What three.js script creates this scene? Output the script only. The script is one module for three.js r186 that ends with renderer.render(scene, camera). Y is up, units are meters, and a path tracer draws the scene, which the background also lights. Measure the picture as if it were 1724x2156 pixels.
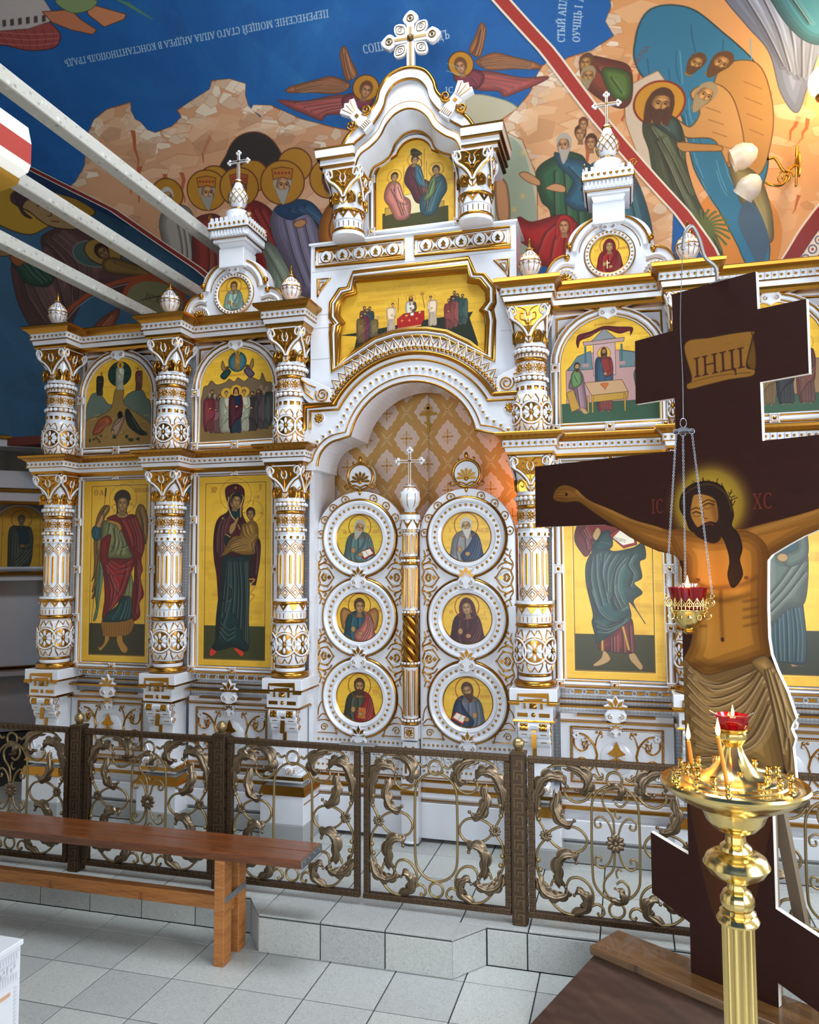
import * as THREE from 'three';
import { mergeGeometries, mergeVertices, toCreasedNormals } from 'three/addons/utils/BufferGeometryUtils.js';
import { RoundedBoxGeometry } from 'three/addons/geometries/RoundedBoxGeometry.js';
import { RectAreaLightUniformsLib } from 'three/addons/lights/RectAreaLightUniformsLib.js';

// ---------- camera, sky, daylight, exposure ----------
RectAreaLightUniformsLib.init();
const scene = new THREE.Scene();
const camera = new THREE.PerspectiveCamera(66.6, 1724 / 2156, 0.05, 60);
camera.position.set(1.2134, 1.7621, 4.3642);
camera.rotation.set(0.0631, 0.2716, -0.0041, 'YXZ');
const renderer = new THREE.WebGLRenderer({ antialias: true });
renderer.toneMapping = THREE.LinearToneMapping;
renderer.toneMappingExposure = 1.3;
renderer.shadowMap.enabled = true;
scene.background = new THREE.Color(0.62, 0.74, 0.95);
function daylight(name, x, y, z, w, h, yaw, power, color, pitch = 0) {
  const l = new THREE.RectAreaLight(color, power, w, h);
  l.name = name; l.position.set(x, y, z); l.rotation.set(pitch, yaw, 0, 'YXZ'); scene.add(l);
}
const DAY = new THREE.Color(0.86, 0.95, 1.06);
daylight('daylight_right_front', 3.30, 2.0, 0.75, 1.1, 1.7, Math.PI / 2, 9, DAY);
daylight('daylight_right_rear', 3.30, 2.0, 3.2, 1.1, 1.7, Math.PI / 2, 15, DAY);
daylight('daylight_back', 0.2, 2.1, 7.2, 1.5, 2.0, 0, 11, DAY);
daylight('daylight_back_right', 2.2, 2.1, 7.2, 1.5, 2.0, 0, 8, DAY);
daylight('daylight_skylight', 0.5, 6.75, 1.55, 2.6, 1.7, 0, 16, DAY, -Math.PI / 2);   // glazed lantern over the solea

// ---------- helpers ----------
const V3 = (x, y, z) => new THREE.Vector3(x, y, z), V2 = (x, y) => new THREE.Vector2(x, y);
const PI = Math.PI, TAU = PI * 2, sin = Math.sin, cos = Math.cos;
let seed = 7;
const rnd = () => { seed = (seed * 1664525 + 1013904223) >>> 0; return seed / 4294967296; };
const lerp = (a, b, t) => a + (b - a) * t;
function norm(g) {
  for (const k of Object.keys(g.attributes)) if (!['position', 'normal', 'uv'].includes(k)) g.deleteAttribute(k);
  g.morphAttributes = {};
  if (!g.attributes.normal) g.computeVertexNormals();
  const n = g.attributes.position.count;
  if (!g.attributes.uv) g.setAttribute('uv', new THREE.BufferAttribute(new Float32Array(n * 2), 2));
  if (!g.index) { const a = new Uint32Array(n); for (let i = 0; i < n; i++) a[i] = i; g.setIndex(new THREE.BufferAttribute(a, 1)); }
  g.clearGroups();
  return g;
}
const merge = (list) => { const f = list.flat(9).filter(Boolean).map(norm); return f.length === 1 ? f[0] : mergeGeometries(f, false); };
function mv(g, x = 0, y = 0, z = 0, rx = 0, ry = 0, rz = 0, s = 1) {
  const m = new THREE.Matrix4().compose(V3(x, y, z), new THREE.Quaternion().setFromEuler(new THREE.Euler(rx, ry, rz, 'YXZ')), typeof s === 'number' ? V3(s, s, s) : V3(...s));
  g.applyMatrix4(m);
  if (m.determinant() < 0) flip(g);
  return g;
}
function flip(g) {
  if (g.index) { const a = g.index.array; for (let i = 0; i < a.length; i += 3) { const t = a[i]; a[i] = a[i + 1]; a[i + 1] = t; } }
  else { for (const k of Object.keys(g.attributes)) { const at = g.attributes[k], n = at.itemSize; for (let i = 0; i < at.count; i += 3) for (let c = 0; c < n; c++) { const t = at.array[i * n + c]; at.array[i * n + c] = at.array[(i + 1) * n + c]; at.array[(i + 1) * n + c] = t; } } }
  return g;
}
const bx = (w, h, d, x = 0, y = 0, z = 0) => new THREE.BoxGeometry(w, h, d).translate(x, y, z);
const rb = (w, h, d, x = 0, y = 0, z = 0, r = 0.004) => new RoundedBoxGeometry(w, h, d, 1, Math.min(r, w / 2.1, h / 2.1, d / 2.1)).translate(x, y, z);
const ball = (r, x, y, z, a = 8, b = 6) => new THREE.SphereGeometry(r, a, b).translate(x, y, z);
const dome = (r, x, y, z, a = 8, b = 3, flat = 0.7) => mv(new THREE.SphereGeometry(r, a, b, 0, TAU, 0, PI / 2), x, y, z, PI / 2, 0, 0, [1, flat, 1]);
const lathe = (pts, seg = 32, a0 = 0, a1 = TAU) => { const g = new THREE.LatheGeometry(pts.map(([r, y]) => V2(Math.max(r, 0.0001), y)), seg, a0, a1); return toCreasedNormals(g, 0.7); };
const torusY = (R, r, y, a = 40, b = 8) => new THREE.TorusGeometry(R, r, b, a).rotateX(PI / 2).translate(0, y, 0);
function tube(pts, r, seg = 0, rad = 6, closed = false) {
  const c = new THREE.CatmullRomCurve3(pts.map((p) => (p.isVector3 ? p : V3(p[0], p[1], p[2] || 0))), closed, 'centripetal');
  return new THREE.TubeGeometry(c, seg || pts.length * 4, r, rad, closed);
}
function shapeOf(pts, smooth = false) {
  if (!smooth) return new THREE.Shape(pts.map((p) => V2(p[0], p[1])));
  const c = new THREE.SplineCurve([...pts, pts[0]].map((p) => V2(p[0], p[1])));
  return new THREE.Shape(c.getPoints(pts.length * 4));
}
function slab(shape, depth, z = 0, bevel = 0) {
  const s = Array.isArray(shape) ? shapeOf(shape) : shape;
  const g = new THREE.ExtrudeGeometry(s, { depth: Math.max(depth - 2 * bevel, 0.0005), bevelEnabled: bevel > 0, bevelThickness: bevel, bevelSize: bevel, bevelOffset: -bevel, bevelSegments: 1, curveSegments: 16 });
  return g.translate(0, 0, z + bevel);
}
// half-round relief ribbon along a 2D polyline; width w(t) and height h, standing on z0
function ribbon(pts, w, h = 0, z0 = 0, closed = false, smooth = 0, flatTop = false) {
  let P = pts;
  if (smooth) { const c = closed ? new THREE.CatmullRomCurve3(pts.map((p) => V3(p[0], p[1], 0)), true, 'centripetal') : new THREE.CatmullRomCurve3(pts.map((p) => V3(p[0], p[1], 0)), false, 'centripetal'); P = c.getPoints(smooth * pts.length).map((v) => [v.x, v.y]); if (closed) P.pop(); }
  const n = P.length, wf = typeof w === 'function' ? w : () => w, pos = [], idx = [];
  const prof = flatTop ? [[-1, 0], [-1, 1], [1, 1], [1, 0]] : [[-1, 0], [-0.62, 0.78], [0, 1], [0.62, 0.78], [1, 0]];
  const m = prof.length;
  for (let i = 0; i < n; i++) {
    const a = P[closed ? (i - 1 + n) % n : Math.max(i - 1, 0)], b = P[closed ? (i + 1) % n : Math.min(i + 1, n - 1)];
    let dx = b[0] - a[0], dy = b[1] - a[1]; const l = Math.hypot(dx, dy) || 1; dx /= l; dy /= l;
    const ww = wf(i / (n - 1)) / 2;
    let k = 1;
    if (!smooth && (closed || (i > 0 && i < n - 1))) { const p = P[i], e = P[closed ? (i + 1) % n : i + 1], ex = e[0] - p[0], ey = e[1] - p[1], el = Math.hypot(ex, ey) || 1, cs = Math.abs((ex * dx + ey * dy) / el); k = 1 / Math.max(cs, 0.45); }
    for (const [px, pz] of prof) pos.push(P[i][0] - dy * px * ww * k, P[i][1] + dx * px * ww * k, z0 + pz * (h || ww * 1.1));
  }
  const last = closed ? n : n - 1;
  for (let i = 0; i < last; i++) for (let j = 0; j < m - 1; j++) { const a = i * m + j, b = ((i + 1) % n) * m + j; idx.push(a, a + 1, b, a + 1, b + 1, b); }
  let g = new THREE.BufferGeometry();
  g.setAttribute('position', new THREE.Float32BufferAttribute(pos, 3)); g.setIndex(idx);
  flip(g);
  if (flatTop) { g = g.toNonIndexed(); }
  g.computeVertexNormals();
  return g;
}
const arc = (cx, cy, r, a0, a1, n = 16, ry) => Array.from({ length: n + 1 }, (_, i) => { const a = lerp(a0, a1, i / n); return [cx + r * cos(a), cy + (ry ?? r) * sin(a)]; });
const spiral = (cx, cy, r0, r1, a0, turns, n = 20) => Array.from({ length: n + 1 }, (_, i) => { const t = i / n, a = a0 + turns * TAU * t, r = lerp(r0, r1, t); return [cx + r * cos(a), cy + r * sin(a)]; });
const mirX = (pts, c = 0) => pts.map((p) => [2 * c - p[0], p[1], ...p.slice(2)]);
// bend a relief made in x-y (relief along z) around a vertical axis of radius R(y)
function wrap(g, R) {
  const p = g.attributes.position, f = typeof R === 'function' ? R : () => R;
  for (let i = 0; i < p.count; i++) { const y = p.getY(i), r = f(y), a = p.getX(i) / (typeof R === 'number' ? R : R.base), q = r + p.getZ(i); p.setXYZ(i, q * sin(a), y, q * cos(a)); }
  g.computeVertexNormals();
  return g;
}
// sweep a profile [[out, y], ...] along a plan polyline [[x, z], ...]; out is to the right-hand side of travel (+z for travel along +x)
function mould(plan, prof, closed = false) {
  const n = plan.length, m = prof.length, pos = [], idx = [];
  const dir = (i, j) => { const dx = plan[j][0] - plan[i][0], dz = plan[j][1] - plan[i][1], l = Math.hypot(dx, dz); return [dx / l, dz / l]; };
  const rows = [];
  for (let i = 0; i < n; i++) {
    const d0 = i > 0 || closed ? dir((i - 1 + n) % n, i) : dir(0, 1), d1 = i < n - 1 || closed ? dir(i, (i + 1) % n) : dir(n - 2, n - 1);
    const n0 = [-d0[1], d0[0]], n1 = [-d1[1], d1[0]];
    let mx = n0[0] + n1[0], mz = n0[1] + n1[1]; const l = Math.hypot(mx, mz) || 1; mx /= l; mz /= l;
    const k = 1 / Math.max(0.3, mx * n0[0] + mz * n0[1]);
    rows.push(prof.map(([o, y]) => [plan[i][0] + mx * k * o, y, plan[i][1] + mz * k * o]));
  }
  const segs = closed ? n : n - 1;
  for (let i = 0; i < segs; i++) for (let j = 0; j < m - 1; j++) {
    const a = rows[i][j], b = rows[(i + 1) % n][j], c = rows[(i + 1) % n][j + 1], d = rows[i][j + 1], o = pos.length / 3;
    pos.push(...a, ...b, ...c, ...d); idx.push(o, o + 1, o + 2, o, o + 2, o + 3);
  }
  if (!closed) for (const [r, rev] of [[rows[0], true], [rows[n - 1], false]]) {
    const o = pos.length / 3; r.forEach((q) => pos.push(...q));
    for (let j = 1; j < m - 1; j++) rev ? idx.push(o, o + j, o + j + 1) : idx.push(o, o + j + 1, o + j);
  }
  let g = new THREE.BufferGeometry(); g.setAttribute('position', new THREE.Float32BufferAttribute(pos, 3)); g.setIndex(idx);
  g = g.toNonIndexed(); g.computeVertexNormals();
  return toCreasedNormals(g, 0.6);
}
function uvBox(g, k = 1) {
  norm(g); const p = g.attributes.position, nn = g.attributes.normal, uv = g.attributes.uv;
  for (let i = 0; i < p.count; i++) {
    const ax = Math.abs(nn.getX(i)), ay = Math.abs(nn.getY(i)), az = Math.abs(nn.getZ(i)), x = p.getX(i) * k, y = p.getY(i) * k, z = p.getZ(i) * k;
    ax > ay && ax > az ? uv.setXY(i, z, y) : ay > az ? uv.setXY(i, x, z) : uv.setXY(i, x, y);
  }
  return g;
}
// ---------- naming ----------
const used = new Map();
function numbered(name) { const k = used.get(name) || 0; used.set(name, k + 1); return k ? name + '_' + String(k).padStart(3, '0') : name; }
function shade(o) { o.castShadow = true; o.receiveShadow = true; return o; }
const SMALL = new Set(['bead_row', 'dentil_row', 'dentils', 'bead_ring', 'key_pattern', 'key_relief', 'chain']);   // rows of pieces too small to pick apart
function part(name, geos, mat, parent) { const m = shade(new THREE.Mesh(merge([geos]), mat)); m.name = name; if (SMALL.has(name)) m.userData.kind = 'stuff'; parent.add(m); return m; }
function thing(name, label, category, x = 0, y = 0, z = 0, ry = 0, group) {
  const o = new THREE.Group(); o.name = numbered(name); o.position.set(x, y, z); o.rotation.y = ry; scene.add(o);
  o.userData = { label, category, kind: 'thing' }; if (group) o.userData.group = group; return o;
}
function copy(src, label, x, y, z, ry = 0, sx = 1) {
  const o = src.clone(); o.name = numbered(src.name.replace(/_\d{3}$/, '')); o.position.set(x, y, z); o.rotation.y = ry; o.scale.x = sx * Math.abs(src.scale.x); o.userData = { ...src.userData, label }; scene.add(o); return o;
}
function struct(name, geos, mat, parent = scene) { const m = part(name, geos, mat, parent); if (parent === scene) m.userData.kind = 'structure'; return m; }

// ---------- materials ----------
function canvasTex(w, h, draw, srgb = true, rep) {
  const c = document.createElement('canvas'); c.width = w; c.height = h; draw(c.getContext('2d'), w, h);
  const t = new THREE.CanvasTexture(c); if (srgb) t.colorSpace = THREE.SRGBColorSpace; t.magFilter = THREE.LinearFilter;
  if (rep) { t.wrapS = t.wrapT = THREE.RepeatWrapping; t.repeat.set(rep, rep); } return t;
}
const std = (color, roughness, o = {}) => new THREE.MeshStandardMaterial({ color, roughness, side: THREE.DoubleSide, ...o });
const phys = (color, roughness, o = {}) => new THREE.MeshPhysicalMaterial({ color, roughness, side: THREE.DoubleSide, ...o });
function speckle(base, amp, n, size, sz0 = 1, sz1 = 2) {
  return canvasTex(size, size, (c) => { c.fillStyle = base; c.fillRect(0, 0, size, size); for (let i = 0; i < n; i++) { const d = rnd() < 0.5; c.fillStyle = d ? `rgba(0,0,0,${rnd() * amp})` : `rgba(255,255,255,${rnd() * amp})`; const s = lerp(sz0, sz1, rnd()); c.fillRect(rnd() * size, rnd() * size, s, s); } });
}
const M = {
  white: phys(0xd2d3d6, 0.22, { clearcoat: 0.6, clearcoatRoughness: 0.08 }),
  gold: std(0xad7a30, 0.26, { metalness: 1 }),
  goldpale: std(0xcf9f42, 0.3, { metalness: 1 }),
  grey: std(0x9a9b98, 0.6),
  iron: std(0x4a382a, 0.42, { metalness: 0.85 }),
  ironlit: std(0x8a7452, 0.4, { metalness: 0.85 }),
  brass: std(0xdcc07a, 0.2, { metalness: 1 }),
  steel: std(0x9aa0a6, 0.35, { metalness: 0.9 }),
  plaster: std(0xd8d2c4, 0.9),
  dark: std(0x241c16, 0.9),
};
// ---------- painting: brushes for icons and frescoes (pigment on flat or vaulted grounds) ----------
function hexmix(a, b, t) { const A = new THREE.Color(a).convertLinearToSRGB(), B = new THREE.Color(b).convertLinearToSRGB(); return '#' + A.lerp(B, t).convertSRGBToLinear().getHexString(); }
const dk = (c, t = 0.35) => hexmix(c, '#120a06', t), lt = (c, t = 0.3) => hexmix(c, '#fff4dc', t);
function trace(c, pts, smooth, closed = true) {                     // pts: [[x,y],...]
  c.beginPath();
  const n = pts.length;
  if (!smooth) { pts.forEach((p, i) => (i ? c.lineTo(p[0], p[1]) : c.moveTo(p[0], p[1]))); if (closed) c.closePath(); return; }
  const at = (i) => (closed ? pts[(i + n) % n] : pts[Math.max(0, Math.min(n - 1, i))]);
  c.moveTo(pts[0][0], pts[0][1]);
  for (let i = 0; i < (closed ? n : n - 1); i++) { const a = at(i - 1), b = at(i), d = at(i + 1), e = at(i + 2); c.bezierCurveTo(b[0] + (d[0] - a[0]) / 6, b[1] + (d[1] - a[1]) / 6, d[0] - (e[0] - b[0]) / 6, d[1] - (e[1] - b[1]) / 6, d[0], d[1]); }
  if (closed) c.closePath();
}
const P = (s) => { const a = s.trim().split(/[\s,]+/).map(Number), o = []; for (let i = 0; i < a.length; i += 2) o.push([a[i], a[i + 1]]); return o; };
function area(c, pts, fill, stroke, lw = 1, smooth = true) { if (typeof pts === 'string') pts = P(pts); trace(c, pts, smooth); if (fill) { c.fillStyle = fill; c.fill(); } if (stroke) { c.strokeStyle = stroke; c.lineWidth = lw; c.lineJoin = 'round'; c.stroke(); } }
function stroke(c, pts, col, lw, smooth = true) { if (typeof pts === 'string') pts = P(pts); trace(c, pts, smooth, false); c.strokeStyle = col; c.lineWidth = lw; c.lineCap = 'round'; c.lineJoin = 'round'; c.stroke(); }
function oval(c, x, y, rx, ry, fill, st, lw = 1, rot = 0) { c.beginPath(); c.ellipse(x, y, rx, ry, rot, 0, TAU); if (fill) { c.fillStyle = fill; c.fill(); } if (st) { c.strokeStyle = st; c.lineWidth = lw; c.stroke(); } }
// cloth: filled outline, modelled in the icon painter's way with darker turnings, ochre lights and fold lines
const rgbaOf = (c, a) => { const k = new THREE.Color(c).convertLinearToSRGB(), q = new THREE.Color(c); return `rgba(${parseInt(q.getHexString().slice(0, 2), 16)},${parseInt(q.getHexString().slice(2, 4), 16)},${parseInt(q.getHexString().slice(4, 6), 16)},${a})`; };
function cloth(c, pts, col, folds = [], lw = 1) {
  if (typeof pts === 'string') pts = P(pts);
  area(c, pts, col, null);
  c.save(); trace(c, pts, true); c.clip();
  const xs = pts.map((p) => p[0]), ys = pts.map((p) => p[1]), w = Math.max(...xs) - Math.min(...xs), h = Math.max(...ys) - Math.min(...ys), e = Math.min(w, h);
  for (const k of [0.34, 0.22, 0.12]) { trace(c, pts, true); c.strokeStyle = rgbaOf(dk(col, 0.6), 0.26); c.lineWidth = e * k; c.stroke(); }
  const F = folds.map((f) => (typeof f === 'string' ? P(f) : f)), all = F.slice();
  for (let i = 0; i + 1 < F.length; i++) { const n = Math.min(F[i].length, F[i + 1].length); if (Math.hypot(F[i][0][0] - F[i + 1][0][0], F[i][0][1] - F[i + 1][0][1]) < e * 0.5) all.push(Array.from({ length: n }, (_, k) => [lerp(F[i][k][0], F[i + 1][k][0], 0.5), lerp(F[i][k][1], F[i + 1][k][1], 0.5)])); }
  for (const q of all) {
    stroke(c, q, rgbaOf(dk(col, 0.55), 0.4), e * 0.07 + lw); stroke(c, q.map((p) => [p[0] + e * 0.045 + lw, p[1] + lw * 0.5]), rgbaOf(lt(col, 0.22), 0.32), e * 0.055 + lw);
    stroke(c, q, dk(col, 0.6), lw * 1.3); stroke(c, q.map((p) => [p[0] + lw * 2.2, p[1] + lw * 0.8]), rgbaOf(lt(col, 0.34), 0.7), lw * 0.8);
  }
  c.restore(); trace(c, pts, true); c.strokeStyle = dk(col, 0.6); c.lineWidth = lw; c.stroke();
}
// head in unit of its own height u, centred at x,y; turn -1..1
function head(c, x, y, u, o = {}) {
  const skin = o.skin || '#b98a55', hair = o.hair || '#4a2c18', t = o.turn || 0;
  c.save(); c.translate(x, y); c.rotate(o.tilt || 0);
  if (o.halo) oval(c, o.hx || 0, -u * 0.05, u * (o.hr || 0.95), u * (o.hr || 0.95), o.haloFill || null, o.halo, u * 0.05);
  if (o.long) area(c, [[-0.36 * u, -0.2 * u], [-0.42 * u, 0.3 * u], [-0.34 * u, 0.72 * u], [-0.1 * u, 0.6 * u], [0.1 * u, 0.6 * u], [0.34 * u, 0.72 * u], [0.42 * u, 0.3 * u], [0.36 * u, -0.2 * u], [0, -0.5 * u]], hair);
  area(c, [[-0.13 * u, 0.2 * u], [0.13 * u, 0.2 * u], [0.17 * u, 0.66 * u], [-0.17 * u, 0.66 * u]], dk(skin, 0.25), null, 1, false);
  oval(c, 0, -0.08 * u, 0.36 * u, 0.45 * u, hair);
  oval(c, t * 0.05 * u, 0.04 * u, 0.27 * u, 0.4 * u, skin, dk(skin, 0.5), u * 0.02);
  for (const k of [0.2, 0.12, 0.06]) { c.save(); c.beginPath(); c.ellipse(t * 0.05 * u, 0.04 * u, 0.27 * u, 0.4 * u, 0, 0, TAU); c.clip(); c.strokeStyle = rgbaOf(dk(skin, 0.55), 0.3); c.lineWidth = u * k; c.stroke(); c.restore(); }
  oval(c, t * 0.05 * u, -0.12 * u, 0.11 * u, 0.05 * u, rgbaOf(lt(skin, 0.3), 0.5)); for (const q of [-1, 1]) oval(c, t * 0.08 * u + q * 0.1 * u, 0.11 * u, 0.05 * u, 0.06 * u, rgbaOf(lt(skin, 0.25), 0.5));
  area(c, [[-0.3 * u, 0.02 * u], [-0.33 * u, -0.3 * u], [0, -0.5 * u], [0.33 * u, -0.3 * u], [0.3 * u, 0.02 * u], [0.22 * u, -0.2 * u], [t * 0.08 * u, -0.27 * u], [-0.22 * u, -0.2 * u]], hair);
  const ex = 0.11 * u, sx = t * 0.09 * u;
  for (const s of [-1, 1]) { stroke(c, [[sx + s * ex - 0.07 * u, -0.05 * u], [sx + s * ex, -0.085 * u], [sx + s * ex + 0.07 * u, -0.05 * u]], dk(skin, 0.75), u * 0.03); oval(c, sx + s * ex, 0.0, 0.05 * u, 0.026 * u, '#20120a'); }
  stroke(c, [[sx, -0.02 * u], [sx + t * 0.05 * u - 0.02 * u, 0.14 * u], [sx + 0.04 * u, 0.15 * u]], dk(skin, 0.6), u * 0.025);
  stroke(c, [[sx - 0.07 * u, 0.24 * u], [sx + 0.07 * u, 0.24 * u]], '#7d3a26', u * 0.035);
  if (o.beard) area(c, [[-0.27 * u, 0.08 * u], [-0.2 * u, 0.42 * u], [sx * 0.6, (0.5 + 0.3 * o.beard) * u], [0.2 * u, 0.42 * u], [0.27 * u, 0.08 * u], [0.1 * u, 0.2 * u], [sx, 0.17 * u], [-0.1 * u, 0.2 * u]], o.beardColor || hair, dk(o.beardColor || hair, 0.4), u * 0.015);
  if (o.veil) { area(c, [[-0.28 * u, 0.45 * u], [-0.3 * u, 0], [-0.2 * u, -0.26 * u], [0, -0.33 * u], [0.2 * u, -0.26 * u], [0.3 * u, 0], [0.28 * u, 0.45 * u], [0.46 * u, 0.72 * u], [0.47 * u, 0], [0.3 * u, -0.42 * u], [0, -0.58 * u], [-0.3 * u, -0.42 * u], [-0.47 * u, 0], [-0.46 * u, 0.72 * u]], o.veil, dk(o.veil, 0.5), u * 0.03); }
  if (o.crown) { area(c, [[-0.36 * u, -0.2 * u], [-0.42 * u, -0.62 * u], [0, -0.7 * u], [0.42 * u, -0.62 * u], [0.36 * u, -0.2 * u], [0, -0.3 * u]], o.crown, '#5a2a0c', u * 0.03, false); for (let i = -2; i < 3; i++) oval(c, i * 0.14 * u, -0.46 * u, 0.04 * u, 0.05 * u, '#7d2318'); }
  c.restore();
}
// standing, bust or seated figure; (x, y) = feet, h = height
function saint(c, x, y, h, o = {}) {
  const f = o.flip ? -1 : 1, robe = o.robe || '#2b4f63', man = o.mantle || '#7a1f1c', skin = o.skin || '#b98a55', lw = Math.max(0.6, h * 0.004);
  const q = (L) => L.map(([a, b]) => [x + a * h * f, y + b * h]);
  if (o.wings) for (const s of o.wings === 2 ? [-1, 1] : [-1]) { const w = q([[0.05 * s, -0.78], [0.14 * s, -0.88], [0.22 * s, -0.78], [0.22 * s, -0.5], [0.16 * s, -0.25], [0.12 * s, -0.5]]); cloth(c, w, o.wing || '#8a5a26', [q([[0.1 * s, -0.8], [0.17 * s, -0.6], [0.15 * s, -0.3]]), q([[0.13 * s, -0.82], [0.2 * s, -0.62], [0.17 * s, -0.4]])], lw); }
  for (const s of [-1, 1]) area(c, q([[s * 0.035 - 0.02, -0.05], [s * 0.035 + 0.02, -0.05], [s * 0.06 + 0.035, -0.005], [s * 0.06 - 0.015, 0.005]]), o.shoe || skin, dk(skin, 0.5), lw, false);
  cloth(c, q([[-0.055, -0.84], [-0.125, -0.8], [-0.135, -0.6], [-0.11, -0.4], [-0.115, -0.04], [0, -0.02], [0.115, -0.04], [0.105, -0.4], [0.13, -0.6], [0.12, -0.8], [0.055, -0.84]]), robe,
    [-0.07, -0.035, 0, 0.04, 0.075].map((k) => q([[k * 0.8, -0.45], [k * 1.2, -0.2], [k * 1.1, -0.03]])), lw);
  if (o.mantle !== null) cloth(c, q([[-0.06, -0.84], [-0.14, -0.79], [-0.15, -0.5], [-0.135, -0.12], [-0.06, -0.2], [0.03, -0.3], [0.115, -0.34], [0.14, -0.55], [0.12, -0.62], [0.02, -0.58], [-0.03, -0.7]]), man,
    [q([[-0.1, -0.78], [-0.11, -0.5], [-0.1, -0.2]]), q([[-0.06, -0.75], [-0.05, -0.5], [-0.07, -0.25]]), q([[0.1, -0.6], [0.0, -0.45], [-0.08, -0.35]]), q([[0.12, -0.5], [0.03, -0.38], [-0.06, -0.28]])], lw);
  const ay = o.bless ? -0.72 : -0.58;
  cloth(c, q([[0.07, -0.8], [0.125, -0.78], [0.14, -0.6], [0.06, ay + 0.05], [0.02, ay + 0.03], [0.03, ay - 0.02], [0.09, -0.64]]), o.sleeve || robe, [], lw);
  oval(c, x + 0.015 * h * f, y + ay * h, 0.026 * h, 0.022 * h, skin, dk(skin, 0.5), lw);
  if (o.book) { const b = q([[-0.01, -0.66], [0.08, -0.68], [0.09, -0.56], [0.0, -0.54]]); area(c, b, o.book, '#3a1408', lw, false); area(c, b.map(([a, d], i) => [lerp(a, x + 0.04 * h * f, 0.25), lerp(d, y - 0.61 * h, 0.25)]), '#d8cfae', null, 1, false); }
  head(c, x + (o.lean || 0) * h * f, y - 0.925 * h, h * 0.125 * (o.head || 1), { ...o, turn: (o.turn || 0) * f });
}
function goldGround(c, w, h, a = '#b78a22', b = '#8a6114') {
  c.fillStyle = hexmix(a, '#ffcb45', 0.5); c.fillRect(0, 0, w, h);
  for (let i = 0; i < 260; i++) { c.fillStyle = rnd() < 0.5 ? `rgba(255,220,120,${rnd() * 0.07})` : `rgba(90,55,5,${rnd() * 0.08})`; c.fillRect(rnd() * w, rnd() * h, 20 + rnd() * w * 0.3, 4 + rnd() * h * 0.06); }
}
function canvasText(c, str, x, y, size, col, ang = 0, sx = 1, font = 'serif') { c.save(); c.translate(x, y); c.rotate(ang); c.scale(sx, 1); c.fillStyle = col; c.font = `${size}px ${font}`; c.textAlign = 'center'; c.textBaseline = 'middle'; c.fillText(str, 0, 0); c.restore(); }
function cliff(c, pts, base, n, seedk, k = 1) {                       // stepped rocks: pale ledges and rust cracks
  area(c, pts, base, '#8d4a26', 2 * k, false);
  c.save(); trace(c, pts, false); c.clip();
  const xs = pts.map((p) => p[0]), ys = pts.map((p) => p[1]), x0 = Math.min(...xs), x1 = Math.max(...xs), y0 = Math.min(...ys), y1 = Math.max(...ys);
  for (let i = 1; i < pts.length; i++) {                              // pale ledges under the crests
    const a = pts[i - 1], b = pts[i]; if (Math.hypot(b[0] - a[0], b[1] - a[1]) > 150 * k) continue;
    for (let j = 0; j < 3; j++) { const x = lerp(a[0], b[0], rnd()), y = lerp(a[1], b[1], rnd()) + (j * 16 + 4) * k, w = (16 + rnd() * 34) * k, hh = (10 + rnd() * 14) * k; area(c, [[x - w * 0.5, y + hh * 0.2], [x - w * 0.1, y - hh * 0.6], [x + w * 0.5, y - hh * 0.4], [x + w * 0.6, y + hh * 0.3], [x, y + hh * 0.7]], ['#dccab0', '#cdb596', '#c8a88a'][(rnd() * 3) | 0], rgbaOf('#9a5c34', 0.5), 1 * k, false); }
  }
  for (let i = 0; i < n * 0.8; i++) {
    const x = lerp(x0, x1, rnd()), y = lerp(y0, y1, Math.pow(rnd(), 0.8)), w = (30 + rnd() * 70) * k, hh = (14 + rnd() * 34) * k;
    area(c, [[x, y], [x + w * 0.5, y - hh * 0.7], [x + w, y - hh * 0.5], [x + w * 0.9, y + hh * 0.3], [x + w * 0.3, y + hh * 0.6]], rgbaOf(rnd() < 0.5 ? lt(base, 0.3) : rnd() < 0.5 ? lt(base, 0.14) : dk(base, 0.14), 0.6), rnd() < 0.35 ? rgbaOf('#a0623a', 0.7) : null, 1 * k, false);
    if (rnd() < 0.2) { let cx = x + w * 0.8, cy = y; const q = [[cx, cy]]; for (let j = 0; j < 4; j++) { cx += (rnd() - 0.5) * 16 * k; cy += (10 + rnd() * 18) * k; q.push([cx, cy]); } area(c, [...q, ...q.slice().reverse().map(([a, b], j) => [a + (j * 2 + 2) * k, b])], '#a5552c', null, 1, false); }
  }
  c.restore();
}
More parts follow.
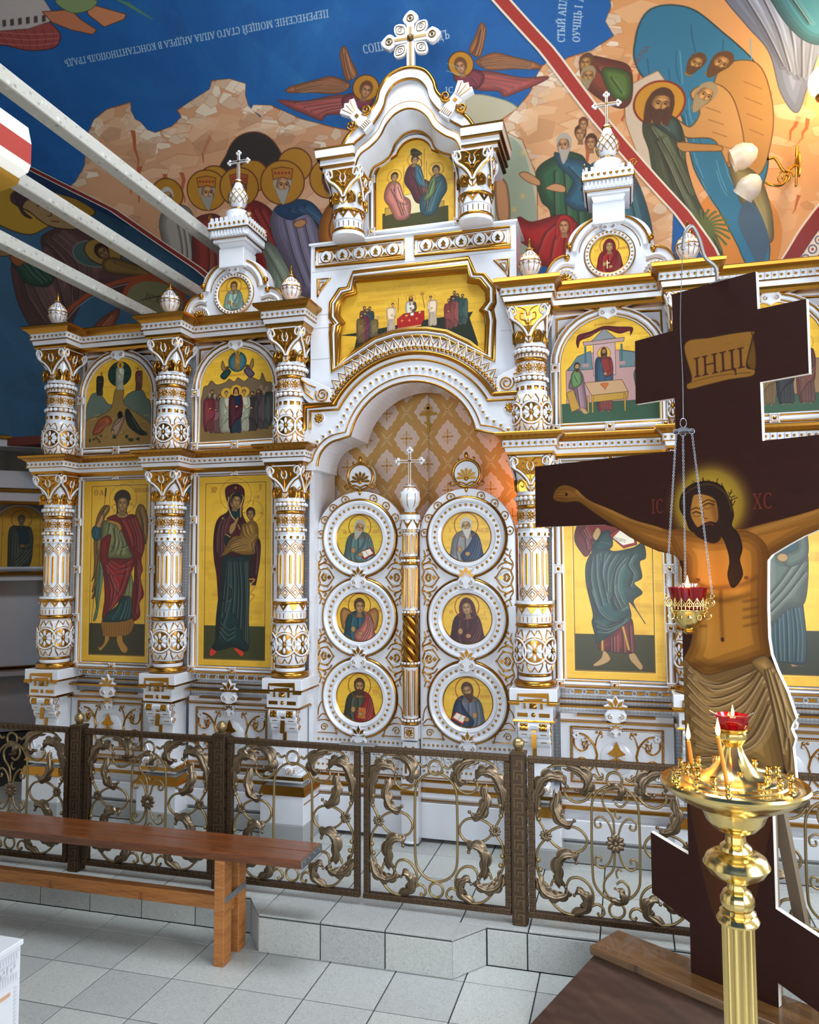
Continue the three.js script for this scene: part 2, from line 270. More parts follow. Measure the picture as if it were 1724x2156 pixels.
// ---------- icons (tempera on gilded boards) ----------
function iconTex(w, h, x0, y0, x1, y1, draw, ground) {
  return canvasTex(w, h, (c) => { goldGround(c, w, h, ground); c.scale(w / (x1 - x0), h / (y1 - y0)); c.translate(-x0, -y0); draw(c); });
}
const border = (c, x0, y0, x1, y1, lw) => { c.strokeStyle = '#6d4a10'; c.lineWidth = lw; c.strokeRect(x0, y0, x1 - x0, y1 - y0); c.strokeStyle = '#e0bc5c'; c.lineWidth = lw * 0.8; c.strokeRect(x0 - lw * 1.4, y0 - lw * 1.4, x1 - x0 + lw * 2.8, y1 - y0 + lw * 2.8); };
const ICON = {};
ICON.archangel = iconTex(560, 1310, 112, 165, 782, 1945, (c) => {
  c.fillStyle = '#38321a'; c.fillRect(190, 1575, 560, 305); border(c, 192, 215, 752, 1885, 6);
  oval(c, 512, 352, 138, 146, null, '#5a3a10', 3);
  cloth(c, '372 470,375 420,345 408,300 430,252 520,228 640,222 800,230 960,225 1100,205 1165,240 1130,215 1270,250 1230,212 1330,255 1290,290 1060,300 780,320 560', '#8b6226', ['340 430,280 560,250 760', '300 470,262 640,255 900', '270 760,262 980,230 1200', '290 900,275 1100,240 1290'], 5);
  cloth(c, '290 940,265 1120,250 1300,258 1420,232 1550,270 1510,300 1300,325 1100,315 950', '#5f7f58', ['290 1000,278 1200,262 1400', '308 1040,296 1240,276 1440'], 4);
  cloth(c, '640 500,660 430,690 408,730 440,762 540,765 680,745 800,700 680,650 570', '#8b6226', ['690 440,720 560,735 720', '670 470,705 590,720 690'], 5);
  area(c, '338 1540,622 1510,618 1650,520 1700,350 1700,332 1660', '#8a5a1e', '#4a2c0c', 4); for (let i = 0; i < 11; i++) stroke(c, [[350 + i * 25, 1560], [345 + i * 25, 1690]], '#5a380f', 4);
  area(c, '360 1690,400 1710,385 1760,330 1830,300 1840,290 1800,310 1810,350 1760', '#a3742c', '#4a2c0c', 4); area(c, '480 1700,525 1690,540 1750,585 1810,575 1850,530 1850,480 1760', '#a3742c', '#4a2c0c', 4);
  cloth(c, '520 1310,625 1305,622 1520,340 1560,370 1480,470 1400', '#0f3d3a', ['560 1330,540 1430,500 1530', '600 1330,590 1440,570 1530', '500 1380,460 1460,410 1530'], 4);
  cloth(c, '545 1300,580 1150,610 1090,640 1290,630 1350,590 1310', '#77794a', ['600 1130,590 1290'], 4);
  cloth(c, '300 590,360 560,440 580,490 640,600 860,620 940,540 950,470 945,360 930,300 800', '#77794a', ['420 640,440 760,400 880', '480 680,520 800,500 900', '380 600,360 720,350 860', '410 820,500 840,590 800'], 5);
  area(c, '350 570,420 558,485 590,505 640,480 665,450 610,400 590', '#a8782a', '#4a2c0c', 4);
  cloth(c, '202 640,240 610,290 640,280 740,240 760,205 720', '#1d4a52', ['230 640,240 700'], 4); area(c, '245 610,270 560,300 500,318 540,290 600,275 630', '#a97c48', '#4a2c0c', 4);
  cloth(c, '300 760,390 700,385 800,370 930,420 935,560 945,630 930,630 1010,590 1120,540 1280,450 1400,360 1490,335 1560,325 1500,345 1330,330 1100,290 920', '#8c1418', ['380 960,480 1010,590 960', '340 1000,430 1100,560 1090', '350 1080,400 1250,380 1440', '420 1120,470 1240,430 1380', '560 1000,540 1120,480 1290'], 6);
  cloth(c, '350 545,440 505,520 530,600 505,660 545,720 720,735 830,705 950,720 1050,700 1130,735 1290,695 1370,700 1500,630 1530,620 1300,640 1120,630 950,590 850,520 700,480 590', '#8c1418', ['560 560,620 700,640 860', '620 540,680 720,690 880', '660 960,690 1100,680 1300', '650 1060,665 1250,655 1460', '500 560,560 680,600 800'], 6);
  stroke(c, '335 240,300 700,235 1300,205 1730', '#2a1c0c', 5); stroke(c, '335 240,330 315', '#2a1c0c', 14);
  stroke(c, '400 440,420 405,450 412', '#2a1c0c', 4); stroke(c, '580 410,600 402,625 430', '#2a1c0c', 4);
  area(c, '470 480,545 480,560 520,510 540,455 520', '#94703f', '#3a2410', 4);
  oval(c, 505, 350, 76, 84, '#2f2011'); for (let i = 0; i < 12; i++) { const a = PI + (i * PI) / 11; oval(c, 505 + 70 * cos(a), 350 + 76 * sin(a), 17, 17, '#2f2011'); }
  area(c, '440 380,450 470,445 500,470 480', '#2f2011'); area(c, '572 380,552 470,562 500,540 480', '#2f2011');
  oval(c, 508, 395, 46, 74, '#94703f', '#3a2410', 3); head(c, 508, 392, 190, { skin: '#94703f', hair: '#2f2011' });
  canvasText(c, 'О҃ А҃', 262, 280, 74, '#6e2412', 0, 0.8); canvasText(c, 'МИХАИЛЪ', 712, 270, 58, '#6e2412', 0, 0.55);
}, '#b58518');
ICON.virgin = iconTex(560, 1310, 122, 115, 860, 1972, (c) => {
  c.fillStyle = '#3c3d1c'; c.fillRect(183, 1585, 612, 325); border(c, 185, 180, 797, 1915, 6);
  oval(c, 492, 300, 158, 165, null, '#5a3a10', 3); oval(c, 665, 468, 102, 106, null, '#5a3a10', 3);
  stroke(c, '560 480,590 480', '#7a2a14', 5); stroke(c, '735 485,765 487', '#7a2a14', 5); stroke(c, '672 366,668 410', '#7a2a14', 5);
  area(c, '250 1880,245 1840,275 1800,320 1800,310 1850,270 1885', '#c23a20', '#5a1408', 4); area(c, '490 1800,560 1810,590 1850,570 1880,530 1850', '#c23a20', '#5a1408', 4);
  cloth(c, '365 890,340 1200,310 1500,300 1730,270 1800,330 1830,480 1790,630 1815,635 1500,640 1200,630 890', '#0f2c2b', ['400 950,380 1200,350 1500', '440 960,440 1200,420 1400,330 1700', '500 960,520 1200,510 1500', '560 960,580 1300,570 1700', '600 960,610 1300,615 1750', '420 1180,460 1240,440 1330,380 1340', '340 1560,420 1620,480 1600', '330 1640,400 1720,480 1680'], 6);
  cloth(c, '390 300,395 230,450 200,520 200,575 250,580 340,560 440,580 540,700 700,745 780,740 950,715 1120,690 1200,640 1120,640 880,560 900,480 920,380 890,350 1100,330 1330,310 1100,280 930,272 760,290 600,330 520,420 450', '#43131a', ['330 560,310 700,320 900', '420 500,380 640,370 860', '640 700,700 850,690 1080', '350 520,300 660,296 860'], 6);
  stroke(c, '642 1130,690 1135,650 1190,695 1200,650 1270,690 1290,645 1350', '#b08038', 12);
  cloth(c, '470 440,430 470,480 540,540 520,545 430', '#0f2c2b', [], 4);
  area(c, '440 310,470 290,530 290,560 330,555 400,520 440,480 440,445 400', '#94703f', '#3a2410', 4);
  stroke(c, '415 320,430 290,500 280,530 260,560 300,575 330', '#b08a58', 12); stroke(c, '425 330,415 400,450 500,490 550', '#b08a58', 12); stroke(c, '570 340,548 420,545 520', '#b08a58', 12);
  head(c, 500, 358, 160, { skin: '#94703f', hair: '#1c1a18', tilt: 0.18, turn: 0.3 }); area(c, '398 320,400 240,450 205,520 205,570 250,578 320,556 296,500 272,440 296', '#43131a', '#230a0c', 4);
  cloth(c, '380 740,400 690,440 680,430 730,400 800', '#0f2320', [], 4); area(c, '430 660,445 600,480 570,490 550,520 520,525 540,505 590,490 640,450 690', '#94703f', '#3a2410', 4); stroke(c, '400 690,440 715', '#b08038', 10);
  cloth(c, '560 600,610 580,670 560,715 610,722 720,690 800,690 880,640 890,560 890,460 860,400 890,350 900,380 860,430 760,480 710,540 700', '#9a6d24', ['560 620,580 700,650 740', '620 600,650 680,690 700', '450 770,540 740,640 760', '420 830,520 790,620 800', '480 850,580 830,650 830', '660 780,680 870'], 5);
  area(c, '515 590,530 600,545 640,530 640', '#94703f', '#3a2410', 3); head(c, 648, 492, 128, { skin: '#8a6538', hair: '#2c1d10', turn: -0.6, tilt: -0.1 });
  stroke(c, '492 222,492 240', '#c8a050', 5); stroke(c, '482 231,502 231', '#c8a050', 5); stroke(c, '365 520,365 540', '#c8a050', 5); stroke(c, '355 530,375 530', '#c8a050', 5);
  canvasText(c, 'МР҃', 272, 245, 74, '#6e2412', 0, 0.55); canvasText(c, 'ѲУ҃', 732, 235, 74, '#6e2412', 0, 0.6); canvasText(c, 'IС ХС', 705, 332, 40, '#6e2412', 0, 0.6);
}, '#b88a1c');
ICON.christ = iconTex(600, 1340, 420, -503, 1252, 1355, (c) => {
  c.fillStyle = '#38351a'; c.fillRect(502, 975, 664, 310); border(c, 500, -440, 1168, 1290, 7);
  oval(c, 830, -250, 150, 150, null, '#6a2a10', 4); head(c, 830, -240, 190, { skin: '#a07848', hair: '#3a2412', beard: 0.6, long: 1 });
  cloth(c, '700 -120,600 -60,530 60,515 170,560 260,610 310,660 250,700 150,960 150,1000 60,930 -100', '#6a1f1f', ['560 90,600 150,620 240', '600 60,640 140'], 6);
  area(c, '740 1120,770 1130,800 1180,780 1210,720 1240,670 1250,655 1235,720 1180', '#a58354', '#4a2c14', 5); area(c, '960 1130,1000 1130,1040 1190,1068 1240,1050 1270,1010 1240,960 1180', '#a58354', '#4a2c14', 5);
  cloth(c, '730 1030,880 900,980 840,1000 1000,1000 1120,880 1130,700 1100', '#6e2521', ['800 1000,800 1120', '850 980,850 1120', '960 900,970 1120'], 6); for (const s of ['905 890,955 1100', '735 1020,735 1110']) { stroke(c, s, '#8a6420', 22, false); stroke(c, s, '#c9a04a', 6, false); }
  cloth(c, '690 130,720 110,810 110,820 260,1000 240,1090 200,1110 320,1060 360,1075 490,1010 540,1075 620,1000 700,1095 880,1020 760,960 700,975 840,850 940,690 1050,680 1000,650 880,660 800,610 560,605 400,640 300,660 270', '#26443f', ['660 300,640 500,690 740', '720 280,740 500,780 700', '800 290,740 420,760 600', '900 310,830 420,800 600,850 760', '960 340,880 440,870 600,930 740', '640 600,720 800,850 860', '660 860,780 900,930 840', '680 950,780 950,900 890', '840 560,830 680,870 760,930 740', '1000 300,960 380,1000 460,970 560'], 7);
  cloth(c, '760 100,820 100,830 230,700 260,690 200', '#1f3a37', ['720 180,810 200'], 5);
  area(c, '670 130,710 60,740 100,700 170', '#a58354', '#4a2c14', 5); area(c, '810 130,930 240,1040 210,1030 100,900 60', '#7d1d17', '#3a0c08', 5, false); area(c, '840 150,925 215,1020 195,1010 120,900 90', '#d6cfb8', null, 1, false); canvasText(c, 'ПРИIДИТЕ', 890, 165, 34, '#2a1c10', 0.3, 0.7);
}, '#b98a24');
ICON.holyman = iconTex(560, 1310, 0, 0, 560, 1310, (c) => {
  c.fillStyle = '#2c2c1a'; c.fillRect(50, 1000, 470, 250); border(c, 50, 50, 520, 1250, 5);
  saint(c, 285, 1200, 1060, { robe: '#1c3a40', mantle: '#4a5346', halo: '#5a3a10', hair: '#6a5a48', beard: 1, skin: '#94703f', sleeve: '#4a5346' });
}, '#b58518');
// arched feast icons
ICON.transfiguration = iconTex(512, 620, 480, 540, 845, 1052, (c) => {
  area(c, '480 840,500 760,520 735,560 745,600 800,640 840,640 1060,480 1060', '#5b6a5c', '#2c3428', 3); area(c, '690 820,700 770,740 740,790 735,815 780,840 830,840 1060,700 1060', '#566456', '#2c3428', 3);
  area(c, '480 900,560 870,620 830,640 730,665 705,690 730,690 800,740 850,845 940,845 1060,480 1060', '#8a6a34', '#4a3414', 3); for (let i = 0; i < 30; i++) { const x = 500 + rnd() * 320, y = 860 + rnd() * 150; stroke(c, [[x, y], [x + 22, y - 8]], rnd() < 0.5 ? '#6c5022' : '#a58448', 4); }
  oval(c, 665, 632, 64, 72, '#23392f', '#101c18', 3); for (let i = 0; i < 8; i++) stroke(c, [[665, 632], [665 + 58 * cos(i * PI / 4), 632 + 66 * sin(i * PI / 4)]], '#0f1d1a', 5);
  saint(c, 668, 728, 160, { robe: '#c9c6ac', mantle: '#b5b79c', sleeve: '#c9c6ac', halo: '#a8781c', haloFill: '#c79a30', hair: '#4a2c16', beard: 0.4, skin: '#a07848' });
  saint(c, 556, 752, 140, { robe: '#1d2420', mantle: '#141a18', halo: '#8a6414', hair: '#4a3c30', beard: 0.8, turn: 0.6, lean: 0.05 }); saint(c, 772, 738, 138, { robe: '#6a3434', mantle: '#7a4a40', halo: '#8a6414', flip: 1, lean: 0.05 });
  cloth(c, '520 975,545 905,585 875,615 880,625 915,590 940,560 975', '#a8512a', ['550 930,590 900', '545 955,600 920'], 3); cloth(c, '625 960,650 900,690 880,695 900,665 980,640 990', '#9a7a64', ['650 930,680 900'], 3); cloth(c, '700 860,715 840,740 880,790 960,818 985,795 998,750 970,715 930', '#22291f', ['730 890,770 960'], 3);
  head(c, 632, 968, 26, { hair: '#3a2412' }); oval(c, 672, 872, 15, 22, '#15120e');
  for (let i = 0; i < 16; i++) oval(c, 500 + rnd() * 320, 985 + rnd() * 40, 5 + rnd() * 6, 5 + rnd() * 7, '#2c3018');
}, '#c09020');
ICON.ascension = iconTex(512, 620, 1100, 495, 1505, 1030, (c) => {
  area(c, '1110 740,1140 700,1160 675,1190 700,1240 690,1260 672,1290 690,1310 668,1345 690,1380 668,1430 690,1445 650,1465 700,1505 740,1505 1030,1110 1030', '#6e5a40', '#3a2c18', 3); c.fillStyle = '#7a6238'; c.fillRect(1100, 940, 410, 100);
  oval(c, 1306, 574, 50, 58, '#2c5358', '#12282c', 3); oval(c, 1306, 574, 38, 46, '#3d6a6c', null); saint(c, 1307, 624, 112, { robe: '#a8702a', mantle: '#b88a38', sleeve: '#a8702a', halo: '#c79a30', haloFill: '#c79a30', hair: '#4a2c16', beard: 0.3 });
  for (const s of [-1, 1]) { cloth(c, [[1306 + s * 66, 612], [1306 + s * 84, 560], [1306 + s * 92, 600], [1306 + s * 76, 626]], '#8a6a3a', [], 2); cloth(c, [[1306 + s * 36, 630], [1306 + s * 60, 612], [1306 + s * 96, 650], [1306 + s * 70, 672]], s < 0 ? '#1d4038' : '#5a4a5c', [], 2); oval(c, 1306 + s * 56, 606, 11, 12, '#5a3a1c'); }
  canvasText(c, 'ВОЗНЕСЕНIЕ ГНЕ', 1306, 650, 17, '#7a2a14', 0, 0.6);
  const mob = [[1150, 975, '#8a3038'], [1180, 985, '#8a5a5a'], [1210, 990, '#80602c'], [1165, 960, '#4a5a4c'], [1390, 985, '#3a3632'], [1425, 975, '#5c4c50'], [1455, 978, '#4c5a50'], [1470, 960, '#38403c'], [1440, 950, '#5a3c3c']];
  for (const [x, y, k] of mob.reverse()) saint(c, x, y, 235, { robe: dk(k, 0.25), mantle: k, hair: rnd() < 0.5 ? '#3a2412' : '#7a6a58', beard: rnd(), flip: x > 1300, turn: 0.6 });
  for (const x of [1245, 1345]) saint(c, x, 985, 250, { robe: '#b5b498', mantle: '#a3a88c', sleeve: '#b5b498', haloFill: '#c79a30', halo: '#8a6414', hair: '#5a3a20' });
  saint(c, 1300, 992, 270, { robe: '#16283c', mantle: '#4a1420', sleeve: '#4a1420', veil: '#4a1420', haloFill: '#c79a30', halo: '#8a6414' });
}, '#c39422');
ICON.supper = iconTex(560, 600, 340, 665, 910, 1262, (c) => {
  c.fillStyle = '#2c4a30'; c.fillRect(340, 1150, 570, 112); area(c, '370 1150,370 960,460 880,560 860,700 860,800 880,860 960,860 1150', '#a8827a', '#5c4038', 3, false); area(c, '380 960,440 880,520 855,530 960', '#5c7070', '#2c3a3a', 3, false); area(c, '690 960,690 860,780 880,830 960', '#5c7070', '#2c3a3a', 3, false);
  area(c, '535 1000,535 800,665 800,665 1000', '#b08f88', '#5c4038', 3, false); area(c, '475 800,720 790,715 812,480 822', '#a88880', '#4a342c', 3, false); area(c, '525 800,600 730,670 790', '#7c7e7c', '#3a3a3a', 3, false);
  for (const x of [488, 702]) { stroke(c, [[x, 830], [x, 930]], '#3c5a5c', 12, false); area(c, [[x - 18, 925], [x + 18, 925], [x + 20, 945], [x - 20, 945]], '#a07a72', null, 1, false); }
  cloth(c, '440 770,455 755,520 742,600 718,690 728,760 735,770 750,755 780,750 755,690 765,600 735,520 770,460 790,445 830,435 800', '#6e1a14', ['480 765,540 750'], 3);
  oval(c, 598, 875, 38, 38, '#c79a30', '#7a3a14', 3);
  saint(c, 598, 1205, 370, { robe: '#7a2a20', mantle: '#26465c', sleeve: '#7a2a20', hair: '#3a2412', beard: 0.4, long: 1, skin: '#a07848' });
  area(c, '480 1035,700 1030,735 1100,520 1110', '#b08a62', '#4a2c12', 3, false); area(c, '520 1110,735 1100,730 1140,525 1150', '#a8802c', '#4a2c12', 3, false); for (const x of [500, 525, 715]) area(c, [[x - 6, 1110], [x + 6, 1110], [x + 4, 1210], [x - 4, 1210]], '#a8802c', '#4a2c12', 2, false); area(c, '575 1048,620 1046,608 1066,600 1080,590 1066', '#b05a1c', '#4a2c12', 2);
  cloth(c, '400 1000,440 960,470 990,480 1060,490 1180,430 1190,420 1080,385 1060', '#8a6a70', ['430 1020,440 1100,450 1170'], 3); cloth(c, '400 990,430 955,460 980,460 1040,410 1060', '#5a7a46', ['420 990,440 1030'], 3); head(c, 436, 940, 52, { hair: '#3a2412', beard: 0.4, turn: 0.6 });
  area(c, '370 1090,410 1070,450 1180,400 1200', '#a8802c', '#4a2c12', 3, false); area(c, '450 1180,480 1185,495 1212,470 1210', '#a58354', '#4a2c14', 2);
  cloth(c, '770 1000,800 960,850 1000,860 1150,790 1180,780 1080', '#4a6a4c', ['810 1020,810 1140'], 3); head(c, 790, 945, 50, { hair: '#6a5a48', beard: 0.5, turn: -0.6 });
  canvasText(c, 'ВЕЧЕРЯ В ЕММАУСѢ', 610, 705, 19, '#6e2412', -0.05, 0.7);
}, '#c39422');
ICON.feast = iconTex(512, 560, 0, 0, 512, 560, (c) => {
  c.fillStyle = '#2c4a30'; c.fillRect(0, 470, 512, 90); area(c, '20 470,20 300,200 260,360 280,500 300,500 470', '#8a6a44', '#4a3414', 3, false);
  for (const [x, k] of [[110, '#1c2c3c'], [230, '#7a5a24'], [320, '#1a1c1c'], [420, '#6a3428'], [160, '#5a2420']]) saint(c, x, 520, 330, { robe: dk(k, 0.2), mantle: k, halo: '#8a6414', hair: '#4a2c16', beard: 0.4, skin: '#a07848' });
}, '#c39422');
ICON.communion = iconTex(900, 560, 190, 0, 1525, 870, (c) => {
  area(c, '190 545,330 535,560 510,720 490,980 460,1200 445,1400 420,1370 480,1440 740,1440 900,190 900,310 790,330 700,355 570', '#1f2415', null, 1, false);
  for (const [x, y, k] of [[395, 640, '#7a5a30'], [430, 620, '#7a2448'], [450, 590, '#3c5458'], [475, 570, '#3a4448'], [425, 560, '#6a5030']].reverse()) saint(c, x, y, 300, { robe: dk(k, 0.2), mantle: k, hair: '#2f2011', beard: 0.4, turn: 0.6, head: 1.1 });
  saint(c, 520, 625, 255, { robe: '#6c5a34', mantle: '#7a683c', hair: '#a09684', beard: 0.5, turn: 0.7, lean: 0.12 });
  for (const [x, y, k] of [[1190, 575, '#8a3a34'], [1230, 560, '#9a4a40'], [1265, 530, '#1f4a48'], [1310, 540, '#3c5a50'], [1240, 500, '#5a3030']].reverse()) saint(c, x, y, 310, { robe: dk(k, 0.2), mantle: k, hair: '#2f2011', beard: 0.3, turn: 0.6, flip: 1 });
  for (const [x, y, f] of [[672, 565, 0], [1045, 530, 1]]) { saint(c, x, y, 315, { robe: '#d8bfa0', mantle: null, sleeve: '#d8bfa0', halo: '#6a4a10', hair: '#3a2412', flip: f, lean: 0.05, turn: 0.7 }); }
  stroke(c, '740 210,735 360', '#6a4a10', 6); stroke(c, '955 200,975 340', '#6a4a10', 6); oval(c, 955, 192, 15, 15, '#a87c20', '#5a3a10', 3);
  saint(c, 852, 560, 360, { robe: '#c9c2b0', mantle: null, sleeve: '#5a3a2a', halo: '#8a4a14', hair: '#2f2011', beard: 0.5, long: 1, crown: '#b58518' });
  for (const [x, y] of [[845, 285], [875, 285], [850, 330]]) { stroke(c, [[x - 9, y], [x + 9, y]], '#2a1c14', 6); stroke(c, [[x, y - 11], [x, y + 11]], '#2a1c14', 6); }
  area(c, '728 430,785 380,970 366,972 450,940 515,728 535', '#9a1512', '#4a0806', 4, false); stroke(c, '730 530,940 512', '#c9a04a', 12, false); for (const [x, y] of [[772, 448], [838, 452], [904, 440]]) { stroke(c, [[x - 11, y], [x + 11, y]], '#c98a4a', 6); stroke(c, [[x, y - 13], [x, y + 13]], '#c98a4a', 6); }
  area(c, '845 380,878 374,878 405,848 408', '#ddd8c4', '#2a1c14', 3, false); area(c, '795 395,830 392,818 408,812 418,806 408', '#c9a04a', '#5a3a10', 3); area(c, '920 372,940 370,938 390,924 392', '#c9a04a', '#5a3a10', 3);
}, '#a87c16');
ICON.guests = iconTex(512, 600, 605, 1025, 1170, 1705, (c) => {       // three winged guests at a table
  c.fillStyle = '#3a3814'; c.fillRect(650, 1560, 480, 120);
  area(c, '860 1100,890 1090,940 1130,930 1150,870 1145', '#2c2a12', null); stroke(c, '900 1150,940 1200,930 1260', '#5a4418', 7);
  for (const x of [740, 1040]) area(c, [[x - 70, 1520], [x + 60, 1520], [x + 60, 1560], [x - 70, 1580]], '#a88430', '#5a3a10', 4, false);
  area(c, '800 1440,1000 1420,990 1580,830 1590', '#c7b78c', '#6a5420', 4, false); area(c, '870 1440,912 1440,900 1470,896 1485,884 1470', '#b08a38', '#5a3a10', 3);
  for (const [x, y, a, b, f] of [[735, 1610, '#b06a5c', '#c98474', 0], [885, 1500, '#4a1a20', '#2f5f6c', 0], [1050, 1600, '#2c5058', '#5a7040', 1]]) {
    const s = f ? -1 : 1;
    cloth(c, [[x - 60 * s, y - 240], [x - 20 * s, y - 290], [x + 40 * s, y - 270], [x + 60 * s, y - 180], [x + 120 * s, y - 120], [x + 110 * s, y], [x + 20 * s, y + 10], [x - 30 * s, y - 90], [x - 70 * s, y - 160]], a, [[[x - 20 * s, y - 230], [x + 20 * s, y - 140], [x + 60 * s, y - 20]], [[x + 20 * s, y - 220], [x + 60 * s, y - 120], [x + 90 * s, y - 20]]], 4);
    cloth(c, [[x + 10 * s, y - 280], [x + 50 * s, y - 250], [x + 70 * s, y - 170], [x + 100 * s, y - 100], [x + 40 * s, y - 120], [x + 10 * s, y - 180]], b, [[[x + 30 * s, y - 240], [x + 60 * s, y - 150]]], 4);
    oval(c, x + 5 * s, y - 325, 52, 54, null, '#7a5414', 4); head(c, x + 5 * s, y - 320, 78, { hair: '#3a2412', skin: '#a07848', turn: 0.5 * s, tilt: 0.15 * s }); stroke(c, [[x + 75 * s, y - 400], [x + 70 * s, y - 40]], '#7a5414', 4);
  }
}, '#b08318');
const bust = (robe, mantle, o = {}) => iconTex(256, 256, 0, 0, 256, 256, (c) => {
  const f = o.flip ? -1 : 1, q = (L) => L.map(([a, b]) => [128 + a * f, b]);
  if (o.wings) for (const s of [-1, 1]) cloth(c, q([[s * 30, 120], [s * 80, 80], [s * 105, 110], [s * 90, 190], [s * 50, 180]]), '#9a6a34', [q([[s * 60, 110], [s * 80, 160]])], 2);
  cloth(c, q([[-24, 96], [-62, 122], [-78, 180], [-74, 256], [80, 256], [72, 170], [54, 116], [22, 96]]), robe, [q([[-40, 130], [-50, 200], [-40, 250]]), q([[30, 120], [40, 190], [30, 250]])], 2);
  cloth(c, q([[22, 96], [58, 118], [78, 180], [80, 256], [0, 256], [-30, 220], [10, 170], [30, 130]]), mantle, [q([[50, 130], [40, 190], [10, 240]]), q([[66, 160], [56, 210], [30, 252]])], 2);
  if (o.book) { area(c, q(o.openbook ? [[0, 200], [60, 176], [84, 210], [26, 240]] : [[-6, 176], [38, 180], [32, 238], [-12, 232]]), o.book, '#3a1408', 2, false); if (o.openbook) { area(c, q([[8, 200], [56, 182], [74, 206], [28, 230]]), '#d8d2bc', null, 1, false); stroke(c, q([[32, 192], [50, 218]]), '#5a4a38', 2); } }
  if (o.cross) { stroke(c, '112 170,112 220', '#e0d4a0', 6, false); stroke(c, '98 186,126 186', '#e0d4a0', 6, false); }
  oval(c, 128 - 34 * f, 190, 12, 15, '#a07848', '#4a2c14', 2); oval(c, 128 + 6 * f, 212, 13, 11, '#a07848', '#4a2c14', 2);
  head(c, 128 + (o.dx || 0), 72, 84, { halo: '#7a3a10', hr: 0.72, skin: '#a07848', ...o });
  if (o.name) { canvasText(c, o.name[0], 48, 96, 22, '#8a3418', 0, 0.6); canvasText(c, o.name[1], 214, 96, 22, '#8a3418', 0, 0.6); }
}, o.ground || '#b58a22');
ICON.john = bust('#4f6a66', '#5c7a76', { hair: '#a09684', beard: 1, book: '#9a1512', openbook: 1, tilt: 0.35, turn: 0.7, ground: '#9c8a26', name: ['АП', 'IѠАННЪ'] });
ICON.matthew = bust('#7a7a78', '#1f3452', { hair: '#b0a898', beard: 1, turn: -0.5, tilt: -0.1, name: ['ЕѴ', 'МАТѲЕЙ'] });
ICON.gabriel = bust('#1f4a52', '#b5685c', { wings: 1, hair: '#4a2c16', turn: 0.6, name: ['', 'АРХ ГАВР'] });
ICON.annunciate = bust('#3c1016', '#4a151a', { veil: '#4a151a', turn: -0.4, tilt: -0.15, name: ['МР', 'ѲУ'] });
ICON.luke = bust('#3c4030', '#9a2a26', { hair: '#4a2c16', beard: 0.3, book: '#b0602c', name: ['', 'ЛУКА'] });
ICON.mark = bust('#5a6470', '#1c3450', { hair: '#4a2c16', beard: 0.7, book: '#b5301c', openbook: 1, flip: 1, turn: -0.6, tilt: -0.3, name: ['', 'МАРКЪ'] });
ICON.deacon = bust('#8fae9c', '#7a9a8c', { hair: '#5a3a1c', cross: 1, name: ['АРХДIАК', 'СТЕФАНЪ'] });
ICON.martyr = bust('#8c1a16', '#7a1614', { hair: '#4a2c16', veil: '#6e1412', cross: 1, name: ['ВМЧ', 'МАРИНА'] });
// ---------- the room ----------
const TILE = 0.3;
const tileTex = [0, 1, 2].map((k) => speckle(['#a5a6a0', '#9fa09b', '#aaaba4'][k], 0.10, 26000, 256));
const tileMats = tileTex.map((t) => { t.wrapS = t.wrapT = THREE.RepeatWrapping; return phys(0xffffff, 0.34, { map: t, clearcoat: 0.15, clearcoatRoughness: 0.3 }); });
const grout = std(0x3b3a38, 0.95);
const tileGeoCache = new Map();
function tilePiece(w, d, parent, x, y, z, vertical = false, ry = 0) {   // a bevelled ceramic tile, top face at y
  const key = w.toFixed(3) + '_' + d.toFixed(3);
  if (!tileGeoCache.has(key)) {
    const s = shapeOf([[-w / 2, -d / 2], [w / 2, -d / 2], [w / 2, d / 2], [-w / 2, d / 2]]);
    tileGeoCache.set(key, uvBox(slab(s, 0.01, -0.01, 0.0012).rotateX(-PI / 2), 1.6));
  }
  const m = shade(new THREE.Mesh(tileGeoCache.get(key), tileMats[(rnd() * 3) | 0])); m.name = 'tile';
  m.position.set(x, y, z); if (vertical) m.rotation.set(PI / 2, ry, 0, 'YXZ'); parent.add(m); return m;
}
const J = 0.0058;                                             // joint width
const floor = struct('floor', [bx(11, 0.12, 8.6, -1.8, -0.068, 3.2)], grout);
{ // nave floor: joints run through x = -0.683 + k * 0.3, z = 1.04 + k * 0.3
  const gx = -0.683, gz = 1.04;
  for (let i = -7; i < 10; i++) for (let k = -1; k < 8; k++) {
    const x = gx + i * TILE, z0 = gz + k * TILE, far = i < -1 || k < 0;
    if (k < 0) { const d = TILE - 0.145; tilePiece(TILE - J, d - J, floor, x + TILE / 2, 0.001, gz - d / 2); continue; }
    tilePiece(TILE - J, TILE - J, floor, x + TILE / 2, 0.001, z0 + TILE / 2);
  }
  for (let i = -7; i > -22; i -= 5) tilePiece(5 * TILE - J, 4.5, floor, gx + i * TILE - 2.5 * TILE, 0.001, 3.2);
  tilePiece(9.6, 3.3 - J, floor, -1.5, 0.001, gz + 8 * TILE + 1.65);
  tilePiece(1.0, 3, floor, gx + 10.02 * TILE + 0.5, 0.001, 2.4);
}
const PH = 0.168;                                             // height of the raised platform
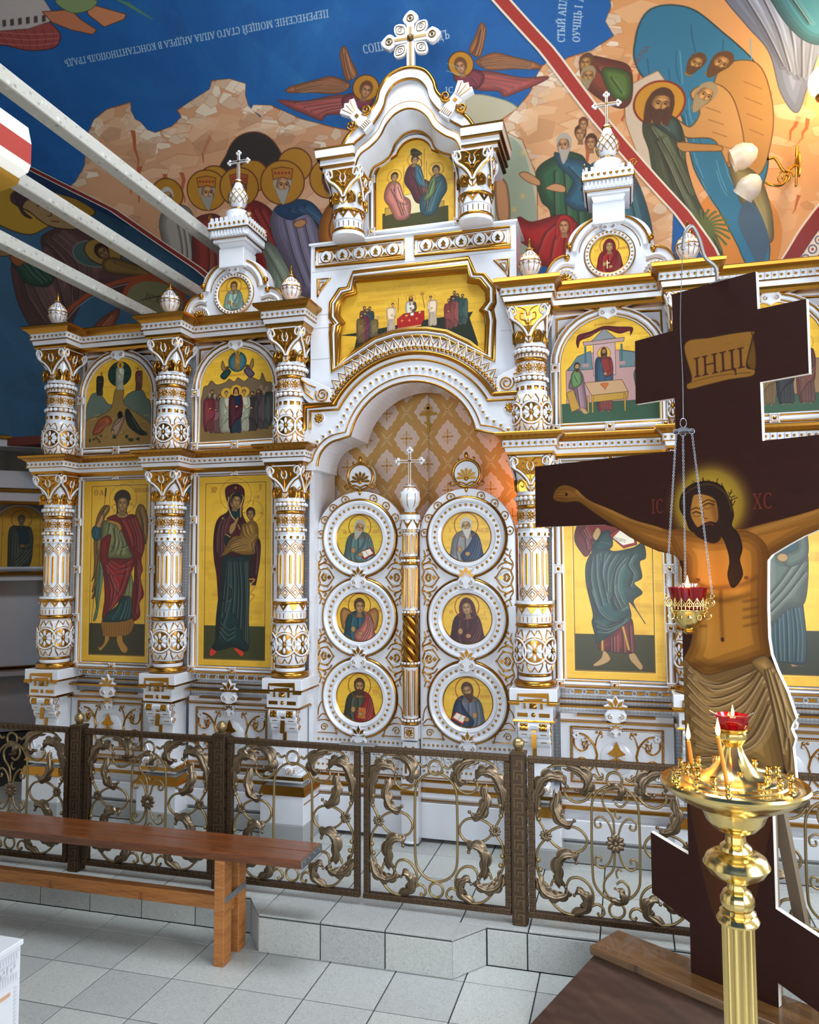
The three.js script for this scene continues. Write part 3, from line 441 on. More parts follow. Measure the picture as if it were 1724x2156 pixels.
{
  const xl = -0.431, xr = 0.467, z1 = 1.04, z0 = 0.885;
  const lip = 0.012, out = [[-6.6, -4], [-6.6, z0 - lip], [xl - 0.12, z0 - lip], [xl + 0.005, z1 - lip], [xr - 0.005, z1 - lip], [xr + 0.12, z0 - lip], [3.3, z0 - lip], [3.3, -4]];
  const g = slab(out.map(([x, z]) => [x, -z]), PH - 0.012, 0).rotateX(-PI / 2);
  const solea = struct('floor_platform', [g], grout);
  for (let i = -9; i < 9; i++) for (let k = 0; k < 5; k++) {
    const x = -0.431 + i * TILE, w = TILE - J, inStep = i >= 0 && i < 3;
    if (k === 0) { tilePiece(w, inStep ? TILE - J : TILE - 0.155 - J, solea, x + TILE / 2, PH, inStep ? z1 - TILE / 2 : z0 - (TILE - 0.155) / 2); }
    else tilePiece(w, TILE - J, solea, x + TILE / 2, PH, z1 - k * TILE - TILE / 2);
  }
  for (const s of [-1, 1]) {                                  // triangular top tiles of the projecting step
    const a = s < 0 ? [[xl, z1], [xl, z0], [xl - 0.12, z0]] : [[xr, z1], [xr + 0.12, z0], [xr, z0]];
    const m = part('tile', uvBox(slab(a.map(([x, z]) => [x * 0.999, -z]), 0.01, PH - 0.01).rotateX(-PI / 2), 1.6), tileMats[1], solea);
  }
  const hR = PH - 0.013;
  const riser = (x0, x1, z) => { tilePiece(x1 - x0 - J, hR - J, solea, (x0 + x1) / 2, hR / 2, z, true); };
  for (let i = 0; i < 3; i++) riser(xl + i * TILE, xl + (i + 1) * TILE, z1);
  for (let i = 0; i < 8; i++) riser(xl - 0.115 - (i + 1) * TILE, xl - 0.115 - i * TILE, z0);
  riser(xr + 0.12, 0.764, z0); for (let i = 0; i < 6; i++) riser(0.764 + i * TILE, 0.764 + (i + 1) * TILE, z0);
  const sl = Math.hypot(0.12, 0.155);
  tilePiece(sl - J, hR - J, solea, xr + 0.06, hR / 2, (z0 + z1) / 2, true, Math.atan2(0.155, 0.12));
  tilePiece(sl - J, hR - J, solea, xl - 0.06, hR / 2, (z0 + z1) / 2, true, -Math.atan2(0.155, 0.12));
}
// walls with thickness and real window openings
function wallWithHoles(name, length, height, holes, place) {
  const s = shapeOf([[0, 0], [length, 0], [length, height], [0, height]]);
  for (const [x0, y0, x1, y1] of holes) s.holes.push(new THREE.Path([V2(x0, y0), V2(x1, y0), V2(x1, y1), V2(x0, y1)]));
  const g = slab(s, 0.25); place(g); return struct(name, [g], M.plaster);
}
const LEFT = -6.8, RIGHT = 3.4, FRONT = -4.2, BACK = 7.4, TOP = 6.9;
wallWithHoles('wall_right', BACK - FRONT, TOP, [[0.2 - FRONT, 1.15, 1.3 - FRONT, 2.85], [2.65 - FRONT, 1.15, 3.75 - FRONT, 2.85]], (g) => mv(g, RIGHT + 0.25, 0, FRONT, 0, -PI / 2, 0));
wallWithHoles('wall_left', BACK - FRONT, TOP, [], (g) => mv(g, LEFT, 0, FRONT, 0, -PI / 2, 0));
wallWithHoles('wall_back', RIGHT - LEFT, TOP, [[-0.55 - LEFT, 1.1, 0.95 - LEFT, 3.1], [1.45 - LEFT, 1.1, 2.95 - LEFT, 3.1]], (g) => mv(g, LEFT, 0, BACK));
struct('wall_chapel', [bx(0.1, 2.7, 4.6, -3.2, 1.35, 2.15)], M.plaster);
wallWithHoles('wall_front', RIGHT - LEFT, TOP, [], (g) => mv(g, LEFT, 0, FRONT - 0.25));
{ // flat outer ceiling with the opening of the glazed lantern
  const s = shapeOf([[LEFT - 0.25, -BACK - 0.25], [RIGHT + 0.25, -BACK - 0.25], [RIGHT + 0.25, -FRONT + 0.25], [LEFT - 0.25, -FRONT + 0.25]]); s.holes.push(new THREE.Path([V2(-0.8, -2.4), V2(1.8, -2.4), V2(1.8, -0.7), V2(-0.8, -0.7)]));
  struct('ceiling', [slab(s, 0.2, TOP).rotateX(-PI / 2), bx(0.04, 1.0, 1.78, -0.82, 6.5, 1.55), bx(0.04, 1.0, 1.78, 1.82, 6.5, 1.55), bx(2.68, 1.0, 0.04, 0.5, 6.5, 0.68), bx(2.68, 1.0, 0.04, 0.5, 6.5, 2.42)], M.plaster);
}
{
  const pane = phys(0xffffff, 0.02, { transmission: 1, thickness: 0, ior: 1.5 });
  [[RIGHT + 0.12, 2.0, 0.75, 1.1, 1.7, PI / 2], [RIGHT + 0.12, 2.0, 3.2, 1.1, 1.7, PI / 2], [0.2, 2.1, BACK + 0.12, 1.5, 2.0, 0], [2.2, 2.1, BACK + 0.12, 1.5, 2.0, 0], [0.5, TOP + 0.1, 1.55, 2.6, 1.7, 0, -PI / 2]].forEach(([x, y, z, w, h, ry, rx = 0], i) => {
    const f = [bx(0.06, h, 0.06, -w / 2 + 0.03, 0, 0), bx(0.06, h, 0.06, w / 2 - 0.03, 0, 0), bx(w, 0.06, 0.06, 0, h / 2 - 0.03, 0), bx(w, 0.06, 0.06, 0, -h / 2 + 0.03, 0), bx(0.04, h, 0.04), bx(w, 0.04, 0.04, 0, h * 0.2, 0)].map((g) => mv(g, x, y, z, rx, ry, 0));
    const win = struct('window_' + (i + 1), f, std(0xe6e4de, 0.5));
    const p = new THREE.PlaneGeometry(w - 0.1, h - 0.1); part('pane', mv(p, x, y, z, rx, ry, 0), pane, win);
  });
}
// ---------- painted vaults behind and above the icon screen ----------
const VZ = 2.7, VY = 2.6, VA = 4.0, VB = 3.9;                  // the vault is part of an ellipse around (z = VZ, y = VY)
const xLp = [[-6.8, 5.42], [-5.2, 5.35], [-4.2, 5.14], [-3.29, 4.87], [-2.66, 4.54], [-2.32, 4.29], [-2.0, 4.06], [-1.75, 3.8], [-1.55, 3.45], [-1.45, 3.0], [-1.42, 2.6]];
const xRp = [[-2.2, 6.47], [-1.4, 6.3], [-0.6, 6.0], [0, 5.7], [0.3, 5.47], [0.55, 5.23], [0.81, 4.99], [1.09, 4.66], [1.39, 4.33], [1.63, 4.07], [1.78, 3.86], [1.95, 3.5], [2.05, 3.0], [2.08, 2.6]];
const interp = (tab, y) => { if (y >= tab[0][1]) return tab[0][0]; for (let i = 1; i < tab.length; i++) if (y >= tab[i][1]) { const [a, ya] = tab[i - 1], [b, yb] = tab[i]; return lerp(b, a, (y - yb) / (ya - yb)); } return tab[tab.length - 1][0]; };
const xL = (y) => interp(xLp, y), xR = (y) => interp(xRp, y);
const SA = (x, th) => [x, VY + VB * sin(th), VZ - VA * cos(th)];
const SL = (x, th) => (th < 0 ? [x, VY + VB * th, VZ - 0.5 - VA] : [x, VY + VB * sin(th), VZ - 0.5 - VA * cos(th)]);
const SR = (w, th) => { const a = SA(0, th), gx = xR(a[1]); return [gx + (RIGHT - gx) * sin(w), VY + (a[1] - VY) * cos(w), a[2]]; };
function sheet(nu, nv, f, uvf) {                                // f(a, b) with a, b in 0..1
  const pos = [], uv = [], idx = [];
  for (let j = 0; j <= nv; j++) for (let i = 0; i <= nu; i++) { const r = f(i / nu, j / nv); pos.push(...r.p); uv.push(...r.uv); }
  for (let j = 0; j < nv; j++) for (let i = 0; i < nu; i++) { const a = j * (nu + 1) + i, b = a + nu + 1; idx.push(a, a + 1, b, a + 1, b + 1, b); }
  const g = new THREE.BufferGeometry(); g.setAttribute('position', new THREE.Float32BufferAttribute(pos, 3)); g.setAttribute('uv', new THREE.Float32BufferAttribute(uv, 2)); g.setIndex(idx); g.computeVertexNormals(); return g;
}
const TH = 1.02;
function brushed(c, w, h, base, n, amp) { c.fillStyle = base; c.fillRect(0, 0, w, h); for (let i = 0; i < n; i++) { c.fillStyle = rnd() < 0.5 ? `rgba(140,190,230,${rnd() * amp})` : `rgba(0,10,40,${rnd() * amp})`; c.beginPath(); c.ellipse(rnd() * w, rnd() * h, 20 + rnd() * 120, 6 + rnd() * 26, rnd() * 3, 0, TAU); c.fill(); } }
const on = (c, m, fn) => { c.save(); c.transform(...m); fn(); c.restore(); };
// a flying angel drawn on a 230 x 180 sheet
function flyingAngel(c, flipX) {
  const X = (s) => { const p = P(s); return flipX ? p.map(([a, b]) => [230 - a, b]) : p; };
  cloth(c, X('150 78,140 50,136 20,146 8,158 34,172 66'), '#a5663a', [X('146 20,152 50,160 74'), X('150 30,157 56,166 72'), X('141 18,146 48,153 74')], 1);
  cloth(c, X('158 88,120 70,80 78,28 92,26 104,80 104,130 106'), '#a8683c', [X('150 86,100 78,40 92'), X('150 92,100 86,40 98'), X('145 97,95 93,45 101'), X('140 101,90 99,50 103')], 1);
  cloth(c, X('200 120,150 108,110 112,60 122,4 120,30 138,60 150,96 164,110 152,150 150,196 136'), '#a8514c', [X('190 124,130 126,60 136'), X('180 132,120 140,90 152'), X('150 114,90 120,40 126')], 1);
  cloth(c, X('206 118,180 104,150 108,140 124,156 146,196 136'), '#7d3a44', [X('196 120,170 122,156 136')], 1);
  const h = flipX ? 230 - 190 : 190;
  oval(c, h, 94, 27, 27, '#b57f1c', '#5a2a10', 2);
  head(c, h, 98, 38, { hair: '#6a4222', skin: '#b78255', turn: flipX ? -0.6 : 0.6, tilt: flipX ? -0.2 : 0.25 });
}
const texA = canvasTex(2048, 1232, (c, w, h) => {
  brushed(c, w, h, '#0a5596', 900, 0.045);
  // rocks with a dark cave
  on(c, [1.1559, 0.1436, -0.2734, 0.9923, 489.8, 325.3], () => {
    const k = 1;
    c.save();
    cliff(c, P('-30 240,20 205,45 170,52 130,60 105,78 75,108 55,160 42,158 58,165 76,176 82,188 98,205 104,240 92,262 74,254 60,300 34,322 22,328 6,362 4,392 14,390 34,396 56,420 80,420 74,402 62,406 54,440 56,470 70,500 84,560 100,620 112,680 140,690 480,-40 480'), '#c6936b', 150, 1);
    area(c, '340 190,350 150,366 122,390 108,420 108,446 126,464 160,452 190', '#2a2320', '#6b3a20', 2);
    c.restore();
  });
  // rocks and mandorla to the right of the screen's crown
  on(c, [0.9267, 0.1249, -0.0393, 0.8864, 1454.2, 435.2], () => {
    area(c, '-80 130,-60 70,0 70,60 100,110 190,120 400,-80 400', '#b6b295', '#8b8768', 2); area(c, '-80 180,20 150,70 210,80 400,-80 400', '#8fa08a', null);
    cliff(c, P('10 122,50 96,80 62,94 30,106 10,136 -6,158 10,176 50,210 90,250 130,300 210,380 300,380 420,90 420,90 240,60 160,20 140'), '#cc9a6a', 70, 2);
  });
  // kings and prophets on the left
  on(c, [1.162, 0.1347, -0.2244, 1.0226, 656.1, 485.2], () => {
    const H = (x, y, r) => oval(c, x, y, r, r, '#a87618', '#5e2c12', 2.4);
    for (const [x, y, r] of [[145, 72, 34], [310, 40, 34], [225, 60, 32], [410, 70, 38]]) H(x, y, r);
    cloth(c, '40 120,20 160,32 230,40 310,110 310,112 220,100 150,80 120', '#9b968a', ['60 150,70 220,60 300', '80 140,92 220,90 300'], 1.2);
    cloth(c, '98 150,92 210,104 310,190 310,170 190,150 140', '#7c2a20', ['120 170,130 230,124 300', '150 160,160 230,170 300'], 1.2);
    cloth(c, '180 120,205 180,240 270,300 310,300 200,262 130,220 108', '#8d1d17', ['210 130,240 190,270 260', '240 130,270 190,290 240'], 1.2);
    cloth(c, '210 170,250 230,270 310,330 310,300 230', '#8fa28c', ['250 210,280 260,300 300'], 1);
    cloth(c, '262 140,268 190,300 250,330 310,400 310,392 240,370 170,340 118,290 112', '#7a7590', ['290 150,310 220,340 290', '330 150,350 220,380 300'], 1.2);
    cloth(c, '270 128,300 150,340 140,368 190,392 270,396 310,440 310,400 210,360 130,320 108', '#1c4d7c', ['300 130,350 150,390 230', '330 124,370 170,410 270'], 1.4);
    cloth(c, '372 130,362 190,400 240,450 240,450 130,410 100', '#b06a1c', ['390 130,384 180,420 220'], 1.2);
    for (const [x, y, r, o] of [[42, 100, 34, { hair: '#b5afa4', beard: 1.6 }], [128, 92, 42, { hair: '#8d877c', beard: 1, crown: '#a8691c' }], [196, 86, 40, { hair: '#6a3a20', beard: 0.3, crown: '#9a4a1c' }], [285, 78, 44, { hair: '#9c968c', beard: 1, crown: '#a8691c' }], [380, 70, 40, { hair: '#4a2a18', beard: 0.2 }]]) { H(x, y - 4, r); head(c, x, y, r * 1.15, { ...o, skin: '#b07f52', turn: 0.7 }); }
    oval(c, 322, 158, 13, 8, '#b07f52', '#5a3015', 1.5, -0.3); oval(c, 236, 172, 12, 8, '#b07f52', '#5a3015', 1.5, -0.3);
  });
  // elders to the right
  on(c, [0.948, 0.1168, -0.0382, 0.9253, 1445.1, 546.6], () => {
    cloth(c, '0 120,4 200,30 200,28 130,12 110', '#b98a5e', [], 1);
    cloth(c, '200 90,190 200,240 300,330 300,330 200,280 90', '#3e6f7c', ['230 120,240 200,260 280', '280 120,300 200,310 280'], 1.2);
    cloth(c, '124 70,90 100,100 160,120 190,120 300,200 300,200 100,170 60', '#2f5a3a', ['130 100,130 190,140 290', '170 90,180 180,184 280'], 1.2);
    cloth(c, '130 60,160 70,206 90,208 170,180 182,150 160,168 120,140 90', '#2e5f74', ['160 90,186 120,190 160'], 1.2);
    cloth(c, '150 190,80 206,50 196,30 230,80 270,90 300,170 300,180 220', '#9e1f1b', ['150 200,110 230,90 280', '165 210,150 250,150 290'], 1.3);
    head(c, 150, 44, 46, { hair: '#a59d90', beard: 1.2, skin: '#b07f52', turn: -0.7 });
    head(c, 184, 22, 34, { hair: '#4a2a18', skin: '#b07f52', turn: -0.5 }); head(c, 206, 40, 34, { hair: '#4a2a18', skin: '#b07f52', turn: -0.5 }); head(c, 190, 4, 28, { hair: '#6a3a20', skin: '#b07f52' });
    head(c, 150, 214, 40, { hair: '#6a1612', veil: '#a3241e', skin: '#c08d5e', turn: -0.6 });
    area(c, '54 104,70 100,96 116,96 128,72 120', '#b98a5e', '#5a3015', 1.4); area(c, '110 134,130 124,150 130,150 142,128 140', '#b98a5e', '#5a3015', 1.4);
    for (const [x, y] of [[60, 150], [40, 180], [64, 60]]) for (let k = 0; k < 4; k++) { const a = (k * PI) / 4; stroke(c, [[x - 8 * cos(a), y - 8 * sin(a)], [x + 8 * cos(a), y + 8 * sin(a)]], '#d8b45c', 1); }
  });
  on(c, [1.0084, 0.1534, -0.2065, 0.8601, 1023.5, 332.4], () => flyingAngel(c, false));
  on(c, [0.9165, 0.144, -0.0886, 0.8165, 1367.2, 347.6], () => { flyingAngel(c, true); stroke(c, '10 92,46 106', '#8fa6b4', 1.2); stroke(c, '8 108,46 118', '#8fa6b4', 1.2); });
  on(c, [1.0252, 0.169, -0.341, 0.8152, 562.5, 178.7], () => { canvasText(c, 'ПЕРЕНЕСЕ́НIЕ МОЩЕ́Й СТА҃ГО АПЛ҃А АНДРЕ́А В КОНСТАНТIНО́ПОЛЬ ГРАДЪ', 305, 83, 21, '#b9c4cc', PI - 0.19, 0.72); });
  on(c, [0.9397, 0.1527, -0.1514, 0.8039, 1200.3, 328.0], () => { canvasText(c, 'СОШЕ́СТВIЕ ВО А́ДЪ', 104, 38, 26, '#b9c4cc', -0.18, 0.72); canvasText(c, 'IС҃  ХС҃', 215, 140, 18, '#b9c4cc', -0.05); });
  // domed city, upside down from this side
  on(c, [1.0664, 0.1795, -0.4671, 0.8111, 460.1, 159.5], () => {
    area(c, '-20 0,80 0,90 30,120 60,128 78,118 98,90 106,50 106,10 96,-30 88', '#93413c', '#4a1c18', 2);
    for (let i = 0; i < 7; i++) stroke(c, [[-10 + i * 20, 60], [6 + i * 18, 84], [20 + i * 14, 104]], '#6d2622', 1.4);
    for (let i = 0; i < 3; i++) stroke(c, [[-20, 66 + i * 12], [60, 72 + i * 12], [124, 70 + i * 10]], '#c98a80', 1);
    area(c, '-20 -20,90 -10,120 40,60 60,-20 66', '#b5aba4', '#5a4a44', 1.5, false); for (let i = 0; i < 6; i++) area(c, [[4 + i * 17, 42 - i * 2], [12 + i * 17, 40 - i * 2], [12 + i * 17, 54 - i * 2], [4 + i * 17, 56 - i * 2]], '#4a3c38', null, 1, false);
    area(c, '90 24,150 20,170 40,204 62,196 72,150 62,110 46', '#b9704a', '#5a2a14', 1.5, false); area(c, '180 6,264 30,260 40,220 56,186 30', '#c27c52', '#5a2a14', 1.5, false);
    area(c, '120 0,200 0,190 20,150 26', '#7c8f5a', '#3a4a28', 1.4); for (let i = 0; i < 9; i++) stroke(c, [[244, 0], [270 + i * 6, 8 + i * 4]], '#4f7a62', 2.4);
  });
});
const texL = canvasTex(1024, 700, (c, w, h) => {
  brushed(c, w, h, '#3d6a88', 300, 0.06);
  on(c, [0.8853, 0.096, -0.2506, 0.7654, 503.2, 62.3], () => {
    area(c, '-40 60,0 10,60 6,120 20,170 40,200 70,110 92,60 110,0 90', '#c79a2c', '#4a2a12', 2);
    cloth(c, '30 40,40 20,80 18,140 60,190 92,240 120,330 180,330 270,240 240,180 250,140 320,70 320,30 260,16 180,40 160,86 160,86 116,120 90,60 60', '#7d5550', ['90 120,140 180,150 260', '120 110,180 170,180 230', '40 180,50 240,90 300', '60 170,90 230,120 290'], 1.6);
    area(c, '66 62,50 52,56 36,80 34,110 50,150 84,176 96,150 100,110 94,86 80', '#b08a58', '#3c2412', 2);
    area(c, '40 30,52 22,84 22,110 40,84 36,60 40,52 58,70 76,50 66', '#4c3236', '#241416', 1.5);
    stroke(c, '84 50,100 48', '#2c1a0e', 2.5); stroke(c, '106 56,122 58', '#2c1a0e', 2.5); stroke(c, '106 52,112 70,104 72', '#4a2c16', 1.6); stroke(c, '110 82,126 84', '#6a2c1a', 2);
    cloth(c, '18 166,52 146,84 178,110 200,96 222,50 216,30 190', '#2f5b46', ['40 170,60 196,80 214', '60 162,84 190,100 206'], 1.4); area(c, '14 158,34 142,56 148,50 166,30 178', '#9a5a2a', '#4a2a12', 1.5);
    area(c, '-20 146,-6 128,10 116,14 110,18 120,34 140,24 152,-4 156', '#9a7448', '#3c2412', 1.6);
    area(c, '154 140,180 124,250 130,320 170,330 190,260 180,190 178,160 164', '#4f6a62', '#8a9a90', 2); oval(c, 216, 148, 40, 26, '#b08c3c', '#4a2a12', 2, 0.35);
    head(c, 216, 148, 40, { hair: '#3a2412', skin: '#9a7448', tilt: -0.7 }); cloth(c, '216 168,240 160,300 180,330 200,260 196,224 190', '#9a7838', ['240 170,290 186'], 1.2);
    stroke(c, '120 310,160 260,220 222,300 200,380 196', '#b5552c', 9); stroke(c, '128 316,168 264,226 228,300 208', '#d8c8b0', 1.4);
    oval(c, 330, 250, 66, 44, '#8f8a5e', '#b5552c', 10, 0.3); cloth(c, '200 320,220 290,256 270,240 320', '#b0603a', ['216 310,236 284'], 1.2);
    stroke(c, '300 250,350 240,380 262', '#4a3a20', 2); canvasText(c, 'IС ХС', 330, 246, 18, '#5a4420', 0.3);
  });
  c.strokeStyle = '#6e2a20'; c.lineWidth = 14; c.strokeRect(280, 560, 120, 200); c.strokeStyle = '#b9b09a'; c.lineWidth = 3; c.strokeRect(296, 576, 88, 180); for (let i = 0; i < 4; i++) { c.fillStyle = '#b9b09a'; c.beginPath(); c.arc(340, 610 + i * 34, 14, 0, PI); c.fill(); }
});
const texR = canvasTex(1024, 1024, (c, w, h) => {
  brushed(c, w, h, '#0a5596', 120, 0.04);
  on(c, [0.7404, 0.0317, -0.4933, 0.7272, 62.5, 286.8], () => {
    cliff(c, P('94 -60,110 20,100 50,116 80,70 110,20 120,-10 140,30 200,120 320,260 460,420 640,640 760,640 -140,300 -160,94 -120'), '#c98f58', 150, 3, 1);
  });
  on(c, [0.9, 0.02, -0.62, 0.76, 30, 340], () => { area(c, '260 380,380 300,480 420,430 620,240 620,180 470', '#c27a2c', null); });
  const MEN = [0.9306, -0.0734, -0.531, 0.8189, 167.7, 358.6], JOHN = [0.8376, 0.0789, -0.6764, 0.7388, 25.1, 383.6];
  on(c, MEN, () => {                                           // river and bathers on a 240 x 380 sheet
    area(c, '-20 -60,-40 20,-10 80,20 110,60 160,70 260,110 360,170 470,230 470,220 330,236 240,210 120,180 40,100 -30,40 -70', '#2c6a86', '#2a3f3c', 3);
    for (let i = 0; i < 46; i++) { const x = -20 + rnd() * 200, y = -40 + rnd() * 330; stroke(c, [[x, y], [x + 5, y + 20 + rnd() * 20], [x + 14, y + 50 + rnd() * 20]], rnd() < 0.5 ? '#5b93a8' : '#1d4c66', 1.6); }
    area(c, '120 40,170 26,210 80,236 160,230 250,200 280,170 240,130 170,110 90', '#a8793e', '#5c3a18', 2); area(c, '70 100,110 80,150 110,180 190,180 260,150 260,120 200,60 190,40 150,70 170,90 140', '#b5854a', '#5c3a18', 2);
    for (let i = 0; i < 4; i++) stroke(c, [[100 + i * 8, 130 + i * 26], [130 + i * 8, 140 + i * 26]], '#7d552a', 1.6);
    for (let i = 0; i < 4; i++) stroke(c, [[160 + i * 10, 70 + i * 34], [196 + i * 8, 80 + i * 34]], '#7d552a', 1.6);
    head(c, 70, 40, 42, { hair: '#5a3a20', beard: 0.3, skin: '#a8793e', turn: 0.4, tilt: 0.4 }); head(c, 112, 36, 50, { hair: '#5a3a20', beard: 0.7, skin: '#a8793e', turn: 0.5, tilt: 0.5 }); head(c, 96, 104, 54, { hair: '#94805c', beard: 0.9, skin: '#b5854a', turn: 0.6, tilt: 0.5 }); head(c, 160, 232, 36, { hair: '#5a3a20', skin: '#a8793e', tilt: 0.5 });
    cloth(c, '150 260,210 270,236 330,240 420,190 400', '#8a7c4c', ['180 290,200 340,220 390'], 1.4); area(c, '150 380,190 330,230 420,200 470', '#3e5566', null);
  });
  on(c, JOHN, () => {                                          // the baptist on a 260 x 330 sheet
    area(c, '100 50,150 10,200 60,230 200,200 260,140 200,110 120', '#bfae96', '#8d5a30', 1.6, false);
    oval(c, 170, 78, 48, 48, '#b5801f', '#7a2a14', 4);
    cloth(c, '150 106,146 140,160 180,170 240,200 300,230 370,280 400,330 410,270 300,240 200,236 160,214 112,180 100', '#4f5a3a', ['160 130,190 180,210 260', '190 190,220 260,260 350', '180 120,210 150,226 190'], 1.6);
    cloth(c, '150 106,160 120,190 140,226 158,214 112,180 98', '#3c5048', ['170 116,196 134'], 1.2); area(c, '220 160,260 158,306 154,312 166,270 174,230 178', '#a8793e', '#5c3a18', 1.6);
    head(c, 172, 78, 66, { hair: '#4a2c16', beard: 0.8, long: 1, skin: '#a8793e', turn: 0.5 });
    cloth(c, '10 -10,60 -6,100 10,116 70,100 92,60 76,20 40', '#7a3a24', ['40 10,70 40,100 70'], 1.4); cloth(c, '50 14,100 20,112 70,80 70', '#4f6a2c', ['70 30,96 60'], 1.2);
    head(c, 18, 0, 36, { hair: '#5a3a20', skin: '#a8793e', turn: -0.4 }); head(c, 26, 26, 38, { hair: '#94805c', beard: 0.8, skin: '#a8793e', turn: 0.3 });
    canvasText(c, 'IѠА҃ ПРЕТЧА', 108, -4, 12, '#9c2a18', -1.3);
  });
  on(c, [0.8255, -0.2234, -0.2917, 0.8143, 273.3, 278.8], () => {
    cloth(c, '20 -80,30 -10,80 60,120 110,150 200,190 240,210 150,230 60,260 0,240 -90', '#8f9bb4', ['60 -20,110 60,150 140', '120 -30,160 60,180 160', '180 -30,200 60,200 160'], 2); cloth(c, '100 -60,130 20,190 80,240 60,240 -90', '#3f7a86', ['140 -20,190 40'], 2);
  });
  on(c, [1.1107, 0.0575, -0.6962, 0.7893, 20, 665], () => { for (let i = 0; i < 15; i++) { const a = -2.9 + i * 0.28; stroke(c, [[0, 0], [26 * cos(a), 26 * sin(a)], [52 * cos(a + 0.1), 50 * sin(a) + 10]], '#55602e', 5); } });
  on(c, [0.6403, 0.0684, -0.5101, 0.6804, 59.2, 289.6], () => { canvasText(c, 'СТЫ҃Й АПЛ҃Ъ', 24, 36, 22, '#c9ced2', -1.5, 0.8); canvasText(c, 'О҃УЧЩЬ IѠА́ННЪ', 58, 20, 22, '#c9ced2', -1.5, 0.8); });
  on(c, [1.2116, -0.1411, -0.5612, 0.8979, 198.2, 593.4], () => {
    area(c, '150 -20,30 170,70 190,190 10', '#7a2018', '#d8cbb0', 4, false); area(c, '168 10,60 186,90 200,200 20', '#cfc4b0', '#5a1c16', 2, false);
    for (let i = 0; i < 9; i++) { const x = 182 - i * 14, y = 22 + i * 21; oval(c, x, y, 9, 9, null, '#3a3a5a', 2.4); oval(c, x, y, 3, 3, '#8a2a20'); }
    area(c, '210 20,110 190,300 200,300 0', '#12335e', null, 1, false);
  });
});
const vaultA = sheet(90, 60, (a, b) => { const th = b * TH, y = VY + VB * sin(th), x = lerp(xL(y), xR(y), a); return { p: SA(x, th), uv: [(x + 4.4) / 6.8, b] }; });
const frescoMat = (t) => std(0xffffff, 0.62, { map: t });
const vault = struct('ceiling_vault', [vaultA], frescoMat(texA));
struct('ceiling_vault_apse', [sheet(60, 50, (a, b) => { const th = lerp(0.085, 0.75, b), x = lerp(-6.6, -1.2, a); return { p: SL(x, th), uv: [a, (th + 0.15) / 0.9] }; })], frescoMat(texL));
struct('wall_apse_lintel', [bx(5.4, 0.08, 0.3, -3.9, 2.93, -1.93)], std(0x7c3a2c, 0.7));
struct('ceiling_vault_side', [sheet(60, 60, (a, b) => { const th = b * TH; return { p: SR(a * PI / 2, th), uv: [a, b] }; })], frescoMat(texR));
const blueMat = std(0x0a5596, 0.7);
struct('ceiling_vault_rear', [...[[LEFT, -0.8, TH, 1.5], [1.8, RIGHT, TH, 1.5], [LEFT, RIGHT, 1.5, PI]].map(([x0, x1, t0, t1]) => sheet(12, 30, (a, b) => ({ p: SA(lerp(x0, x1, a), lerp(t0, t1, b)), uv: [a, b] }))),
  sheet(2, 30, (a, b) => { const th = b * TH, y = VY + VB * sin(th); const p = SA(xL(y), th), q = SL(xL(y), Math.asin(Math.min(0.99, (y - VY) / VB))); return { p: [lerp(p[0], q[0], a), lerp(p[1], q[1], a), lerp(p[2], q[2] - 0.02, a)], uv: [a, b] }; })], blueMat);
{ // red painted bands with pale edges along the groin and the arch
  const red = std(0x9c2a1c, 0.6), pale = std(0xd9cdb8, 0.6);
  const strip = (f, w0, w1, lift) => sheet(1, 60, (a, b) => { const th = 0.05 + b * (TH - 0.05), q = f(th, lerp(w0, w1, a)); return { p: [q[0], q[1] - lift * 0.6, q[2] + lift], uv: [a, b] }; });
  const side = (th, w) => { const y = VY + VB * sin(th); return w < 0 ? SA(xR(y) + w, th) : SR(Math.asin(Math.min(1, w / (RIGHT - xR(y)))), th); };
  const left = (th, w) => { const y = VY + VB * sin(th); return SA(xL(y) + w, th); };
  const t1 = struct('trim_1', [strip(side, -0.05, 0, 0.005), strip(side, 0, 0.03, 0.005)], red);
  part('edge_line', [strip(side, -0.066, -0.05, 0.006), strip(side, 0.03, 0.045, 0.006)], pale, t1);
  const t2 = struct('trim_2', [strip(left, 0.0, 0.05, 0.005)], std(0x7c1f1a, 0.6)); part('edge_line', [strip(left, 0.05, 0.062, 0.006), strip(left, -0.012, 0.0, 0.006)], pale, t2);
}
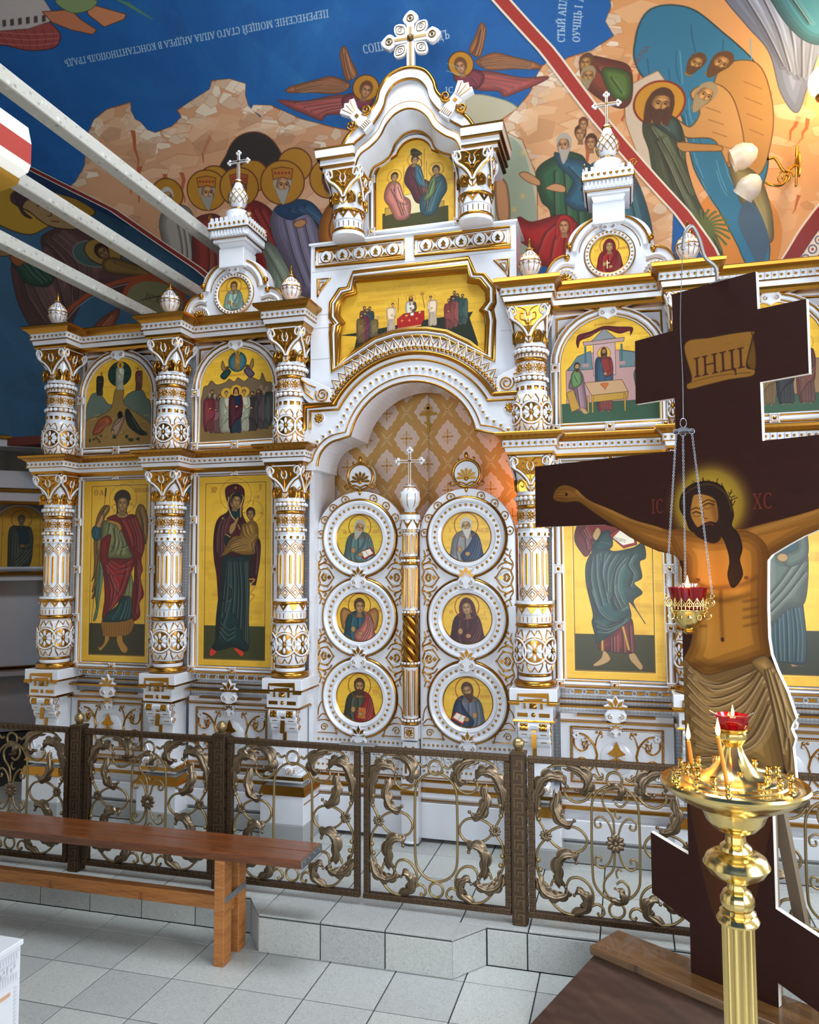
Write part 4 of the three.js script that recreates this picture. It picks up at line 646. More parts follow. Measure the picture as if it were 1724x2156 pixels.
// ---------- icon screen: columns ----------
const AX = 0.085;                                              // column axes stand this far in front of the icons
function ringOf(n, fn, a0 = 0) { const o = []; for (let i = 0; i < n; i++) { const a = a0 + (i / n) * TAU; o.push(fn(a, i)); } return o; }
const around = (g, a, r, y) => mv(g, r * sin(a), y, r * cos(a), 0, a, 0);
const half2 = (L) => [...L, ...L.slice().reverse().map(([a, b]) => [-a, b]).filter(([a]) => a !== 0)];
class Turned {                                                 // collects white and gilt geometry of one turned part
  constructor() { this.w = []; this.g = []; }
  white(y0, y1, r0, r1 = r0) { this.w.push(lathe([[0, y0], [r0 - 0.002, y0], [r0, y0 + 0.002], [r1, y1 - 0.002], [r1 - 0.002, y1], [0, y1]], 36)); return this; }
  ring(y0, y1, r) { const h = (y1 - y0) / 2, ym = (y0 + y1) / 2; this.g.push(lathe(arc(r - h, ym, h, -PI / 2, PI / 2, 6), 36)); return this; }
  band(y0, y1, r) { this.g.push(lathe([[r - 0.006, y0], [r, y0], [r, y1], [r - 0.006, y1]], 36)); return this; }
  beads(y0, y1, r, n) { const h = (y1 - y0) / 2; this.band(y0, y1, r); this.w.push(ringOf(n, (a) => mv(new THREE.SphereGeometry(h * 0.8, 8, 6), r * sin(a), (y0 + y1) / 2, r * cos(a), 0, a, 0, [1.25, 1, 0.8]))); return this; }
  gems(y0, y1, r, n) { this.white(y0 - 0.004, y1 + 0.004, r); const s = (y1 - y0) * 0.55; this.g.push(ringOf(n, (a) => around(new THREE.ConeGeometry(s, 0.008, 4).rotateY(PI / 4).rotateX(PI / 2), a, r + 0.003, (y0 + y1) / 2))); return this; }
  ticks(y0, y1, r, n) { this.white(y0, y1, r); this.g.push(ringOf(n, (a) => around(bx(0.0045, (y1 - y0) * 0.62, 0.003), a, r, lerp(y0, y1, 0.45)))); return this; }
  leaves(y0, y1, r, n) { this.white(y0, y1, r); this.g.push(ringOf(n, (a) => around(mv(new THREE.SphereGeometry(0.005, 6, 4), 0, 0, 0, 0, 0, 0, [1, (y1 - y0) / 0.011, 0.6]), a, r, (y0 + y1) / 2))); return this; }
  zigzag(y0, y1, r, n) {
    this.white(y0, y1, r);
    this.g.push(ringOf(n, (a) => { const s = TAU * r / n; return mv(wrap(slab([[-s * 0.46, y1], [s * 0.46, y1], [0, y0 + 0.004]], 0.004), r), 0, 0, 0, 0, a, 0); }));
    this.w.push(ringOf(n, (a) => around(dome(0.005, 0, 0, 0.002), a, r + 0.002, lerp(y0, y1, 0.68))));
    return this;
  }
  flowers(y0, y1, r, n) {
    this.white(y0, y1, r); const ym = (y0 + y1) / 2, h = (y1 - y0) / 2;
    this.g.push(ringOf(n, (a) => { const L = []; for (let k = 0; k < 8; k++) { const b = (k / 8) * TAU; L.push(mv(new THREE.SphereGeometry(h * 0.3, 6, 4), h * 0.48 * cos(b), ym + h * 0.48 * sin(b), 0.001, 0, 0, b, [1, 0.55, 0.5])); } L.push(dome(h * 0.2, 0, ym, 0.002, 6, 2)); L.push(ribbon(arc(0, ym, h * 0.92, 0, TAU, 16).slice(0, 16), 0.003, 0.002, 0, true)); return mv(wrap(merge(L), r), 0, 0, 0, 0, a, 0); }));
    return this;
  }
  diamonds(y0, y1, r, n) {
    const ym = (y0 + y1) / 2, h = (y1 - y0) / 2, s = (TAU * r) / n / 2;
    this.g.push(ringOf(n, (a) => mv(wrap(merge([ribbon([[-s, ym], [0, ym + h], [s, ym], [0, ym - h]], 0.006, 0.003, 0, true), ribbon([[-s * 0.5, ym], [0, ym + h * 0.5], [s * 0.5, ym], [0, ym - h * 0.5]], 0.005, 0.003, 0, true)]), r), 0, 0, 0, 0, a, 0)));
    return this;
  }
  shaft(y0, y1, r, n = 8) {
    this.white(y0, y1, r); const h = (y1 - y0) * 0.2, s = (TAU * r) / n / 2;
    this.diamonds(y0 + 0.005, y0 + h, r, n).diamonds(y1 - h, y1 - 0.005, r, n);
    const b0 = y0 + h * 0.72, b1 = y1 - h * 0.72;
    this.g.push(ringOf(n, (a) => mv(wrap(merge([ribbon([[-s * 0.86, b0 + s], [-s * 0.86, b1 - s], [0, b1], [s * 0.86, b1 - s], [s * 0.86, b0 + s], [0, b0]], 0.005, 0.003, 0, true), ribbon([[0, b0 + s * 1.3], [0, b1 - s * 1.3]], 0.014, 0.004, 0)]), r), 0, 0, 0, 0, a, 0), PI / n));
    return this;
  }
  globe(y0, y1, r, n = 6) {
    const ym = (y0 + y1) / 2, h = (y1 - y0) / 2, rr = Object.assign((y) => { const t = Math.max(-1, Math.min(1, (y - ym) / h)); return r * (0.78 + 0.22 * Math.sqrt(1 - t * t * 0.96)); }, { base: r });
    this.w.push(lathe(Array.from({ length: 15 }, (_, i) => { const y = lerp(y0, y1, i / 14); return [rr(y), y]; }), 40));
    const R = h * 0.54;
    this.w.push(ringOf(n, (a) => { const L = [ribbon(arc(0, ym, R, 0, TAU, 24).slice(0, 24), 0.011, 0.009, 0, true)]; for (let k = 0; k < 8; k++) { const b = (k / 8) * TAU; L.push(mv(new THREE.SphereGeometry(R * 0.25, 8, 5), R * 0.52 * cos(b), ym + R * 0.52 * sin(b), 0.004, 0, 0, b, [1.15, 0.5, 0.22])); } return mv(wrap(merge(L), rr), 0, 0, 0, 0, a, 0); }, 0.1));
    this.g.push(ringOf(n, (a) => {
      const s = (TAU * r) / n / 2, L = [mv(new THREE.CircleGeometry(R * 0.9, 20), 0, ym, 0.002), dome(R * 0.17, 0, ym, 0.006, 8, 3), ribbon(arc(0, ym, R * 1.1, 0, TAU, 24).slice(0, 24), 0.006, 0.004, 0, true)];
      for (const q of [-1, 1]) { L.push(ribbon([[s - 0.03, ym + q * h * 0.92], [s - 0.012, ym + q * h * 0.62], [s - 0.016, ym + q * h * 0.4]], (t) => 0.009 * (1 - t * 0.5), 0.004, 0, false, 4)); L.push(ribbon([[s + 0.03, ym + q * h * 0.92], [s + 0.012, ym + q * h * 0.62], [s + 0.016, ym + q * h * 0.4]], (t) => 0.009 * (1 - t * 0.5), 0.004, 0, false, 4)); L.push(ribbon(spiral(s, ym + q * h * 0.3, 0.014, 0.004, q * 1.2, 0.8, 10), 0.006, 0.004)); L.push(ribbon([[-0.018, ym + q * h * 0.9], [0, ym + q * h * 0.7], [0.018, ym + q * h * 0.9]], 0.006, 0.004)); }
      L.push(mv(new THREE.ConeGeometry(0.007, 0.004, 4).rotateX(PI / 2), s, ym, 0.002));
      return mv(wrap(merge(L), rr), 0, 0, 0, 0, a, 0);
    }, 0.1));
    return this;
  }
  capital(y0, y1, rb0, half) {                                  // flared basket with scrolled hearts on three faces and white corner brackets
    const H = y1 - y0, fl = (y) => lerp(rb0 * 0.86, half, Math.pow(Math.max(0, Math.min(1, (y - y0) / H)), 1.9)), rows = 10, seg = 32, pos = [], idx = [];
    for (let j = 0; j <= rows; j++) { const y = lerp(y0, y1, j / rows), t = j / rows, r = fl(y); for (let i = 0; i <= seg; i++) { const a = (i / seg) * TAU, sq = 1 / Math.max(Math.abs(sin(a)), Math.abs(cos(a))), k = lerp(1.1, Math.min(sq, 1.3), Math.pow(t, 0.7)); pos.push(r * k * sin(a), y, r * k * cos(a)); } }
    for (let j = 0; j < rows; j++) for (let i = 0; i < seg; i++) { const a = j * (seg + 1) + i, b = a + seg + 1; idx.push(a, a + 1, b, a + 1, b + 1, b); }
    const g = new THREE.BufferGeometry(); g.setAttribute('position', new THREE.Float32BufferAttribute(pos, 3)); g.setIndex(idx); g.computeVertexNormals(); this.w.push(g);
    const bend = (q) => { const p = q.attributes.position; for (let i = 0; i < p.count; i++) p.setZ(i, p.getZ(i) + fl(p.getY(i)) + 0.002); q.computeVertexNormals(); return q; };
    for (const ry of [-PI / 2, 0, PI / 2]) {
      const gold = [], white = [];
      for (const s of [-1, 1]) {
        const X = (L) => L.map(([a, b]) => [s * a * half, y0 + b * H]);
        const heart = X([[0.03, 0.2], [0.2, 0.38], [0.5, 0.56], [0.86, 0.7], [0.98, 0.86], [0.84, 0.97], [0.66, 0.92], [0.62, 0.8], [0.74, 0.76], [0.8, 0.84]]);
        white.push(ribbon(heart, (t) => 0.017 * (1 - t * 0.55), 0.013, 0, false, 4)); gold.push(ribbon(heart, (t) => 0.028 * (1 - t * 0.5), 0.006, 0, false, 4));
        gold.push(ribbon(X([[0.05, 0.5], [0.2, 0.62], [0.38, 0.66], [0.36, 0.8], [0.22, 0.78]]), (t) => 0.014 * (1 - t * 0.6), 0.011, 0, false, 4), ribbon(X([[0.04, 0.72], [0.12, 0.86], [0.3, 0.93], [0.5, 0.96]]), (t) => 0.011 * (1 - t * 0.5), 0.009, 0, false, 4));
        white.push(ribbon(X([[0.06, 0.6], [0.16, 0.72], [0.1, 0.84]]), (t) => 0.012 * (1 - t * 0.6), 0.012, 0, false, 4));
        gold.push(ribbon(X([[0.62, 0.02], [0.66, 0.2], [0.5, 0.34], [0.34, 0.26], [0.4, 0.14], [0.5, 0.18]]), (t) => 0.015 * (1 - t * 0.5), 0.01, 0, false, 4), ribbon(X([[0.05, 0.02], [0.2, 0.12], [0.28, 0.28]]), (t) => 0.013 * (1 - t * 0.6), 0.009, 0, false, 4));
      }
      gold.push(slab(shapeOf(half2([[0.04, 0.22], [0.3, 0.48], [0.66, 0.64], [0.84, 0.84], [0.6, 0.97], [0, 0.97]].map(([a, q]) => [a * half, y0 + q * H]))), 0.003, 0), slab(shapeOf(half2([[0.6, 0.02], [0.62, 0.2], [0.4, 0.36], [0, 0.2]].map(([a, q]) => [a * half, y0 + q * H]))), 0.002, 0));
      gold.push(ribbon([[-0.012, y0 + 0.2 * H], [0.012, y0 + 0.2 * H]], 0.014, 0.012), ribbon([[0, y0 + 0.24 * H], [0, y0 + 0.66 * H]], (t) => 0.014 * (1 - t * 0.7), 0.012), ribbon([[0, y0 + 0.17 * H], [0, y0 + 0.01 * H]], (t) => 0.012 * (1 - t * 0.5), 0.01));
      this.g.push(gold.map((q) => mv(bend(q), 0, 0, 0, 0, ry, 0))); this.w.push(white.map((q) => mv(bend(q), 0, 0, 0, 0, ry, 0)));
    }
    for (const a of [-PI * 0.75, -PI / 4, PI / 4, PI * 0.75]) this.w.push(mv(slab(shapeOf([[0, y0 + 0.1 * H], [rb0 * 0.95, y0 + 0.12 * H], [rb0 * 1.02, y0 + 0.42 * H], [rb0 * 1.1, y0 + 0.5 * H], [rb0 * 1.08, y0 + 0.6 * H], [half * 1.25, y0 + 0.68 * H], [half * 1.36, y0 + 0.76 * H], [half * 1.36, y0 + 0.84 * H], [half * 1.32, y0 + 0.86 * H], [half * 1.38, y0 + H], [0, y0 + H]]), 0.03, -0.015, 0.003), 0, 0, 0, 0, a - PI / 2, 0));
    this.w.push(bx(half * 2.02, 0.008, half * 2.02, 0, y1 - 0.002, 0));
    return this;
  }
  make(name, parent) { const m = part(name, this.w, M.white, parent); if (this.g.length) part('gilding', this.g, M.gold, m); return m; }
}
function neck(o, k) {                                            // the ornamental rings common to both tiers, y values given by k(fraction)
  new Turned().gems(k(0), k(1), 0.088, 14).white(k(1), k(2), 0.084).beads(k(2), k(3), 0.09, 18).white(k(3), k(4), 0.083).flowers(k(4), k(5), 0.081, 9).ring(k(5), k(6), 0.089).leaves(k(6), k(7), 0.087, 26).beads(k(7), k(8), 0.092, 20).white(k(8), k(9), 0.086).make('collar', o);
}
function lowerColumn(label) {
  const o = thing('ornate_column', label, 'column', 0, 1.088, AX), b = (y) => y - 1.088;
  new Turned().white(b(1.088), b(1.09), 0.11).ring(b(1.088), b(1.127), 0.114).white(b(1.126), b(1.146), 0.09).ring(b(1.146), b(1.163), 0.091).make('base', o);
  new Turned().globe(b(1.163), b(1.404), 0.106).make('globe', o);
  new Turned().ring(b(1.404), b(1.429), 0.103).ticks(b(1.429), b(1.474), 0.092, 22).zigzag(b(1.474), b(1.516), 0.096, 10).ring(b(1.515), b(1.531), 0.107).white(b(1.53), b(1.546), 0.1).make('cuff', o);
  new Turned().shaft(b(1.546), b(1.889), 0.0765).make('shaft', o);
  const ys = [1.893, 1.916, 1.938, 1.961, 1.97, 2.042, 2.064, 2.084, 2.114, 2.134].map(b); neck(o, (i) => ys[i]);
  new Turned().capital(b(2.132), b(2.324), 0.09, 0.108).make('capital', o);
  return o;
}
function upperColumn(label) {
  const o = thing('ornate_column', label, 'column', 0, 2.447, AX), b = (y) => y - 2.447;
  new Turned().white(b(2.447), b(2.456), 0.095).globe(b(2.452), b(2.672), 0.106).make('globe', o);
  const ys = [2.684, 2.716, 2.738, 2.768, 2.778, 2.848, 2.87, 2.89, 2.925, 2.944].map(b); neck(o, (i) => ys[i]);
  new Turned().white(b(2.668), b(2.684), 0.088).make('plinth', o);
  new Turned().capital(b(2.942), b(3.147), 0.09, 0.108).make('capital', o);
  return o;
}
const COLX = [-2.36, -1.53, -0.712, 0.722, 1.545, 2.37];
const WHERE = ['at the left end of the screen', 'between the archangel and Virgin icons', 'left of the royal doors', 'right of the royal doors', 'behind the upright of the crucifix', 'behind the right arm of the crucifix'];
{
  let lo, up;
  COLX.forEach((x, i) => {
    const l = `tall white and gold ornate lower column ${WHERE[i]}`, u = `short white and gold upper column with globe ${WHERE[i]}`;
    if (!i) { lo = lowerColumn(l); up = upperColumn(u); lo.position.x = up.position.x = x; for (const q of [lo, up]) q.userData.group = 'columns of the icon screen'; } else { copy(lo, l, x, 1.088, AX); copy(up, u, x, 2.447, AX); }
  });
}
// pedestals with console scrolls
function pedestal(label) {
  const o = thing('column_pedestal', label, 'pedestal', 0, PH, 0, 0, 'pedestals of the icon screen'), b = (y) => y - PH, F = 0.19;
  const base = part('base_stone', rb(0.272, 0.103, 0.25, 0, b(0.2195), F - 0.12), M.grey, o);
  const pl = part('plinth', [rb(0.27, 0.16, 0.25, 0, b(0.351), F - 0.122), rb(0.25, 0.05, 0.24, 0, b(0.455), F - 0.13), rb(0.235, 0.05, 0.23, 0, b(0.525), F - 0.13)], M.white, o);
  const ring3 = (w, d, y0, y1, t) => mould([[-w / 2, -0.05], [-w / 2, F - d], [w / 2, F - d], [w / 2, -0.05]], [[0, y0], [t, y0 + 0.003], [t * 0.6, (y0 + y1) / 2], [t * 0.15, y1], [0, y1]]);
  part('gilding', [ring3(0.25, 0.012, b(0.43), b(0.482), 0.02), ring3(0.235, 0.02, b(0.513), b(0.54), 0.014), ring3(0.27, 0.002, b(0.385), b(0.393), 0.003)], M.gold, pl);
  // S-shaped console
  const side = [[0, b(0.55)], [F + 0.005, b(0.55)], [F + 0.012, b(0.59)], [F - 0.01, b(0.65)], [F - 0.04, b(0.72)], [F - 0.045, b(0.775)], [F - 0.03, b(0.792)], [F - 0.022, b(0.812)], [F - 0.026, b(0.826)], [F - 0.01, b(0.838)], [F - 0.004, b(0.856)], [F - 0.01, b(0.87)], [F + 0.008, b(0.882)], [F + 0.012, b(0.9)], [F + 0.004, b(0.918)], [0, b(0.918)]];
  const c = part('console', [mv(slab(shapeOf(side.map(([z, y]) => [z, y])), 0.17, -0.085, 0.004), 0, 0, 0, 0, -PI / 2, 0)], M.white, o);
  const gold = [], white = [];
  for (const s of [-1, 1]) {
    for (const [y, z, r] of [[0.892, F - 0.02, 0.033], [0.848, F - 0.032, 0.024], [0.806, F - 0.045, 0.02]]) { white.push(mv(new THREE.CylinderGeometry(r, r, 0.062, 14), s * 0.05, b(y), z, 0, 0, PI / 2)); gold.push(mv(ribbon(spiral(0, 0, r * 0.92, r * 0.15, 0, 1.6, 22), 0.004, 0.003), s * 0.0855, b(y), z, 0, s * PI / 2, 0)); }
    gold.push(mv(ribbon([[-0.02, 0], [0.02, 0]], 0.04, 0.006), s * 0.05, b(0.893), F + 0.009, -0.2, 0, 0));
    for (let k = 0; k < 4; k++) gold.push(mv(new THREE.SphereGeometry(0.007, 6, 4), s * 0.05 + (k % 2 ? 0.011 : -0.011), b(0.883 + (k >> 1) * 0.02), F + 0.014, 0, 0, 0, [0.9, 1.4, 0.6]));
    gold.push(mv(bx(0.03, 0.0035, 0.004), s * 0.05, b(0.85), F - 0.006), mv(bx(0.03, 0.0035, 0.004), s * 0.05, b(0.806), F - 0.024));
    for (let k = 0; k < 4; k++) white.push(ribbon([[s * 0.008, b(0.62)], [s * (0.03 + k * 0.014), b(0.60 + k * 0.012)], [s * (0.05 + k * 0.012), b(0.63 + k * 0.018)]], (t) => 0.014 * (1 - t * 0.5), 0.01, F + 0.0 - k * 0.006, false, 3));
    white.push(mv(new THREE.CylinderGeometry(0.024, 0.024, 0.05, 14), s * 0.055, b(0.575), F + 0.006, 0, 0, PI / 2));
    gold.push(mv(ribbon(spiral(0, 0, 0.022, 0.005, 0, 1.5, 18), 0.004, 0.003), s * 0.0815, b(0.575), F + 0.006, 0, s * PI / 2, 0), ribbon(spiral(s * 0.05, b(0.575), 0.02, 0.006, 0, 1.3, 16), 0.0035, 0.003, F + 0.03));
  }
  gold.push(mv(bx(0.026, 0.14, 0.006), 0, b(0.85), F - 0.008, -0.12, 0, 0), mv(bx(0.02, 0.07, 0.006), 0, b(0.745), F - 0.04));
  part('scrolls', white, M.white, c); part('gilding', gold, M.gold, c);
  // block with the stepped key under the column
  const k = part('block', [rb(0.2, 0.085, 0.2, 0, b(0.962), F - 0.1), rb(0.216, 0.03, 0.21, 0, b(1.012), F - 0.1), rb(0.25, 0.066, 0.235, 0, b(1.057), F - 0.105)], M.white, o);
  const fz = F + 0.0135;
  part('gilding', [ribbon([[-0.125, b(1.012)], [-0.078, b(1.012)], [-0.078, b(1.058)], [0.078, b(1.058)], [0.078, b(1.012)], [0.125, b(1.012)]], 0.013, 0.006, fz - 0.001, false, 0, true),
    ribbon([[-0.044, b(0.987)], [-0.044, b(1.03)], [0.044, b(1.03)], [0.044, b(0.987)]], 0.012, 0.006, fz - 0.003, false, 0, true), mv(new THREE.ConeGeometry(0.024, 0.014, 4).rotateY(PI / 4).rotateX(PI / 2), 0, b(1.0), fz + 0.004, 0, 0, 0, [1.1, 0.8, 1]),
    bx(0.055, 0.02, 0.006, -0.057, b(0.953), F), bx(0.055, 0.02, 0.006, 0.057, b(0.953), F), dome(0.012, 0, b(0.953), F, 10, 4), ring3(0.2, 0.004, b(0.914), b(0.928), 0.014), ring3(0.25, -0.012, b(1.016), b(1.028), 0.006)], M.gold, k);
  return o;
}
{
  let p; COLX.forEach((x, i) => { const l = `white pedestal with gilded scroll console ${WHERE[i]}`; if (!i) { p = pedestal(l); p.position.x = x; } else copy(p, l, x, PH, 0); });
}
// ---------- icon screen: cornices, bays, icons ----------
function wingPlan(cols, hw, zP, zB, side) {                      // broken plan of a wing, travelling along +x
  const L = []; cols.forEach((x, i) => {
    if (i === 0) L.push([x - hw, -0.12]); else L.push([x - hw, zB]);
    L.push([x - hw, zP], [x + hw, zP]);
    if (i === cols.length - 1) L.push([x + hw, -0.12]); else L.push([x + hw, zB]);
  }); return L;
}
function along(plan, out, step, fn) {                            // call fn(x, z, yaw) evenly along an offset plan
  const o = [], n = plan.length;
  const off = plan.map((p, i) => { const a = plan[Math.max(0, i - 1)], b = plan[Math.min(n - 1, i + 1)]; const d0 = i > 0 ? [p[0] - a[0], p[1] - a[1]] : [b[0] - p[0], b[1] - p[1]], d1 = i < n - 1 ? [b[0] - p[0], b[1] - p[1]] : d0; const l0 = Math.hypot(...d0), l1 = Math.hypot(...d1), n0 = [-d0[1] / l0, d0[0] / l0], n1 = [-d1[1] / l1, d1[0] / l1]; let m = [n0[0] + n1[0], n0[1] + n1[1]]; const l = Math.hypot(...m); m = [m[0] / l, m[1] / l]; const k = out / (m[0] * n0[0] + m[1] * n0[1]); return [p[0] + m[0] * k, p[1] + m[1] * k]; });
  for (let i = 0; i < n - 1; i++) { const a = off[i], b = off[i + 1], l = Math.hypot(b[0] - a[0], b[1] - a[1]), c = Math.max(1, Math.round(l / step)), yaw = Math.atan2(b[1] - a[1], b[0] - a[0]); for (let k = 0; k < c; k++) { const t = (k + 0.5) / c; o.push(fn(lerp(a[0], b[0], t), lerp(a[1], b[1], t), -yaw)); } }
  return o;
}
function cornice(name, label, cols, y0, H) {
  const o = thing(name, label, 'cornice', 0, 0, 0), pl = wingPlan(cols, 0.112, AX + 0.1, 0.045), Y = (t) => y0 + t * H;
  part('moulding', [mould(pl, [[-0.1, Y(0.2)], [0.016, Y(0.2)], [0.022, Y(0.38)], [0.03, Y(0.38)], [0.03, Y(0.68)], [-0.1, Y(0.68)]])], M.white, o);
  part('dentil_row', along(pl, 0.03, 0.034, (x, z, ry) => mv(bx(0.024, H * 0.27, 0.007), x, Y(0.53), z, 0, ry, 0)), M.white, o);
  part('bead_row', along(pl, 0.034, 0.034, (x, z, ry) => mv(dome(0.0075, 0, 0, 0, 8, 3, 0.8), x, Y(0.53), z, 0, ry, 0)), M.gold, o);
  part('gilt_moulding', [mould(pl, [[-0.1, Y(0)], [0.002, Y(0)], [0.012, Y(0.1)], [0.012, Y(0.2)], [-0.1, Y(0.2)]]), mould(pl, [[0.02, Y(0.36)], [0.034, Y(0.36)], [0.034, Y(0.4)], [0.02, Y(0.4)]]), mould(pl, [[-0.1, Y(0.68)], [0.034, Y(0.68)], [0.038, Y(0.72)], [0.05, Y(0.8)], [0.066, Y(0.86)], [0.07, Y(0.96)], [0.066, Y(1)], [-0.1, Y(1)]])], M.gold, o);
  return o;
}
const LW = COLX.slice(0, 3), RW = COLX.slice(3);
cornice('upper_cornice', 'upper white and gold cornice over the left wing of the screen', LW, 3.146, 0.146);
cornice('upper_cornice', 'upper white and gold cornice over the right wing of the screen', RW, 3.146, 0.146);
cornice('middle_cornice', 'middle white and gold cornice above the tall left icons', LW, 2.322, 0.128);
cornice('middle_cornice', 'middle white and gold cornice behind the crucifix', RW, 2.322, 0.128);
{ // backing wall of the screen, small mosaic squares beside the columns
  const mosaic = canvasTex(128, 128, (c) => { c.fillStyle = '#9d9da0'; c.fillRect(0, 0, 128, 128); for (let i = 0; i < 4; i++) for (let j = 0; j < 4; j++) { const k = 216 + rnd() * 20; c.fillStyle = `rgb(${k},${k},${k + 2})`; c.fillRect(i * 32 + 1.5, j * 32 + 1.5, 29, 29); } }, true, 1);
  mosaic.repeat.set(13, 13);
  const mat = phys(0xffffff, 0.3, { map: mosaic, clearcoat: 0.4 });
  for (const [s, x0, x1] of [['left', -2.5, -0.64], ['right', 0.64, 2.55]]) struct('wall_screen_' + s, uvBox(bx(x1 - x0, 3.05, 0.1, (x0 + x1) / 2, PH + 1.525, -0.125)), mat);
}
function clip(parent, x, y, z = 0.022, s = 0.046) { const m = part('clip', [rb(s, s, 0.016, x, y, z), ...[[-1, -1], [1, -1], [-1, 1], [1, 1]].map(([a, b]) => ball(s * 0.13, x + a * s * 0.46, y + b * s * 0.46, z + 0.004, 6, 4))], M.white, parent); part('gem', [mv(new THREE.ConeGeometry(s * 0.36, 0.014, 4).rotateY(PI / 4).rotateX(PI / 2), x, y, z + 0.012), ribbon([[x - s * 0.36, y - s * 0.36], [x + s * 0.36, y - s * 0.36], [x + s * 0.36, y + s * 0.36], [x - s * 0.36, y + s * 0.36]], 0.003, 0.003, z + 0.0075, true)], M.gold, m); }
function framed(parent, path, z = 0) {                            // white half-round with gilt fillets on both sides, along a closed path
  const off = (d) => { const n = path.length; return path.map((p, i) => { const a = path[(i - 1 + n) % n], b = path[(i + 1) % n]; const t0 = [p[0] - a[0], p[1] - a[1]], t1 = [b[0] - p[0], b[1] - p[1]], l0 = Math.hypot(...t0) || 1, l1 = Math.hypot(...t1) || 1, n0 = [t0[1] / l0, -t0[0] / l0], n1 = [t1[1] / l1, -t1[0] / l1]; let m = [n0[0] + n1[0], n0[1] + n1[1]]; const l = Math.hypot(...m) || 1; m = [m[0] / l, m[1] / l]; const k = d / Math.max(0.4, m[0] * n0[0] + m[1] * n0[1]); return [p[0] + m[0] * k, p[1] + m[1] * k]; }); };
  const f = part('frame', [ribbon(off(0.03), 0.026, 0.022, z, true), ribbon(off(0.012), 0.016, 0.012, z, true, 0, true), ribbon(off(0.05), 0.02, 0.009, z, true, 0, true)], M.white, parent);
  part('gilding', [ribbon(off(0.0135), 0.012, 0.019, z, true), ribbon(off(0.0465), 0.012, 0.019, z, true)], M.gold, f);
  part('inner_bevel', [ribbon(off(0.001), 0.012, 0.01, z - 0.006, true)], M.goldpale, f);
}
const iconMat = (t) => std(0xffffff, 0.36, { map: t, metalness: 0.12 });
function icon(name, label, tex, shape, bbox, x, y, z) {           // gilded board with a painted face
  const o = thing(name, label, 'icon', x, y, z), s = shape instanceof THREE.Shape ? shape : shapeOf(shape);
  part('board', slab(s, 0.02, -0.02, 0.002), M.goldpale, o);
  const g = new THREE.ShapeGeometry(s, 24), p = g.attributes.position, uv = g.attributes.uv, [x0, y0, x1, y1] = bbox;
  for (let i = 0; i < p.count; i++) uv.setXY(i, (p.getX(i) - x0) / (x1 - x0), (p.getY(i) - y0) / (y1 - y0));
  part('painting', g.translate(0, 0, 0.0015), iconMat(tex), o); return o;
}
const rect = (hw, h) => [[-hw, 0], [hw, 0], [hw, h], [-hw, h]];
const archPath = (hw, h, n = 16) => [[-hw, 0], [hw, 0], ...arc(0, h - hw, hw, 0, PI, n)];
// palmette plaque with two scrolls, about 0.1 wide and 0.14 tall, centred
function palmette(parent, x, y, z, k = 1, name = 'palmette') {
  const S = (L) => L.map(([a, b]) => [x + a * k, y + b * k]);
  const rim = [[0, 0.072], [0.012, 0.05], [0.04, 0.052], [0.032, 0.03], [0.054, 0.02], [0.036, 0.002], [0.05, -0.02], [0.044, -0.045], [0.018, -0.054], [0, -0.066]];
  const m = part(name, [slab(S([...rim, ...mirX(rim.slice(1, -1)).reverse()]), 0.02, z, 0.003), ...[-1, 1].map((s) => ribbon(S(spiral(s * 0.024, -0.03, 0.02, 0.004, PI / 2, -s * 1.3, 14)), 0.006 * k, 0.006, z + 0.018))], M.white, parent);
  const pet = [[0, 0.064, 0, 0.016, 0.011], [0.034, 0.046, 0.006, 0.012, 0.009], [0.046, 0.018, 0.014, 0.006, 0.008]], L = [];
  for (const [tx, ty, bx0, by0, w] of pet) for (const s of tx ? [-1, 1] : [1]) { const mx = (tx + bx0) / 2, my = (ty + by0) / 2, dx = tx - bx0, dy = ty - by0, l = Math.hypot(dx, dy); L.push(slab(S([[s * bx0, by0], [s * (mx + (dy / l) * w), my - (dx / l) * w], [s * tx, ty], [s * (mx - (dy / l) * w), my + (dx / l) * w]]), 0.004, z + 0.019)); }
  part('gilding', [...L, ...[-1, 1].map((s) => ribbon(S(spiral(s * 0.024, -0.03, 0.012, 0.003, PI / 2, -s * 1.1, 10)), 0.003, 0.004, z + 0.02))], M.gold, m);
  return m;
}
const scrollTendril = (x, y, s, k, up = 1) => [[0, 0], [0.02, 0.03], [0.06, 0.045], [0.085, 0.02], [0.08, -0.015], [0.055, -0.025], [0.04, -0.008], [0.052, 0.006]].map(([a, b]) => [x + s * a * k, y + up * b * k]);
